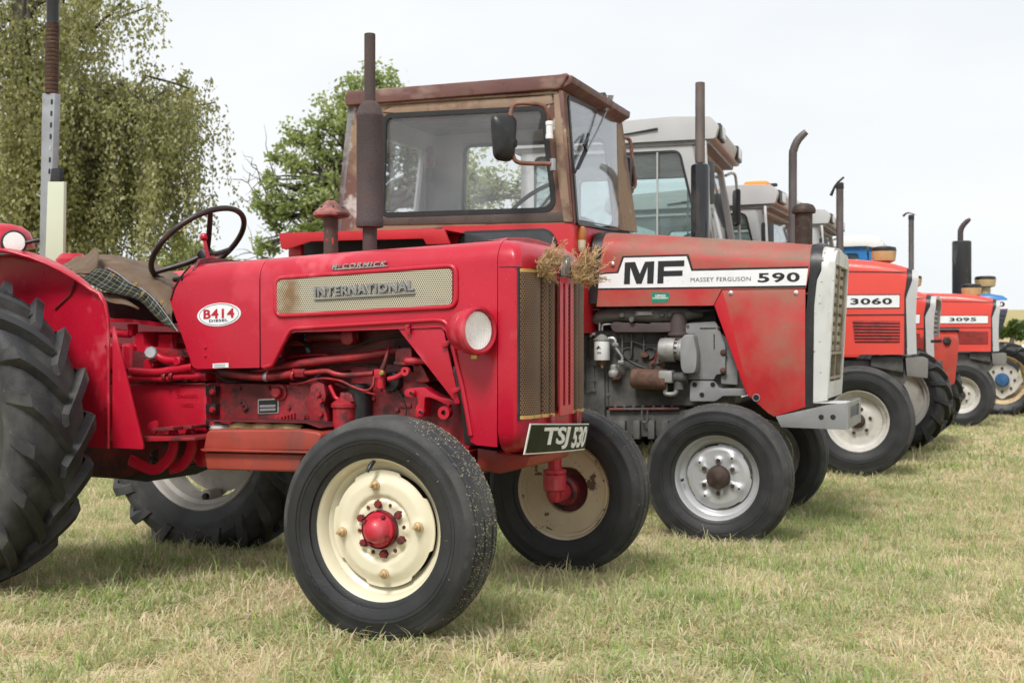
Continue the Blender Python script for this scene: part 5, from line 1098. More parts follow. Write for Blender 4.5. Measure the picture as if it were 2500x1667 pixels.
# dried flowers tied in the grille
HEA = leaf_mat('dried_heather_bud', (.46, .29, .14), (.70, .52, .32)); PINK = leaf_mat('faded_pink_flower', (.55, .24, .28), (.75, .48, .50)); STEM = mat('dried_stem', (.45, .30, .15), .9, 0, .3, 30)
def bunch(label, foot, tips, seed, n):
    r = random.Random(seed); o = F1.root('dried_flowers'); tag(o, label, 'flowers', 'dried flower bunches on the grille')
    bm = bmesh.new(); L1, L2 = Leaves(), Leaves(); ft = f.at('A4', *foot)
    for k in range(n):
        a, b = r.choice(tips), r.choice(tips); e = f.at('A4', *a).lerp(f.at('A4', *b), r.random()); e = ft.lerp(e, r.uniform(.45, 1.08)) + Vector((r.gauss(0, .012), r.gauss(0, .02), r.gauss(0, .010)))
        md_ = ft.lerp(e, .5) + Vector((r.gauss(0, .01), r.gauss(0, .012), r.gauss(0, .01))); P = smooth_path([ft + Vector((r.gauss(0, .006), r.gauss(0, .006), r.gauss(0, .01))), md_, e], 4)
        add_tube(bm, P, .0012, 4)
        for q in range(26):
            i = r.uniform(.25, 1) ** .7 * (len(P) - 1.001); p = P[int(i)].lerp(P[int(i) + 1], i % 1) + Vector((r.gauss(0, .004), r.gauss(0, .004), r.gauss(0, .004)))
            (L2 if r.random() < .30 and i > 5 else L1).add(p, r.uniform(.004, .009), r.uniform(.0014, .0028))
    fin('stems', bm, STEM, o, ang=60, doubles=False, recalc=False); L1.build('buds', HEA, o); L2.build('petals', PINK, o)
    for ch in o.children: ch['kind'] = 'stuff'
fy = -.20
bunch('bunch of dried pinkish flowers drooping over the nearer side of the rusty grille', (960, 265, -.22), [(1000, 150, -.24), (1040, 95, -.18), (1110, 60, -.1), (1150, 100, -.05), (1160, 170, -.08), (1080, 220, -.18), (985, 210, -.27)], 5, 90)
bunch('bunch of dried pinkish flowers splayed on the far side beside the grille badge', (1180, 320, .02), [(1290, 75, .1), (1340, 110, .15), (1380, 80, .18), (1400, 200, .16), (1360, 270, .16), (1430, 320, .2), (1300, 370, .12), (1200, 150, .02), (1250, 110, .06)], 6, 100)
bunch('few loose dried sprigs hanging below the nearer flower bunch', (975, 262, -.22), [(1000, 290, -.2), (1060, 310, -.12), (1080, 360, -.08), (1030, 280, -.15)], 7, 16)

# ================================================================== tractor two: red tractor with the weathered brown cab
t2 = F2.root('tractor'); tag(t2, 'red and grey tractor with a weathered brown cab, second in the row', 'tractor', 'tractors parked in a row')
f = F2; H2 = .33
top2 = shoulder('A6', [(305, 56), (700, 74), (1100, 99), (1500, 122), (1895, 149)], -.22, .14)
low = f.poly('A6', -H2, [(1842, 484), (1196, 492), (1134, 614), (240, 622), (240, 300)])
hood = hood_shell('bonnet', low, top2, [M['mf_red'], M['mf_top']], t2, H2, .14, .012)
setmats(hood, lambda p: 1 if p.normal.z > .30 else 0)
strip = hood_shell('rubber_strip', f.poly('A6', -H2 - .004, [(240, 600), (182, 600), (182, 330), (240, 330)]), [(x - .05, z) for x, z in top2[:1]] + [(x + .012, z) for x, z in top2[:1]], M['black'], t2, H2 + .004, .143, .012)
strip.data.transform(Matrix.Identity(4))
fp = plate('side_panel', f.poly('A6', -H2, [(1202, 497), (1840, 490), (1840, 1392), (1600, 1466), (1552, 1436), (1400, 1300), (1380, 1260), (1142, 612)]), -H2 - .006, -H2 + .02, M['mf_red'], t2, .006)
plate('panel_edge', f.poly('A6', -H2, [(1202, 500), (1232, 592), (1418, 1318), (1400, 1300), (1380, 1260), (1142, 612)]), -H2 - .009, -H2 - .002, M['mf_red_clean'], fp, .0025)
plate('side_panel', [(-x if 0 else x, z) for x, z in f.poly('A6', -H2, [(1202, 497), (1840, 490), (1840, 1392), (1600, 1466), (1400, 1300), (1142, 612)])], H2 - .02, H2 + .006, M['mf_red'], t2, .006)
lathe('panel_hole', [(.006, 0), (.020, .001), (.022, .004), (.019, .006), (.014, 0)], f.at('A6', 1463, 1320, -H2 - .006), (0, -1, 0), M['mf_grey_light'], fp, 20); cyl('hole_shade', f.at('A6', 1463, 1320, -H2 - .005), (0, 1, 0), .017, .008, M['black'], fp, 16, .001)  # the black disc stands in for the shade inside the hole
for x, y in ((1268, 520), (1767, 518), (362, 298)): lathe('fastener', [(.013, 0), (.013, .003), (.008, .006), (0, .006)], f.at('A6', x, y, -H2 - .006), (0, -1, 0), M['zinc'], fp, 16)
# decals
d0 = f.poly('A6', -H2, [(245, 372), (300, 362), (395, 356), (438, 236), (944, 222), (978, 334), (1862, 314), (1842, 476), (245, 494)])
d1 = f.poly('A6', -H2, [(245, 384), (310, 374), (408, 368), (450, 250), (930, 238), (966, 351), (1860, 331), (1844, 460), (245, 482)])
plate('decal_border', d0, -H2 - .0015, -H2, M['decal_black'], hood, 0); plate('decal_field', d1, -H2 - .003, -H2 - .0012, M['decal_white'], hood, 0)
q2 = lambda x, y: f.at('A6', x, y, -H2 - .003)
plate('decal_lettering', f.poly('A6', -H2, [(450, 452), (458, 285), (536, 281), (572, 372), (612, 279), (684, 276), (676, 447), (628, 448), (632, 318), (586, 449), (546, 450), (500, 322), (496, 452)]), -H2 - .0042, -H2 - .002, M['decal_black'], hood, 0)
plate('decal_lettering', f.poly('A6', -H2, [(706, 447), (712, 275), (914, 269), (912, 314), (758, 319), (757, 350), (900, 346), (898, 388), (754, 392), (752, 446)]), -H2 - .0042, -H2 - .002, M['decal_black'], hood, 0)
text('decal_lettering', 'MASSEY FERGUSON', q2(960, 434), q2(1420, 426), q2(960, 402), M['decal_black'], hood, .0012, 0.0, 0, 1.1)
text('decal_lettering', '590', q2(1474, 440), q2(1796, 434), q2(1474, 366), M['decal_black'], hood, .0012, .028, 0, 1.12)
dg_ = plate('dealer_sticker', rnd(f.poly('A6', -H2, [(664, 512), (798, 514), (798, 560), (780, 592), (660, 592)]), .008, 3), -H2 - .0015, -H2, M['decal_green'], hood, 0)
text('sticker_lettering', 'LEPPARD', f.at('A6', 690, 550, -H2 - .0015), f.at('A6', 770, 550, -H2 - .0015), f.at('A6', 690, 530, -H2 - .0015), M['decal_white'], hood, .001, .02)
text('sticker_lettering', 'ENGINEERING', f.at('A6', 670, 564, -H2 - .0015), f.at('A6', 790, 564, -H2 - .0015), f.at('A6', 670, 551, -H2 - .0015), M['decal_white'], hood, .001, .02)
# front: rubber bead, white surround, slatted grille
xr = lambda pts, lat=-H2 - .006: f.poly('A6', lat, pts)
zt2 = top2[-1][1]; xa, xb_ = f.at('A6', 1895, 150, -.22).x, f.at('A6', 1982, 145, -.22).x
hood_shell('front_bead', xr([(1928, 400), (1905, 620), (1897, 1352), (1895, 1392), (1838, 1395), (1842, 700), (1866, 400)]), [(xa, zt2 + .002), ((xa + xb_) / 2, zt2 + .008), (xb_, zt2)], M['black'], t2, H2 + .006, .142, .012, .03)
sA, sB = f.at('A6', 2072, 190, -H2), f.at('A6', 2008, 1340, -H2); kx = (sA.x - sB.x) / (sA.z - sB.z)
xw = lambda z: sB.x + kx * (z - sB.z) if z < sA.z else sA.x
sur = hood_shell('grille_surround', xr([(2034, 420), (2026, 520), (2008, 900), (2006, 1342), (1895, 1356), (1903, 620), (1928, 420)], -H2 - .002), [(xb_, zt2 - .012), (f.at('A6', 2065, 180, -.22).x, zt2 - .022)], M['mf_white'], t2, H2 + .002, .14, .010, .022)
WM = lambda a, b, d: (xw(b) + d, a, b)
zbo, zto = sB.z + .01, zt2 + .085
outer = rnd([(-H2, zbo), (H2, zbo), (H2, zto - .03), (.24, zto + .02), (-.24, zto + .02), (-H2, zto - .03)], [.02, .02, .03, .03, .03, .03], 4); inner = rnd([(-H2 + .05, zbo + .09), (H2 - .05, zbo + .09), (H2 - .05, zto - .06), (-H2 + .05, zto - .06)], .02, 4)
plate_hole('surround_front', outer, [inner], -.035, 0.0, M['mf_white'], sur, WM)
gb_ = plate('grille_back', [(-.28, zbo + .06), (.28, zbo + .06), (.28, zto - .06), (-.28, zto - .06)], -.075, -.065, M['black'], t2, 0, WM)
for k in range(9):
    z = zbo + .26 + k * (zto - .08 - zbo - .26) / 8.5; plate('grille_slat', [(-.28, z), (.28, z), (.28, z + .034), (-.28, z + .034)], -.062, -.02, M['grille_beige'], gb_, .003, WM)
for y in (-.27, .27, 0): plate('grille_post', [(y - .012, zbo + .06), (y + .012, zbo + .06), (y + .012, zto - .06), (y - .012, zto - .06)], -.05, -.008, M['grille_beige'], gb_, .002, WM)
for z in (zbo + .10, zbo + .24): plate('grille_rail', [(-.28, z), (.28, z), (.28, z + .016), (-.28, z + .016)], -.05, -.004, M['grille_beige'], gb_, .002, WM)
# weight frame below the grille
xk = f.at('A8', 563, 1200, -H2).x
wf = plate('weight_frame', f.poly('A8', -H2, [(115, 1218), (438, 1146), (562, 1132), (564, 1303), (150, 1287)]), -H2 - .008, -H2 + .008, M['mf_grey_light'], t2, .003)
plate('frame_side', f.poly('A8', -H2, [(115, 1218), (438, 1146), (562, 1132), (564, 1303), (150, 1287)]), H2 - .008, H2 + .008, M['mf_grey_light'], wf, .003)
zf0, zf1 = f.at('A8', 563, 1300, -H2).z, f.at('A8', 563, 1134, -H2).z
plate_hole('frame_front', [(-H2 - .006, zf0), (H2, zf0), (H2, zf1), (-H2 - .006, zf1)], [[(-.22, zf0 + .05), (.22, zf0 + .05), (.22, zf1 - .025), (-.22, zf1 - .025)]], xk - .002, xk + .012, M['mf_grey_light'], wf, YZ)
plate('frame_shelf', [(xk - .19, zf1 - .004), (xk, zf1 - .004), (xk, zf1 + .004), (xk - .19, zf1 + .004)], -H2, -.12, M['mf_white'], wf, .002)
for x in (405, 480): cyl('frame_hole', f.at('A8', x, 1222, -H2 - .0085), (0, 1, 0), .014, .006, M['black'], wf, 16, .001)
# engine
plate('engine_block', f.poly('C3', -.20, [(130, 480), (400, 470), (1220, 480), (1300, 520), (1650, 500), (1700, 1300), (130, 1320)]), -.20, .2, M['mf_grey'], t2, .02)
plate('engine_head', f.poly('C3', -.17, [(200, 240), (1560, 220), (1560, 520), (200, 500)]), -.17, .17, M['interior'], t2, .02)
plate('sump', f.poly('C3', -.19, [(130, 1345), (1400, 1345), (1400, 1560), (1250, 1640), (300, 1640), (130, 1560)]), -.19, .19, M['mf_grey'], t2, .015)
plate('sump_flange', f.poly('C3', -.22, [(380, 1325), (1150, 1318), (1150, 1345), (380, 1348)]), -.22, .2, mat('rubbed_red_flange', (.16, .05, .045), .6, 0, .3, 12, [((.10, .10, .10), 8, .45, .6, .8, .7, None)]), t2, .004)
for x in (540, 700, 860, 1010): box('sump_rib', f.at('C3', x, 1560, -.20), (.04, .05, .11), M['mf_grey'], t2, .006)
pipe('dip_loop', 'C3', [(748, 1350, -.23), (748, 1440, -.23), (765, 1475, -.23), (795, 1475, -.23), (810, 1440, -.23), (810, 1350, -.23)], .005, M['mf_grey']) if 0 else tube('dip_loop', f.pts('C3', [(748, 1350, -.23), (748, 1440, -.23), (765, 1478, -.23), (795, 1478, -.23), (810, 1440, -.23), (810, 1350, -.23)]), .006, M['mf_grey'], t2, 8, smooth=4)
for x in (600, 700, 835): plate('block_rib', f.poly('C3', -.21, [(x - 70, 520), (x - 50, 520), (x - 50, 760), (x - 70, 760)]), -.225, -.2, M['mf_grey'], t2, .006)
for x in (598, 834): lathe('core_plug', [(.0, .002), (.026, .002), (.030, .012), (.034, .012), (.036, 0)], f.at('C3', x, 728, -.2), (0, -1, 0), M['mf_grey'], t2, 24)
in_ = tube('inlet_manifold', f.pts('C3', [(250, 380, -.23), (300, 330, -.24), (420, 305, -.24), (900, 305, -.24), (1180, 300, -.23), (1400, 280, -.18)]), [.036, .044, .046, .046, .042, .036], mat('dull_grey_manifold', (.09, .085, .08), .6, 0, .2, 8, [((.03, .025, .02), 6, .5, .7, .7, .8, None)], .3, 50), t2, 16, smooth=4)
plate('manifold_plate', f.poly('C3', -.28, [(682, 272), (872, 268), (874, 308), (684, 312)]), -.294, -.284, M['alu'], in_, .001)
for x, y in ((690, 291), (862, 288)): hexbolt('bolt', f.at('C3', x, y, -.294), (0, -1, 0), .004, .003, M['black'], in_)
for x, y in ((535, 308), (1055, 302), (640, 360), (970, 305)): cyl('manifold_boss', f.at('C3', x, y, -.28), (0, -1, 0), .016, .03, M['mf_grey'], in_, 12)
exm = plate('exhaust_manifold', rnd(f.poly('C3', -.22, [(430, 410), (470, 385), (850, 408), (870, 392), (1220, 392), (1225, 488), (960, 500), (480, 500), (440, 470)]), .02, 4), -.27, -.2, mat('purple_brown_iron', (.075, .055, .055), .7, 0, .2, 9, [((.04, .03, .03), 9, .5, .7, .6, .8, None)], .4, 70), t2, .012, seg=3)
cyl('manifold_elbow', f.at('C3', 1150, 440, -.24), (0, 0, 1), .05, .17, MATS['purple_brown_iron'], exm, 20, .01); cyl('manifold_flange', f.at('C3', 1145, 520, -.24), (0, 0, 1), .06, .02, MATS['purple_brown_iron'], exm, 20)
# fuel filter
ff = empty('fuel_filter', tuple(f.at('C3', 312, 690, -.27)), 0, t2); ff.scale = (.72, .72, .72)
lathe('filter_can', [(0, -.085), (.062, -.085), (.065, -.08), (.065, .068), (.062, .072), (0, .072)], (0, 0, 0), (0, 0, 1), M['white_plastic'], ff, 32)
lathe('filter_head', [(0, .075), (.066, .075), (.072, .080), (.072, .092), (.05, .10), (.03, .12), (.012, .13), (0, .13)], (0, 0, 0), (0, 0, 1), M['alu'], ff, 24)
plate('filter_mark', [(-.03, .01), (-.008, .036), (.012, .008), (.004, .008), (-.004, .018), (-.012, .006)], -.0672, -.0645, M['decal_black'], ff, 0)
plate('filter_mark', [(-.022, -.028), (.014, -.03), (.014, -.018), (-.022, -.016)], -.0675, -.065, M['badge_grey'], ff, 0)
cyl('filter_base', (0.0, 0, -.105), (0, 0, 1), .035, .04, M['rust'], ff, 16); cyl('drain_tap', (0, 0, -.135), (0, 0, 1), .014, .03, M['brass'], ff, 8)
def p2(name, P, r, m, par=t2, sm=4): return tube(name, f.pts('C3', P), r, m, par, 8, smooth=sm)
p2('fuel_line', [(285, 480, -.26), (286, 300, -.26), (280, 262, -.26), (255, 248, -.25), (220, 252, -.24)], .006, M['alu']); p2('fuel_line', [(315, 480, -.26), (318, 430, -.26), (340, 415, -.26), (410, 410, -.25)], .006, M['alu'])
p2('fuel_line', [(385, 565, -.27), (430, 562, -.27), (455, 585, -.27), (458, 625, -.27)], .010, M['zinc']); p2('fuel_line', [(185, 545, -.26), (200, 525, -.26), (240, 520, -.26)], .010, M['alu'])
p2('fuel_line', [(460, 660, -.26), (500, 720, -.26), (535, 770, -.26), (525, 825, -.26), (495, 870, -.26)], .009, M['alu']); p2('cable', [(430, 640, -.26), (520, 730, -.26), (640, 830, -.26), (790, 888, -.26), (860, 880, -.26)], .007, M['black'])
for x, y in ((462, 636), (520, 828)): cyl('union', f.at('C3', x, y, -.265), (1, 0, 0), .013, .035, M['zinc'], t2, 6)
lp_ = lathe('lift_pump', [(0, -.035), (.024, -.032), (.032, -.018), (.032, 0), (.028, .006), (.022, .012), (.02, .036), (.013, .044), (0, .045)], f.at('C3', 440, 930, -.25), (0, 0, 1), M['alu'], t2, 24); lathe('pump_body', [(0, .04), (.02, .037), (.034, .014), (.038, -.02), (.02, -.035), (0, -.035)], f.at('C3', 460, 975, -.23), (0, -1, 0), M['rust'], lp_, 20)
p2('fuel_line', [(500, 900, -.27), (520, 940, -.27), (515, 990, -.27), (480, 1010, -.27)], .007, M['hub_brown'])
# starter, alternator and guards
stt = lathe('starter_motor', [(0, -.115), (.046, -.115), (.057, -.105), (.061, -.08), (.061, .10), (0, .10)], f.at('C3', 845, 1010, -.27), (1, 0, -.03), M['rust'], t2, 32)
plate('starter_nose', f.poly('C3', -.27, [(955, 915), (1105, 915), (1105, 1050), (955, 1040)]), -.33, -.2, M['alu'], stt, .01); cyl('starter_drive', f.at('C3', 1160, 990, -.27), (1, 0, 0), .03, .10, M['mf_grey'], stt, 18); cyl('starter_drive', f.at('C3', 1150, 1080, -.26), (0, 0, 1), .03, .05, M['mf_grey'], stt, 16)
p2('oil_pipe', [(1005, 1060, -.28), (1005, 1130, -.28), (1010, 1165, -.28), (1060, 1175, -.28), (1110, 1165, -.28), (1130, 1130, -.28)], .014, M['alu'])
alt = lathe('alternator', [(0, -.075), (.05, -.075), (.066, -.065), (.07, -.04), (.07, .025), (.062, .03), (.062, .05), (.068, .055), (.068, .09), (0, .09)], f.at('C3', 1075, 690, -.27), (1, 0, 0), M['alu'], t2, 30)
for k in range(14):
    a = k * 2 * PI / 14; c = f.at('C3', 1130, 690, -.27) + Vector((0, .0655 * math.sin(a), .0655 * math.cos(a))); box('cooling_fin', c, (.026, .010, .006), M['hub_brown'], alt, .001, Matrix.Rotation(-a, 3, 'X'))
p2('alternator_lead', [(985, 650, -.27), (940, 690, -.28), (905, 750, -.28), (890, 830, -.27)], .005, M['wire'])
p2('alternator_bracket', [(845, 905, -.26), (850, 850, -.26), (900, 830, -.26), (1000, 870, -.26)], .014, M['rust'])
gd = plate('belt_guard', rnd(f.poly('C3', -.30, [(1210, 525), (1330, 515), (1345, 600), (1370, 720), (1365, 860), (1345, 945), (1215, 945), (1190, 860), (1185, 640)]), .03, 4), -.345, -.23, M['mf_grey_light'], t2, .008)
sh_ = plate('engine_shield', rnd(f.poly('C3', -.24, [(1222, 410), (1300, 395), (1560, 380), (1590, 440), (1670, 640), (1665, 945), (1560, 960), (1545, 1015), (1225, 1012), (1218, 950), (1340, 950), (1385, 900), (1370, 800), (1350, 520), (1222, 510)]), .012, 3), -.255, -.235, M['mf_grey_light'], t2, .004)
for P in ([(1385, 449), (1560, 447), (1560, 458), (1385, 460)], [(1534, 520), (1545, 520), (1546, 682), (1535, 682)]): plate('shield_slot', f.poly('C3', -.255, P), -.2575, -.254, M['black'], sh_, 0)
for x, y in ((1640, 718), (1638, 916)): lathe('fixing', [(.018, 0), (.018, .006), (.010, .012), (0, .012)], f.at('C3', x, y, -.255), (0, -1, 0), M['rust'], sh_, 14)
plate('engine_shield', f.poly('C3', -.22, [(1600, 500), (1680, 560), (1800, 900), (1800, 1070), (1620, 1060), (1615, 980), (1660, 960)]), -.23, -.21, M['mf_grey_light'], t2, .004)
lbk = plate('axle_bracket', rnd(f.poly('C3', -.25, [(1285, 1040), (1320, 1025), (1540, 1030), (1580, 1080), (1600, 1110), (1900, 1110), (1900, 1190), (1640, 1190), (1560, 1250), (1280, 1250)]), .012, 3), -.27, -.23, M['mf_grey_light'], t2, .004)
for x, y in ((1325, 1068), (1525, 1068), (1405, 1180)): cyl('bracket_hole', f.at('C3', x, y, -.271), (0, 1, 0), .014, .006, M['black'], lbk, 16, .001)
plate('front_axle', [(-.62, .19), (.62, .19), (.62, .29), (.2, .36), (-.2, .36), (-.62, .29)], -.05, .05, M['mf_grey'], t2, .01, YZ)
plate('radiator_core', f.poly('A6', -.25, [(1250, 520), (1830, 520), (1830, 1380), (1560, 1380)]), -.25, .25, M['interior'], t2, .01)
# wheels
def t2_front(y, side):
    wme = empty('front_wheel', (-.005, y, .227), 0, t2); front_tyre(wme, .392, .232, .232, M['rubber'], M['rubber_dusty'])
    lathe('rim', rim_profile(.233, .07), (0, 0, 0), (0, 1, 0), M['silver'], wme, 80)
    LA = (.62, 2.05, 3.75, 5.35)
    def zf(r, th):
        z = .012 + .012 * max(0, min(1, (.172 - r) / .03)); z += .012 * math.exp(-((r - .088) / .018) ** 2) * (max(0, math.cos(6 * th)) ** .5 * .9 + .1)
        for a in LA: z += .014 * math.exp(-(((r * math.sin(th) - .125 * math.sin(a)) ** 2 + (r * math.cos(th) - .125 * math.cos(a)) ** 2) / .0005))
        return z
    polar_disc('wheel_disc', lambda th: .174 - (.008 if (th * 4 / (2 * PI)) % 1 > .55 else 0), zf, .03, M['silver'], wme, 120, 30, .006, 0, side)
    lathe('hub', [(.064, 0), (.062, .03), (.058, .05), (.035, .058), (.012, .062), (0, .062)], (0, side * .02, 0), (0, side, 0), M['hub_brown'], wme, 32)
    wheel_bolts(wme, 6, .088, side * .030, .0125, .016, M['hub_brown'], side, PI / 6 * 0)
    for a in LA: cyl('stud_hole', (.125 * math.sin(a), side * .0395, .125 * math.cos(a)), (0, 1, 0), .006, .004, M['black'], wme, 10, .0008)
    if side < 0: clippings(wme, .392, .232, 130, (-.6, 2.2), 14, False); tube('valve_stem', [(-.19, -.05, -.02), (-.188, -.075, -.022)], .008, M['black'], wme, 8)
t2_front(-.70, -1); t2_front(.70, 1)
for s in (-1, 1): cyl('stub_axle', (0, s * .60, .227), (0, 1, 0), .05, .16, M['mf_grey'], t2, 18); cyl('king_pin', (0, s * .54, .27), (0, 0, 1), .045, .2, M['mf_grey'], t2, 18)
def rear_big(parent, x, y, z, R, w, dm, side, rim=.47):
    wme = empty('rear_wheel', (x, y, z), 0, parent); lug_tyre(wme, R, rim, w, 20, .04, M['rubber'], M['rubber_dusty'], 48)
    lathe('rim', rim_profile(rim, w * .4), (0, 0, 0), (0, 1, 0), dm, wme, 48); polar_disc('wheel_disc', lambda th: rim - .05, lambda r, th: .04, .05, dm, wme, 40, 6, .012, 0, side); cyl('hub', (0, side * .05, 0), (0, 1, 0), .12, .14, dm, wme, 20)
rear_big(t2, -2.30, -.80, .64, .78, .42, M['silver'], -1); rear_big(t2, -2.30, .80, .64, .78, .42, M['silver'], 1)
plate('transmission', [(-2.5, .4), (-.8, .42), (-.8, .95), (-1.2, 1.1), (-2.5, 1.1)], -.22, .22, M['mf_grey'], t2, .03)
tube('rear_axle', [(-2.3, -.7, .64), (-2.3, .7, .64)], .1, M['mf_grey'], t2, 14)
# cab
CY = .60; CYF = .57
zc0, zc1 = f.at('A5', 1695, 1290, -CY).z, f.at('A5', 1610, 440, -CY).z; xc0, xc1 = f.at('A5', 1695, 1290, -CY).x, f.at('A5', 1610, 440, -CY).x
xs_ = lambda z: xc0 + (xc1 - xc0) * (z - zc0) / (zc1 - zc0)
def atw(sh, x, y):
    X = xc0
    for _ in range(6): p = f.atx(sh, x, y, X); X = xs_(p.z)
    return p
win = rnd(f.poly('A5', -CY, [(470, 1252), (484, 600), (1512, 545), (1588, 1218)]), [.06, .07, .06, .09], 6)
def inset(poly, d):
    cx = sum(p[0] for p in poly) / len(poly); cz = sum(p[1] for p in poly) / len(poly)
    n = len(poly); out = []
    for i in range(n):
        a, b = Vector(poly[i - 1]), Vector(poly[(i + 1) % n]); t = (b - a).normalized(); nn_ = Vector((-t.y, t.x))
        if nn_.dot(Vector((cx, cz)) - Vector(poly[i])) < 0: nn_ = -nn_
        q = Vector(poly[i]) + nn_ * d; out.append((q.x, q.y))
    return out
side_out = f.poly('A5', -CY, [(176, 1348), (268, 500), (1612, 425), (1698, 1292)])
cab = empty('cab', (0, 0, 0), 0, t2)
for s in (-1, 1):
    plate_hole('side_frame', side_out, [win], s * CY, s * (CY - .045), M['cab_rust'] if s < 0 else M['cab_in'], cab)
    plate_hole('window_rubber', inset(win, -.006), [inset(win, .024)], s * (CY + .006), s * (CY - .012), M['black'], cab)
    plate('side_glass', inset(win, .02), s * (CY - .008), s * (CY - .013), M['glass'], cab, 0)
# door header and pillar skins in bare tan
plate('door_header', f.poly('A5', -CY, [(480, 585), (560, 545), (1560, 482), (1572, 530), (1500, 545), (560, 592)]), -CY - .007, -CY + .002, M['cab_tan'], cab, .003)
plate('drip_rail', f.poly('A5', -CY, [(440, 545), (1600, 470), (1600, 455), (440, 528)]), -CY - .014, -CY, M['cab_tan'], cab, .004)
plate('front_post', f.poly('A5', -CY, [(1575, 475), (1622, 440), (1697, 1288), (1640, 1285), (1600, 1000)]), -CY - .012, -CY + .002, M['cab_tan'], cab, .006)
plate('post_edge', f.poly('A5', -CY, [(1608, 440), (1640, 455), (1702, 1290), (1690, 1290)]), -CY - .02, -CY - .008, M['cab_rust'], cab, .005)
plate('sill_rail', f.poly('A5', -CY, [(478, 1262), (1590, 1225), (1640, 1205), (1640, 1285), (478, 1306)]), -CY - .006, -CY + .002, mat('scuffed_dark_sill', (.075, .052, .045), .6, 0, .2, 8, [((.5, .49, .48), 4, .62, .68, .7, .7, None), ((.03, .025, .02), 20, .5, .7, .5, .8, None)], .3, 60), cab, .003)
# windscreen
WS = lambda a, b, d: (xs_(b) + d, a, b)
wp = [(lambda p: (p.y, p.z))(atw('A5', x, y)) for x, y in ((1706, 1300), (1978, 1342), (1966, 618), (1645, 478))]
wpo = [(lambda p: (p.y, p.z))(atw('A5', x, y)) for x, y in ((1696, 1292), (2096, 1352), (1992, 600), (1620, 440))]
whole = rnd(wp, [.03, .03, .05, .05], 5)
YR = wpo[1][0]
plate_hole('front_frame', wpo, [whole], -.03, .012, M['cab_rust'], cab, WS)
plate_hole('window_rubber', inset(whole, -.004), [inset(whole, .022)], .004, .02, M['black'], cab, WS)
plate('windscreen', inset(whole, .018), .010, .015, M['glass'], cab, 0, WS)
# rear wall with window
xb2 = f.at('A5', 176, 1348, -CY).x; xt2 = f.at('A5', 268, 500, -CY).x; zb2 = f.at('A5', 176, 1348, -CY).z; zt_ = f.at('A5', 268, 500, -CY).z
xrw = lambda z: xb2 + (xt2 - xb2) * (z - zb2) / (zt_ - zb2)
RW = lambda a, b, d: (xrw(b) + d, a, b)
rwin = rnd([(-.5, zb2 + .12), (.42, zb2 + .12), (.42, zt_ - .17), (-.5, zt_ - .17)], .08, 5)
plate_hole('rear_frame', [(-CY, zb2 - .3), (CY, zb2 - .3), (CY, zt_), (-CY, zt_)], [rwin], 0, .04, M['cab_in'], cab, RW); plate('rear_glass', inset(rwin, -.01), .015, .02, M['glass'], cab, 0, RW)
# roof
roof_prof = f.poly('A5', -CY - .03, [(244, 545), (240, 480), (262, 452), (1610, 345), (1652, 334), (1668, 350), (1612, 438)])
yfar = CY + .05
rf_ = plate('roof', roof_prof, -CY - .035, CYF, M['cab_roof'], cab, .02, seg=3)
pA, pB = f.at('A5', 1652, 340, -CY - .03), f.at('A5', 1612, 438, -CY - .03)
plate('visor', [(pB.x - .01, pB.z - .005), (pA.x + .03, pA.z - .05), (pA.x + .035, pA.z - .01), (pA.x - .01, pA.z)], -CY - .02, CYF - .015, M['cab_roof'], cab, .01)
# lower cab: red panels with the small quarter light
low_ = plate('lower_side', f.poly('A5', -CY, [(860, 1312), (1700, 1290), (1706, 1420), (1690, 2000), (1000, 2000), (860, 1700)]), -CY - .001, -CY + .03, M['mf_red_clean'], t2, .004)
qw = rnd(f.poly('A5', -CY, [(962, 1440), (985, 1345), (1555, 1325), (1610, 1440)]), [.02, .06, .06, .02], 5)
plate('quarter_rubber', qw, -CY - .012, -CY, M['black'], low_, .004); plate('quarter_glass', inset(qw, .016), -CY - .015, -CY - .010, mat('dark_quarter_glass', (.05, .055, .06), .12, 0, .2, 5), low_, 0)
plate('bulkhead', [(-CY, 1.0), (CY + .1, 1.0), (YR - .02, zc0), (-CY, zc0)], xc0 - .05, xc0 + .005, M['mf_red_clean'], t2, .004, YZ)
plate('cab_floor', [(xb2, zb2 - .35), (xc0, zb2 - .35), (xc0, zb2 - .31), (xb2, zb2 - .31)], -CY, CY, M['interior'], t2, .004); plate('far_side', [(xb2, 1.0), (xc0, 1.0), (xc0, zc0 + .01), (xb2, zb2)], CY - .03, CY, M['cab_in'], t2, .004)
# mudguard
FY = .90
g_ = f.poly('C8', -FY, [(95, 420), (1850, 365), (1995, 375), (2060, 545), (1790, 552), (1755, 484), (460, 514), (300, 570), (175, 610), (125, 600)])
mg = plate('mudguard', g_, -FY, -FY + .02, M['mf_red_clean'], t2, .004)
gt = f.poly('C8', -FY, [(95, 420), (1850, 365), (1995, 375), (1995, 383), (1850, 374), (97, 429)]); plate('guard_top', gt, -FY + .001, -CY + .02, M['mf_red_clean'], mg, .002)
gi_ = f.poly('C8', -CY - .05, [(120, 440), (2000, 380), (2050, 700), (300, 720)]); plate('guard_inner', gi_, -CY - .06, -CY - .04, M['interior'], mg, 0)
plate('guard_top', [(a, z) for a, z in gt], CY - .02, FY, M['mf_red_clean'], mg, .002); box('lamp_bracket', f.at('C8', 300, 640, -.8), (.09, .04, .10), M['mf_red_clean'], mg, .004)
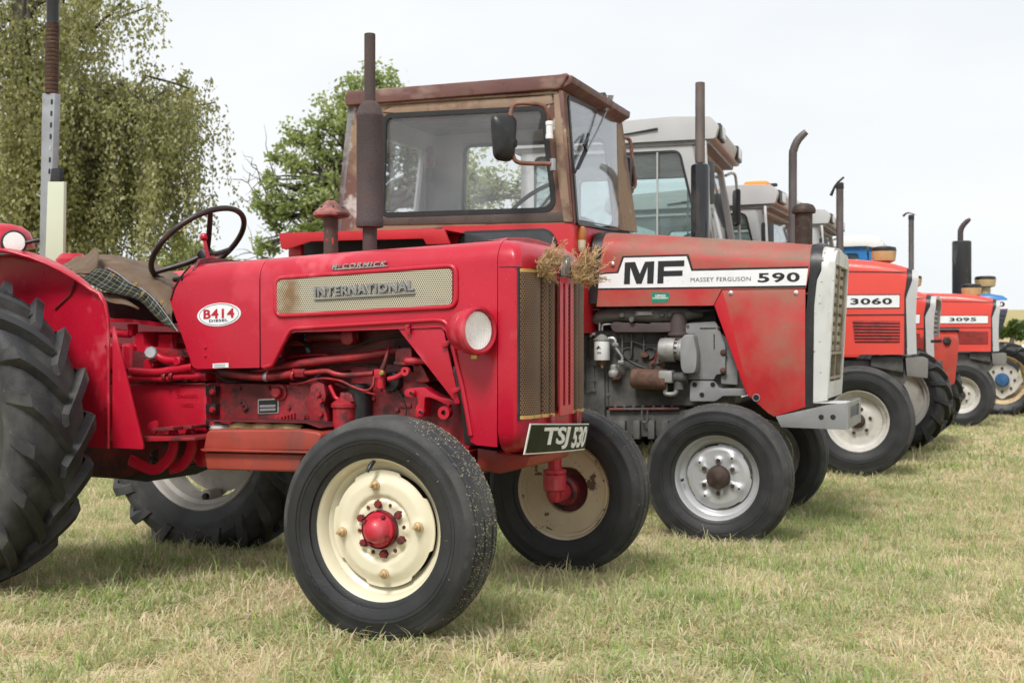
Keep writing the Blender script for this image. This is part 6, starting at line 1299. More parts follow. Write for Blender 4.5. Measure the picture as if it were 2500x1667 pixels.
# exhaust, air cleaner
zz2 = lambda y, x=1608: f.at('D', x, y, 0).z
e2x = f.at('D', 1608, 400, 0).x; PIPE2 = mat('brown_streaked_pipe', (.14, .115, .11), .6, .3, .2, 9, [((.09, .05, .035), 9, .5, .68, .7, .8, (1.5, 1.5, .25)), ((.3, .28, .27), 12, .64, .74, .5, .5, (1.5, 1.5, .25))], .3, 90)
ex2 = lathe('exhaust', [(0, zz2(560)), (.055, zz2(560)), (.055, zz2(386)), (.052, zz2(380)), (.030, zz2(374)), (0, zz2(374))], (e2x, 0, 0), (0, 0, 1), M['black_gloss'], t2, 32); lathe('exhaust_pipe', [(.0295, zz2(376)), (.0285, zz2(191)), (.025, zz2(190)), (.024, zz2(240)), (0, zz2(240))], (e2x, 0, 0), (0, 0, 1), PIPE2, ex2, 24)
mx_ = f.at('D', 1846, 500, 0).x; zm = lambda y: f.at('D', 1846, y, 0).z
ac = lathe('air_cleaner', [(0, zm(580)), (.049, zm(580)), (.05, zm(492)), (.066, zm(490)), (.069, zm(486)), (.067, zm(480)), (.055, zm(472)), (.03, zm(468)), (0, zm(467))], (mx_, 0, 0), (0, 0, 1), M['hub_brown'], t2, 28)
# wipers
def wpt(x, y, d=.03): p = atw('C7', x, y); return Vector((xs_(p.z) + d, p.y, p.z))
wm_ = plate('wiper_motor', [(p.y, p.z) for p in (wpt(655, 60), wpt(715, 60), wpt(700, 150), wpt(670, 225), wpt(648, 215))], xs_(zc1) + .03, xs_(zc1) + .06, M['alu'], cab, .008, YZ)
tube('wiper_arm', [wpt(668, 215, .05), wpt(600, 400, .04), wpt(480, 640, .035)], .006, M['steel'], cab, 8)
tube('wiper_blade', [wpt(515, 445), wpt(470, 620, .036), wpt(378, 835)], [.008, .012, .007], M['black'], cab, 8); tube('wiper_frame', [wpt(505, 455, .045), wpt(430, 560, .05), wpt(470, 620, .05), wpt(390, 800, .045)], .005, M['black'], cab, 6)
tube('wiper_arm', [wpt(490, 150, -.05), wpt(430, 240, -.05), wpt(362, 560, -.05)], .008, M['black'], cab, 6)
cyl('visor_lamp', wpt(620, 90, .05), (1, 0, 0), .035, .05, M['black'], cab, 14)
# mirror on its bent tube arm
ARMM = mat('rusty_tube', (.22, .10, .07), .55, .2, .2, 14, [((.42, .34, .30), 14, .58, .7, .5, .5, None), ((.08, .04, .03), 16, .52, .66, .6, .8, None)], .2, 60)
ma = tube('mirror_arm', f.pts('A5', [(1545, 660, -.70), (1538, 600, -.72), (1515, 555, -.74), (1470, 535, -.76), (1350, 530, -.80), (1312, 550, -.82), (1295, 620, -.83), (1303, 740, -.83), (1310, 850, -.83), (1335, 900, -.82), (1400, 912, -.78), (1560, 916, -.68)]), .0125, ARMM, t2, 10, smooth=3)
lathe('clip_lamp', [(0, -.05), (.022, -.05), (.022, -.028), (.019, -.026), (.019, .026), (.022, .028), (.022, .046), (.018, .05), (0, .05)], f.at('A5', 1545, 700, -.70), (0, 0, 1), M['white_plastic'], ma, 18)
cyl('arm_clamp', f.at('A5', 1568, 922, -.675), (0, 0, 1), .018, .07, M['steel'], ma, 10)
mc = f.at('A5', 1248, 745, -.86); bm = bmesh.new(); RM = Matrix.Rotation(R_(-38), 3, 'Z')
outl = rnd([(-.06, -.135), (.065, -.135), (.085, .125), (-.08, .125)], .05, 5)
rings = []
for k, (s, d) in enumerate(((1, -.004), (1.02, .008), (.96, .022), (.8, .040), (.45, .054), (.0, .058))):
    rings.append([bm.verts.new(mc + RM @ Vector((d, a * max(s, .001), b * max(s, .001)))) for a, b in outl])
for a, b in zip(rings, rings[1:]):
    for k in range(len(a)): bm.faces.new((a[k], a[(k + 1) % len(a)], b[(k + 1) % len(a)], b[k]))
bm.faces.new(rings[0]); mir = fin('mirror', bm, M['black'], t2, ang=50)
cyl('mirror_clamp', f.at('A5', 1300, 785, -.835), (1, 0, 0), .026, .06, M['black'], mir, 16)
tube('mirror_arm', f.pts('C7', [(915, 485, .72), (960, 490, .78), (990, 540, .80), (1010, 760, .82), (1035, 930, .82), (1020, 985, .80), (985, 995, .72)]), .013, ARMM, t2, 8, smooth=3); box('mirror', f.at('C7', 985, 860, .80), (.03, .10, .24), M['black'], t2, .02)
# front side lamp
il = empty('indicator_lamp', tuple(f.at('A4', 1224, 70, -.50)), 0, t2)
lathe('amber_lens', [(.028, 0), (.030, .004), (.030, .055), (.026, .072), (.014, .082), (0, .084)], (0, 0, 0), (0, 0, 1), M['amber_old'], il, 20); lathe('clear_lens', [(0, -.068), (.018, -.066), (.026, -.055), (.028, -.04), (.029, 0), (0, 0)], (0, 0, 0), (0, 0, 1), M['cream_plastic'], il, 20)
box('lamp_back', (-.02, .03, 0), (.03, .05, .12), M['black'], il, .006); tube('lamp_guard', [(-.06, .03, .06), (-.10, .0, .075), (-.135, -.03, .06), (-.14, -.03, -.05)], .010, ARMM, il, 8, smooth=3)
# inside the cab
sw2 = f.at('A5', 1470, 1150, .0); al = R_(35); e2_ = Vector((math.cos(al), 0, math.sin(al))); nn2 = Vector((-math.sin(al), 0, math.cos(al))); sc2 = Vector((sw2.x - .02, 0, sw2.z - .02))
s2 = tube('steering_wheel', [sc2 + (Vector((0, 1, 0)) * math.cos(2 * PI * k / 40) + e2_ * math.sin(2 * PI * k / 40)) * .21 for k in range(40)], .014, M['black'], t2, 8, closed=True)
for a in (R_(90), R_(210), R_(330)): d = Vector((0, 1, 0)) * math.cos(a) + e2_ * math.sin(a); tube('wheel_spoke', [sc2 - nn2 * .05, sc2 + d * .2], .010, M['black'], s2, 6)
tube('steering_column', [sc2 - nn2 * .04, sc2 - nn2 * .5], .03, M['black'], t2, 10)
box('seat', (-1.95, 0, 1.42), (.45, .48, .12), M['interior'], t2, .04); box('seat_back', (-2.15, 0, 1.6), (.10, .44, .32), M['interior'], t2, .04)
wl = tube('work_lamp', [f.at('A5', 762, 1225, .25), f.at('A5', 768, 930, .25)], .018, M['black'], t2, 8); c = f.at('A5', 782, 880, .25); lathe('lamp_head', [(0, -.075), (.03, -.07), (.038, -.03), (.036, .02), (.03, .06), (.015, .08), (0, .084)], c, (0, 0, 1), mat('dim_red_lens', (.13, .03, .02), .3), wl, 18)
# ---- smaller fittings on the grey engine
tc_ = plate('timing_cover', rnd(f.poly('C3', -.21, [(150, 790), (205, 775), (238, 830), (240, 1120), (215, 1150), (150, 1160)]), .01, 3), -.235, -.2, M['mf_grey'], t2, .006)
for x, y in ((170, 800), (225, 850), (228, 1020), (226, 1130), (165, 1145), (165, 1025)): hexbolt('engine_bolt', f.at('C3', x, y, -.235), (0, -1, 0), .010, .010, M['mf_grey'], tc_)
for P, r in (([(1240, 250, -.24), (1360, 268, -.25), (1460, 262, -.25), (1540, 252, -.24)], .010), ([(960, 830, -.28), (900, 850, -.28), (860, 900, -.28), (820, 905, -.27)], .006), ([(500, 620, -.22), (640, 600, -.22), (780, 640, -.22), (960, 640, -.24)], .005), ([(150, 560, -.22), (160, 640, -.22), (150, 740, -.22), (170, 790, -.22)], .007), ([(990, 700, -.29), (955, 740, -.29), (940, 800, -.28), (960, 850, -.28)], .0045), ([(1010, 540, -.24), (1000, 600, -.25), (1030, 640, -.26)], .005)):
    tube('engine_cable', f.pts('C3', P), r, M['black'], t2, 7, smooth=5)
for x in (460, 560, 660, 760, 880, 980, 1080): hexbolt('engine_bolt', f.at('C3', x, 1305, -.205), (0, -1, 0), .009, .009, M['mf_grey'], t2)
for x, y in ((520, 540), (660, 545), (760, 560), (900, 560), (520, 800), (690, 790), (930, 800), (600, 880), (380, 1180), (700, 1190), (950, 1230)): hexbolt('engine_bolt', f.at('C3', x, y, -.2), (0, -1, 0), .010, .009, M['mf_grey'], t2)
plate('block_seam', f.poly('C3', -.2, [(378, 900), (386, 900), (388, 1320), (380, 1320)]), -.206, -.198, M['interior'], t2, 0); plate('mounting_lug', rnd(f.poly('C3', -.21, [(740, 720), (800, 715), (830, 760), (790, 775), (745, 760)]), .006, 3), -.23, -.2, M['rust'], t2, .004)
for x, y in ((1250, 430), (1590, 450), (1240, 985)): hexbolt('engine_bolt', f.at('C3', x, y, -.256), (0, -1, 0), .008, .007, M['rust'], t2)

# ================================================================== the further red tractors: one family of machines
f = F3
def MET(pts, sh='A8', lat=-.36): return f.poly(sh, lat, pts)
SIDE = MET([(955, 296), (937, 440), (934, 568), (934, 824), (536, 826)])
HTOP = [(p.x, p.z) for p in (f.at('A8', x, y, -.30) for x, y in ((572, 214), (760, 228), (870, 245), (962, 268)))]
BEAD = MET([(962, 268), (985, 272), (953, 440), (945, 470), (952, 826), (934, 826), (935, 440)])
NOSE = MET([(985, 272), (1030, 288), (1014, 460), (1008, 600), (1014, 820), (955, 826), (945, 470), (950, 450)])
DEC = MET([(300, 449), (905, 446), (903, 524), (300, 527)]); DECB = MET([(300, 443), (908, 440), (906, 530), (300, 533)])
VENT = MET([(604, 608), (908, 611), (905, 748), (620, 748)])
SEAM = MET([(300, 569), (935, 570)])[1][1]
NUMX = (MET([(592, 500)])[0][0], MET([(857, 500)])[0][0]); NUMZ = (MET([(600, 506)])[0][1], MET([(600, 466)])[0][1])
FBLK = MET([(942, 842), (1062, 842), (1088, 850), (1085, 976), (950, 962)]); AXH = MET([(720, 835), (930, 838), (930, 940), (860, 930), (720, 900)])
def modern(fr, label, zmap, number, fw, rearR=.80, shift=0, wheel='smooth', extras=(), orange='orange_red', cab_dz=0, exh='curve', numpos=None, beacon=False, cabx=0):
    t = fr.root('tractor'); tag(t, label, 'tractor', 'tractors parked in a row')
    zz = lambda P: [(x + shift, zmap(z)) for x, z in P]
    red = M[orange]; hw = .36; XR = -1.25
    side = zz(SIDE); ht = zz(HTOP); zlow = side[-1][1]
    top = [(XR, ht[0][1] + .05 - .09)] + [(x, z - .09) for x, z in ht[:-1]] + [(side[0][0] - .004, ht[-1][1] - .09)]
    hd = hood_shell('bonnet', side[1:4] + [(XR, zlow)], top, red, t, hw, .09, .01)
    zc = zmap(1.512); tube('crease', [(XR, -hw - .001, zc + .03), (side[0][0], -hw - .001, zc - .012)], .004, M['interior'], hd, 5)
    tube('panel_joint', [(XR, -hw - .001, zmap(SEAM)), (side[2][0], -hw - .001, zmap(SEAM))], .005, M['interior'], hd, 5)
    nose = zz(NOSE); bead = zz(BEAD)
    hood_shell('front_bead', [bead[2], bead[3], bead[4], bead[5], bead[6]], [(bead[0][0] - .01, bead[0][1] - .10), (bead[1][0], bead[1][1] - .10)], M['black'], t, hw + .004, .10, .01, .03)
    ns = hood_shell('grille_surround', nose[2:8], [(nose[0][0], nose[0][1] - .10), (nose[1][0] - .005, nose[1][1] - .085)], M['cab_grey'], t, hw + .002, .09, .01, .03)
    x0 = nose[4][0] - .02; z0, z1 = nose[4][1], nose[1][1]
    gb = plate('grille_back', [(-hw + .03, z0 + .02), (hw - .03, z0 + .02), (hw - .03, z1 - .05), (-hw + .03, z1 - .05)], x0 - .05, x0 - .03, M['black'], t, 0, YZ)
    for k in range(9):
        z = z0 + .06 + k * (z1 - z0 - .16) / 9; plate('grille_slat', [(-hw + .03, z), (hw - .03, z), (hw - .03, z + .03), (-hw + .03, z + .03)], x0 - .03, x0 + .0, M['cab_grey_dark'], gb, .003, YZ)
    plate('grille_sill', [(-hw, z0), (hw, z0), (hw, z0 + .05), (-hw, z0 + .05)], x0 - .06, x0 + .02, M['cab_grey'], gb, .01, YZ)
    plate('decal_border', zz(DECB), -hw - .0025, -hw - .0005, M['decal_black'], hd, 0); dd = zz(DEC); plate('decal_field', dd, -hw - .005, -hw - .002, M['decal_white'], hd, 0)
    if number:
        nx0, nx1 = numpos or NUMX; za, zb_ = zmap(NUMZ[0]), zmap(NUMZ[1])
        text('decal_lettering', number, (nx0 + shift, -hw - .005, za), (nx1 + shift, -hw - .005, za), (nx0 + shift, -hw - .005, zb_), M['decal_black'], hd, .002, .03, 0, 1.1)
    vv = zz(VENT); vp = plate('vent', vv, -hw - .004, -hw + .01, M['interior'], hd, .003)
    for k in range(7):
        u0, u1 = k / 7 + .02, (k + .72) / 7; ln = lambda a, b, u: (a[0] + (b[0] - a[0]) * u, a[1] + (b[1] - a[1]) * u)
        plate('vent_louvre', [ln(vv[0], vv[3], u0), ln(vv[1], vv[2], u0), ln(vv[1], vv[2], u1), ln(vv[0], vv[3], u1)], -hw - .010, -hw, mat('sooty_red_louvre', (.40, .03, .025), .5, 0, .2, 5, [((.04, .015, .012), 4, .5, .66, .9, .7, None)]), vp, .002)
    # running gear
    plate('front_frame', [(-1.2, .55), (.30, .55), (.36, .62), (.36, .80), (-1.2, .80)], -.26, .26, M['mf_grey'], t, .02); bk_ = FBLK
    plate('front_block', zz(bk_), -.36, .36, mat('grey_weight_block', (.16, .155, .145), .7, 0, .15, 8), t, .01)
    plate('axle_housing', zz(AXH), -.3, .3, M['mf_grey'], t, .01)
    R, rim, w, az, half, dm = fw
    plate('front_axle', [(-half, az - .05), (half, az - .05), (half, az + .06), (.2, az + .16), (-.2, az + .16), (-half, az + .06)], -.06, .06, M['mf_grey'], t, .01, YZ)
    for s in (-1, 1):
        wme = empty('front_wheel', (0, s * half, az), 0, t)
        if wheel == 'lug': lug_tyre(wme, R, rim, w, 16, .035, M['rubber'], M['rubber'], 48)
        else: front_tyre(wme, R, rim, w, M['rubber'], M['rubber_dusty'], 72)
        lathe('rim', rim_profile(rim + .001, w * .35), (0, 0, 0), (0, 1, 0), dm, wme, 56)
        polar_disc('wheel_disc', lambda th: rim - .045, lambda r, th: .012 + .02 * max(0, min(1, (.12 - r) / .03)), .03, dm, wme, 56, 10, .008, 0, s)
        lathe('hub', [(.058, 0), (.056, .03), (.03, .045), (0, .046)], (0, s * .03, 0), (0, s, 0), M['hub_brown'], wme, 24); wheel_bolts(wme, 6, .095, s * .032, .012, .014, M['hub_brown'], s, .3)
    rear_big(t, -2.55, -.85, rearR - .10, rearR, .44, dm, -1, .5); rear_big(t, -2.55, .85, rearR - .10, rearR, .44, dm, 1, .5)
    plate('transmission', [(-2.8, .45), (-1.0, .5), (-1.0, 1.0), (-2.8, 1.1)], -.25, .25, M['mf_grey'], t, .03)
    for s in (-1, 1): plate('mudguard', [(-3.4, 1.2), (-3.2, 1.5), (-2.8, 1.68), (-2.3, 1.66), (-1.85, 1.42), (-1.75, 1.1), (-1.9, 1.1), (-2.05, 1.36), (-2.4, 1.56), (-2.8, 1.57), (-3.1, 1.42), (-3.25, 1.2)], s * 1.08, s * .62, M[orange] if 0 else M['cab_grey_dark'], t, .01)
    # cab
    cb = empty('cab', (cabx, 0, cab_dz), 0, t); zs, zr = 1.30, 2.58; cw = .76
    xf = lambda z: -1.02 - (z - zs) * .17; xrr = -2.72; G = M['cab_grey']
    wn = rnd([(xrr + .12, zs + .10), (xrr + .12, zr - .09), (xf(zr) - .14, zr - .09), (xf(zs) - .10, zs + .10)], .06, 5); so_ = [(xrr, zs - .3), (xrr, zr), (xf(zr), zr), (xf(zs - .3), zs - .3)]
    for s in (-1, 1):
        plate_hole('side_frame', so_, [wn], s * cw, s * (cw - .05), G, cb); plate_hole('window_rubber', inset(wn, -.004), [inset(wn, .016)], s * (cw + .004), s * (cw - .01), M['black'], cb); plate('side_glass', inset(wn, .012), s * (cw - .012), s * (cw - .018), M['glass_tint'], cb, 0)
        tube('door_bar', [(xf(2.0) - .42, s * (cw + .012), zs + .12), (xf(2.0) - .42, s * (cw + .012), zr - .10)], .008, M['cab_grey'], cb, 6)
    cyl('door_lock', (xf(zr) - .60, -cw - .01, zr - .16), (0, 1, 0), .028, .03, M['black'], cb, 16)
    FS = lambda a, b, d: (xf(b) + d, a, b); fwn = rnd([(-cw + .10, zs + .06), (cw - .10, zs + .06), (cw - .10, zr - .08), (-cw + .10, zr - .08)], .05, 4)
    plate_hole('front_frame', [(-cw, zs - .3), (cw, zs - .3), (cw, zr), (-cw, zr)], [fwn], -.05, 0, G, cb, FS); plate('windscreen', inset(fwn, -.01), -.03, -.025, M['glass_tint'], cb, 0, FS)
    BS = lambda a, b, d: (xrr + d, a, b); bwn = rnd([(-cw + .1, zs + .2), (cw - .1, zs + .2), (cw - .1, zr - .1), (-cw + .1, zr - .1)], .05, 4)
    plate_hole('rear_frame', [(-cw, zs - .3), (cw, zs - .3), (cw, zr), (-cw, zr)], [bwn], 0, .05, G, cb, BS); plate('rear_glass', inset(bwn, -.01), .02, .025, M['glass_tint'], cb, 0, BS)
    rp_ = rnd([(xrr - .10, zr - .02), (xrr - .06, zr + .13), (-1.45, zr + .18), (-1.13, zr + .165), (-1.06, zr + .09), (-1.09, zr - .015)], [.02, .05, .02, .02, .02, .02], 3)
    plate('roof', rp_, -cw - .04, cw + .04, M['cab_grey'], cb, .014, seg=3); plate('roof_gutter', [(xrr - .06, zr - .05), (-1.14, zr - .05), (-1.14, zr - .012), (xrr - .06, zr - .012)], -cw - .015, cw + .015, M['cab_grey_dark'], cb, .006)
    for s in (-1, 1):
        lm = box('work_lamp', (-1.085, s * .58, zr + .06), (.06, .30, .12), M['black'], cb, .01); box('lamp_lens', (-1.053, s * .55, zr + .06), (.01, .15, .09), M['white_plastic'], cb, .004)
        ar = tube('mirror_arm', [(xf(2.4), s * cw, zr - .10), (xf(2.4) + .05, s * (cw + .16), zr - .06), (xf(2.4) + .07, s * (cw + .24), zr - .16), (xf(2.2) + .07, s * (cw + .22), zr - .75), (xf(1.8) + .01, s * cw, zr - .84)], .014, M['cab_grey'] if s < 0 else M['cab_grey'], cb, 8, smooth=3)
        box('mirror', (xf(2.3) + .06, s * (cw + .18), zr - .38), (.05, .17, .34), M['black'], cb, .03, Matrix.Rotation(R_(20 * s), 3, 'Z'))
    tube('side_wiper', [(-1.55, -cw - .05, zr + .085), (-1.75, -cw - .052, zr + .06), (-2.15, -cw - .05, zr + .02)], [.010, .007, .006], M['black'], cb, 6)
    tube('handrail', [(xf(1.35) + .02, -cw - .03, 1.35), (xf(1.6) + .06, -cw - .10, 1.62), (xf(1.9) + .04, -cw - .09, 1.95), (xf(2.0), -cw, 2.02)], .016, M['cab_grey'], cb, 8, smooth=4)
    sc3 = Vector((-1.55, 0, 1.75)); e2c = Vector((math.cos(.7), 0, math.sin(.7))); tube('steering_wheel', [sc3 + (Vector((0, 1, 0)) * math.cos(2 * PI * k / 28) + e2c * math.sin(2 * PI * k / 28)) * .2 for k in range(28)], .015, M['black'], cb, 6, closed=True)
    tube('steering_column', [sc3, sc3 + Vector((.25, 0, -.4))], .03, M['interior'], cb, 8); box('seat', (-2.15, 0, 1.55), (.42, .46, .14), M['interior'], cb, .04); box('seat_back', (-2.36, 0, 1.82), (.11, .42, .46), M['interior'], cb, .04)
    if beacon: bp = fr.at('A7', 1250, 938, -.1); box('beacon', (bp.x - cabx, -.1, zr + .235), (.24, .28, .10), M['amber'], cb, .03); box('beacon_base', (bp.x - cabx, -.1, zr + .185), (.18, .30, .05), M['black'], cb, .006); tube('aerial_plate', [(-1.35, -.1, zr + .18), (-1.35, -.1, zr + .25), (-1.25, .05, zr + .27)], .02, M['black'], cb, 6)
    return t
W10 = (.425, .235, .26, .338, .72, M['wheel_grey'])
E_ = mat('grey_brown_stack', (.12, .105, .105), .55, .35, .15, 6, [((.07, .05, .045), 6, .5, .7, .6, .7, (1.5, 1.5, .3))], .2, 80)
def cap_cleaner(t, fr, x, ztop, r, lat=0, m='beige_cap', h=.10, stem=None):
    c = (x, lat, ztop); lathe('air_cleaner', [(0, -h - .2), (r * .5, -h - .2), (r * .5, -h - .02), (r * .92, -h), (r, -h * .45), (r, -h * .35), (r * .98, -h * .3), (0, -h * .3)], c, (0, 0, 1), M[m], t, 28); lathe('cleaner_lid', [(r * 1.0, -h * .36), (r * 1.02, -h * .3), (r * .95, -.01), (r * .5, 0), (0, 0)], c, (0, 0, 1), M['black'], t, 28)
def stack_flap(t, x, lat, z0, z1, r, ang, m=None):
    o = lathe('exhaust', [(0, z0), (r, z0), (r, z1), (r * .85, z1 + .002), (r * .8, z1 - .1), (0, z1 - .1)], (x, lat, 0), (0, 0, 1), m or E_, t, 20); lathe('stack_band', [(r * 1.08, z1 - .06), (r * 1.1, z1 - .055), (r * 1.1, z1 - .012), (r * 1.08, z1 - .008)], (x, lat, 0), (0, 0, 1), M['black'], o, 20)
    d = Vector((math.cos(ang), 0, math.sin(ang))); c = Vector((x, lat, z1 + .02)); box('rain_flap', c + d * .01, (2.4 * r, 2 * r, .008), M['black'], o, .002, Matrix.Rotation(-ang, 3, 'Y')); tube('flap_weight', [c - d * r * .9, c - d * r * 2.0 + Vector((0, 0, -.02)), c - d * r * 3.2 + Vector((0, 0, -.07))], [.010, .012, .016], M['black'], o, 8)
# third tractor
t3 = modern(F3, 'orange-red tractor with pale grey cab roof, numbered 3060 on its bonnet', lambda z: z, '3060', W10)
f = F3; cap_cleaner(t3, F3, f.at('D', 2030, 580, 0).x, f.at('D', 2030, 566, 0).z, .10, 0, h=.12)
a, b = f.at('D', 1821, 560, -.25), f.at('D', 1821, 370, -.25)
tube('exhaust', [a + Vector((0, 0, -.3)), a, b, f.at('D', 1823, 345, -.25), f.at('D', 1831, 325, -.25), f.at('D', 1842, 312, -.25), f.at('D', 1852, 303, -.25)], [.034, .034, .034, .034, .033, .031, .026], E_, t3, 16, smooth=4)
# fourth, with driven front wheels and a weight carrier
zm4 = lambda z: .80 + (z - .845) * .853
t4 = modern(F4, 'orange-red tractor with lugged front tyres and an amber roof beacon', zm4, '0', (.50, .31, .32, .434, .75, M['wheel_grey']), .82, -.13, 'lug', beacon=True, cab_dz=-.30, numpos=(NUMX[1] - .07, NUMX[1]))
f = F4; cap_cleaner(t4, F4, f.at('D', 2110, 640, 0).x - .06, f.at('D', 2110, 632, 0).z, .09, 0)
x4 = f.at('D', 1929, 500, -.25); stack_flap(t4, x4.x, -.25, 1.2, f.at('D', 1929, 420, -.25).z, .035, .7)
xq = .62
wc = plate('weight_carrier', rnd(f.poly('A8', -.34, [(1022, 712), (1250, 706), (1276, 725), (1282, 760), (1255, 1015), (1110, 1018), (1085, 960), (1075, 850), (1022, 838)]), .02, 3), -.36, -.32, mat('rust_spotted_red_plate', (.42, .045, .03), .6, 0, .12, 6, [(RUST, 10, .6, .68, .8, .8, None), ((.5, .12, .08), 5, .55, .7, .4, .6, None)], .15, 60), t4, .008)
plate('carrier_arm', f.poly('A8', -.3, [(1022, 712), (1250, 706), (1255, 760), (1022, 770)]), -.32, .36, MATS['rust_spotted_red_plate'], wc, .008); plate('carrier_slot', f.poly('A8', -.36, [(1103, 732), (1172, 728), (1174, 746), (1104, 750)]), -.3625, -.359, M['black'], wc, 0); hexbolt('carrier_bolt', f.at('A8', 1208, 736, -.36), (0, -1, 0), .032, .03, M['hub_brown'], wc)
# fifth
zm5 = lambda z: .824 + (z - .845) * .947
t5 = modern(F5, 'orange-red tractor numbered 3095 on its bonnet, beyond the weight carrier', zm5, '3095', (.405, .225, .25, .29, .72, M['wheel_grey']), .80, .0, cab_dz=-.10, cabx=-.5, numpos=(NUMX[0] - .08, NUMX[1] - .08))
f = F5; cap_cleaner(t5, F5, f.at('D', 2231, 660, 0).x, f.at('D', 2231, 652, 0).z, .125, 0, h=.15); x5 = f.at('D', 2093, 550, -.25); stack_flap(t5, x5.x, -.25, 1.2, f.at('D', 2093, 494, -.25).z, .034, -.35)
tube('grab_handle', [(.02 - .30, -.372, zm5(1.10) + .03), (.02 - .05, -.372, zm5(1.10) + .03)], .02, M['black'], t5, 8)
# sixth: the blue one at the end
f = F6; t6 = F6.root('tractor'); tag(t6, 'blue tractor with a big black upright silencer at the far end of the row', 'tractor', 'tractors parked in a row')
hb = .38; P6 = lambda pts: f.poly('A8', -hb, pts)
tp = [(-1.3, 1.60), (f.at('A8', 1480, 442, -.3).x, f.at('A8', 1480, 437, -.3).z - .08), (f.at('A8', 1565, 452, -.3).x, f.at('A8', 1565, 450, -.3).z - .08), (f.at('A8', 1592, 475, -.3).x, f.at('A8', 1592, 468, -.3).z - .08)]
lowz = f.at('A8', 1595, 545, -hb)
hd = hood_shell('bonnet', [(lowz.x, lowz.z), (-1.3, lowz.z)], tp, M['ford_blue'], t6, hb, .08, .01)
plate('decal_field', P6([(1300, 480), (1592, 478), (1594, 532), (1300, 536)]), -hb - .003, -hb, M['decal_white'], hd, 0); plate('decal_border', P6([(1300, 536), (1594, 532), (1594, 538), (1300, 542)]), -hb - .004, -hb, M['decal_red'], hd, 0)
text('decal_lettering', '30', f.at('A8', 1498, 522, -hb - .003), f.at('A8', 1576, 520, -hb - .003), f.at('A8', 1498, 488, -hb - .003), M['decal_black'], hd, .002, .035)
plate('side_grille', P6([(1300, 548), (1594, 545), (1560, 668), (1300, 690)]), -hb + .005, hb - .005, M['ford_dark'], t6, .01)
for k in range(4): plate('grille_rib', P6([(1300, 575 + 26 * k), (1586 - 8 * k, 572 + 26 * k), (1585 - 8 * k, 578 + 26 * k), (1300, 582 + 26 * k)]), -hb - .004, -hb + .01, M['interior'], t6, .002)
plate('front_frame', [(-1.3, .45), (.25, .45), (.3, .9), (-1.3, .9)], -.25, .25, M['ford_dark'], t6, .02)
R6 = .56; z6 = .385
for s in (-1, 1):
    wme = empty('front_wheel', (0.02, s * .80, z6), 0, t6); lug_tyre(wme, R6, .35, .36, 16, .035, M['rubber'], M['rubber'], 48)
    lathe('rim', rim_profile(.351, .13), (0, 0, 0), (0, 1, 0), mat('rusty_cream_rim', (.50, .38, .22), .6, 0, .15, 8, [(RUST, 8, .52, .62, .8, .8, None)], .2, 60), wme, 56)
    polar_disc('wheel_disc', lambda th: .24 + .04 * max(0, math.cos(4 * th)) ** 3, lambda r, th: .01, .05, M['wheel_grey'], wme, 56, 8, .01, 0, s); lathe('hub', [(.10, 0), (.10, .06), (.08, .09), (0, .10)], (0, s * .02, 0), (0, s, 0), mat('worn_blue_hub', (.02, .10, .24), .5, 0, .2, 8, [((.10, .09, .08), 8, .5, .7, .6, .7, None)]), wme, 28); wheel_bolts(wme, 8, .17, s * .02, .016, .02, M['hub_brown'], s)
    box('hub_arm', (.10, s * .62, z6 + .02), (.10, .10, .30), M['ford_blue'], t6, .02)
plate('front_axle', [(-.75, z6 - .08), (.75, z6 - .08), (.75, z6 + .06), (-.75, z6 + .06)], -.08, .08, M['ford_blue'], t6, .02, YZ)
rear_big(t6, -2.6, -.9, .7, .85, .46, M['wheel_grey'], -1, .5); rear_big(t6, -2.6, .9, .7, .85, .46, M['wheel_grey'], 1, .5)
sx6 = f.at('D', 2209, 600, -.25); s6 = lathe('exhaust', [(0, 1.4), (.135, 1.4), (.14, 1.41), (.14, f.at('D', 2209, 556, -.25).z), (.13, f.at('D', 2209, 554, -.25).z), (0, f.at('D', 2209, 554, -.25).z)], (sx6.x, -.25, 0), (0, 0, 1), mat('scuffed_black_silencer', (.022, .023, .026), .5, 0, .2, 4, [((.13, .13, .13), 4, .56, .7, .7, .7, (2, 2, .5))], .1, 40), t6, 32)
tube('tail_pipe', [f.at('D', x, y, -.25) for x, y in ((2206, 560), (2206, 540), (2207, 528), (2213, 517), (2222, 508), (2229, 503))], [.042, .042, .042, .04, .036, .02], M['soot'], s6, 14, smooth=4)
cap_cleaner(t6, F6, f.at('D', 2263, 640, -.1).x, f.at('D', 2263, 634, -.1).z, .155, -.1, h=.16); cyl('cleaner_stem', (f.at('D', 2263, 660, -.1).x, -.1, f.at('D', 2263, 662, -.1).z), (0, 0, 1), .07, .3, M['ford_dark'], t6, 18)
c6 = empty('cab', (0, 0, 0), 0, t6); zr = f.at('D', 2000, 566, -.7).z; xq0 = f.at('D', 2005, 590, -.72).x
for s in (-1, 1):
    wn = rnd([(xq0 - 1.45, 1.45), (xq0 - 1.4, zr - .10), (xq0 - .22, zr - .10), (xq0 - .1, 1.45)], .05, 4)
    plate_hole('side_frame', [(xq0 - 1.6, 1.1), (xq0 - 1.55, zr), (xq0 - .10, zr), (xq0 + .05, 1.1)], [wn], s * .74, s * .69, M['ford_blue'], c6); plate('side_glass', inset(wn, -.01), s * .715, s * .71, M['glass_tint'], c6, 0)
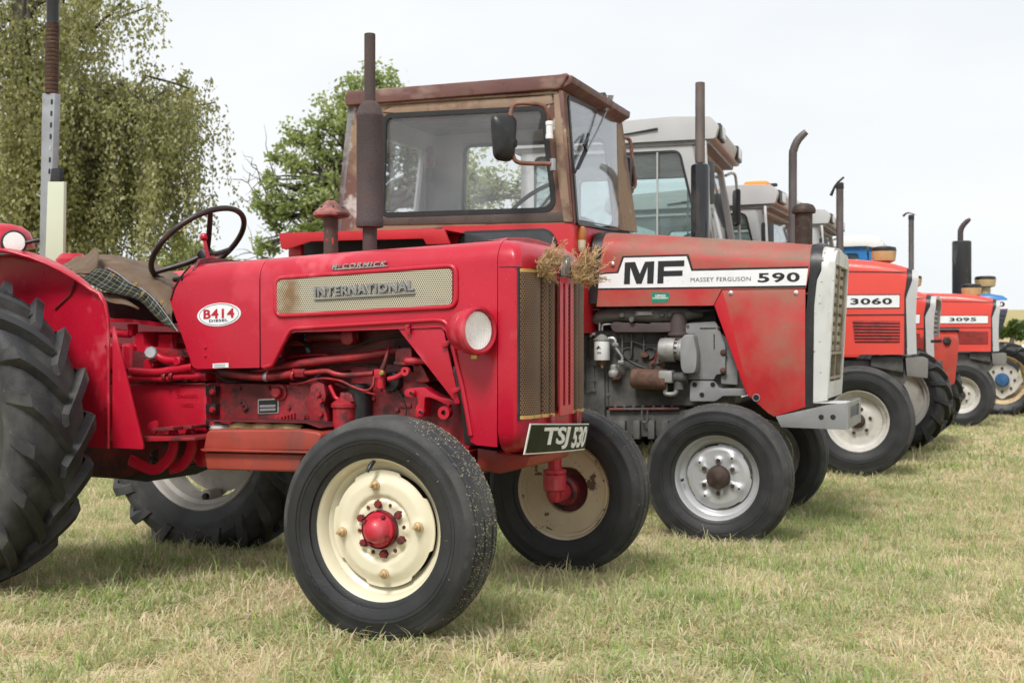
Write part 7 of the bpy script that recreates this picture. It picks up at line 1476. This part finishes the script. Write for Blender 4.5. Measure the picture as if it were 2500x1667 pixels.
plate_hole('front_frame', [(-.74, 1.1), (.74, 1.1), (.74, zr), (-.74, zr)], [[(-.66, 1.5), (.66, 1.5), (.66, zr - .08), (-.66, zr - .08)]], xq0 - .06, xq0 - .02, M['ford_blue'], c6, YZ); plate('windscreen', [(-.67, 1.48), (.67, 1.48), (.67, zr - .07), (-.67, zr - .07)], xq0 - .045, xq0 - .04, M['glass_tint'], c6, 0, YZ)
plate('roof', rnd([(xq0 - 1.7, zr), (xq0 - 1.65, zr + .15), (xq0 - .05, zr + .16), (xq0 + .12, zr + .12), (xq0 + .14, zr - .05), (xq0 - .1, zr)], .04, 4), -.8, .8, M['white_plastic'], c6, .02)
for s in (-1, 1): box('roof_lamp', (xq0 + .10, s * .55, zr + .0), (.10, .36, .13), M['white_plastic'], c6, .02)
plate('transmission', [(-2.8, .45), (-1.0, .45), (-1.0, 1.1), (-2.8, 1.1)], -.25, .25, M['ford_dark'], t6, .03)
for s in (-1, 1): plate('mudguard', [(-3.4, 1.2), (-3.2, 1.5), (-2.8, 1.68), (-2.3, 1.66), (-1.85, 1.42), (-1.75, 1.1), (-1.9, 1.1), (-2.05, 1.36), (-2.4, 1.56), (-2.8, 1.57), (-3.1, 1.42), (-3.25, 1.2)], s * 1.1, s * .66, M['ford_blue'], t6, .01)

# ---- a pale car far out on the field
cx_, cy_ = (2487 - 1250) / FPX * 58 + 2.1, 58.0
car = empty('car', (cx_, cy_, gz(cx_, cy_)), R_(4)); tag(car, 'white car parked far off at the right edge behind the big tyre', 'car')
CW = mat('white_car_paint', (.72, .73, .74), .3, 0, .03, 3, [], coat=.3)
bodyp = rnd([(-2.1, .30), (-2.12, .62), (-2.0, .84), (-1.2, .90), (1.0, .92), (1.95, .98), (2.05, .75), (2.05, .32)], .10, 4)
plate('body', bodyp, -.85, .85, CW, car, .05, seg=3)
plate('cabin', rnd([(-1.15, .88), (-.45, 1.38), (1.0, 1.44), (1.75, 1.0), (1.6, .9)], .08, 4), -.72, .72, CW, car, .04, seg=3)
for s in (-1, 1):
    plate('side_window', rnd([(-.95, .95), (-.42, 1.30), (.25, 1.34), (.25, .95)], .04, 3), s * .735, s * .715, M['interior'], car, 0); plate('side_window', rnd([(.32, .95), (.32, 1.34), (.95, 1.35), (1.4, 1.0)], .04, 3), s * .735, s * .715, M['interior'], car, 0)
    for x in (-1.3, 1.3): lathe('wheel', [(0, -.1), (.19, -.1), (.2, -.09), (.31, -.1), (.32, -.06), (.32, .06), (.31, .1), (0, .1)], (x, s * .76, .32), (0, 1, 0), M['rubber'], car, 24)
    box('headlamp', (-2.06, s * .6, .66), (.06, .3, .14), M['white_plastic'], car, .03)

# ------------------------------------------------------------------ freeze the sheet-metal thicknesses so that their edges stay crisp
bpy.context.view_layer.update()
dg = bpy.context.evaluated_depsgraph_get()
for o in list(sc.objects):
    if o.type == 'MESH' and any(md_.type == 'SOLIDIFY' for md_ in o.modifiers):
        me = bpy.data.meshes.new_from_object(o.evaluated_get(dg), preserve_all_data_layers=True, depsgraph=dg)
        o.modifiers.clear(); o.data = me; me.set_sharp_from_angle(angle=R_(80 if 'jacket' in o.name or o.name in ('collar', 'tartan_lining') else 33))
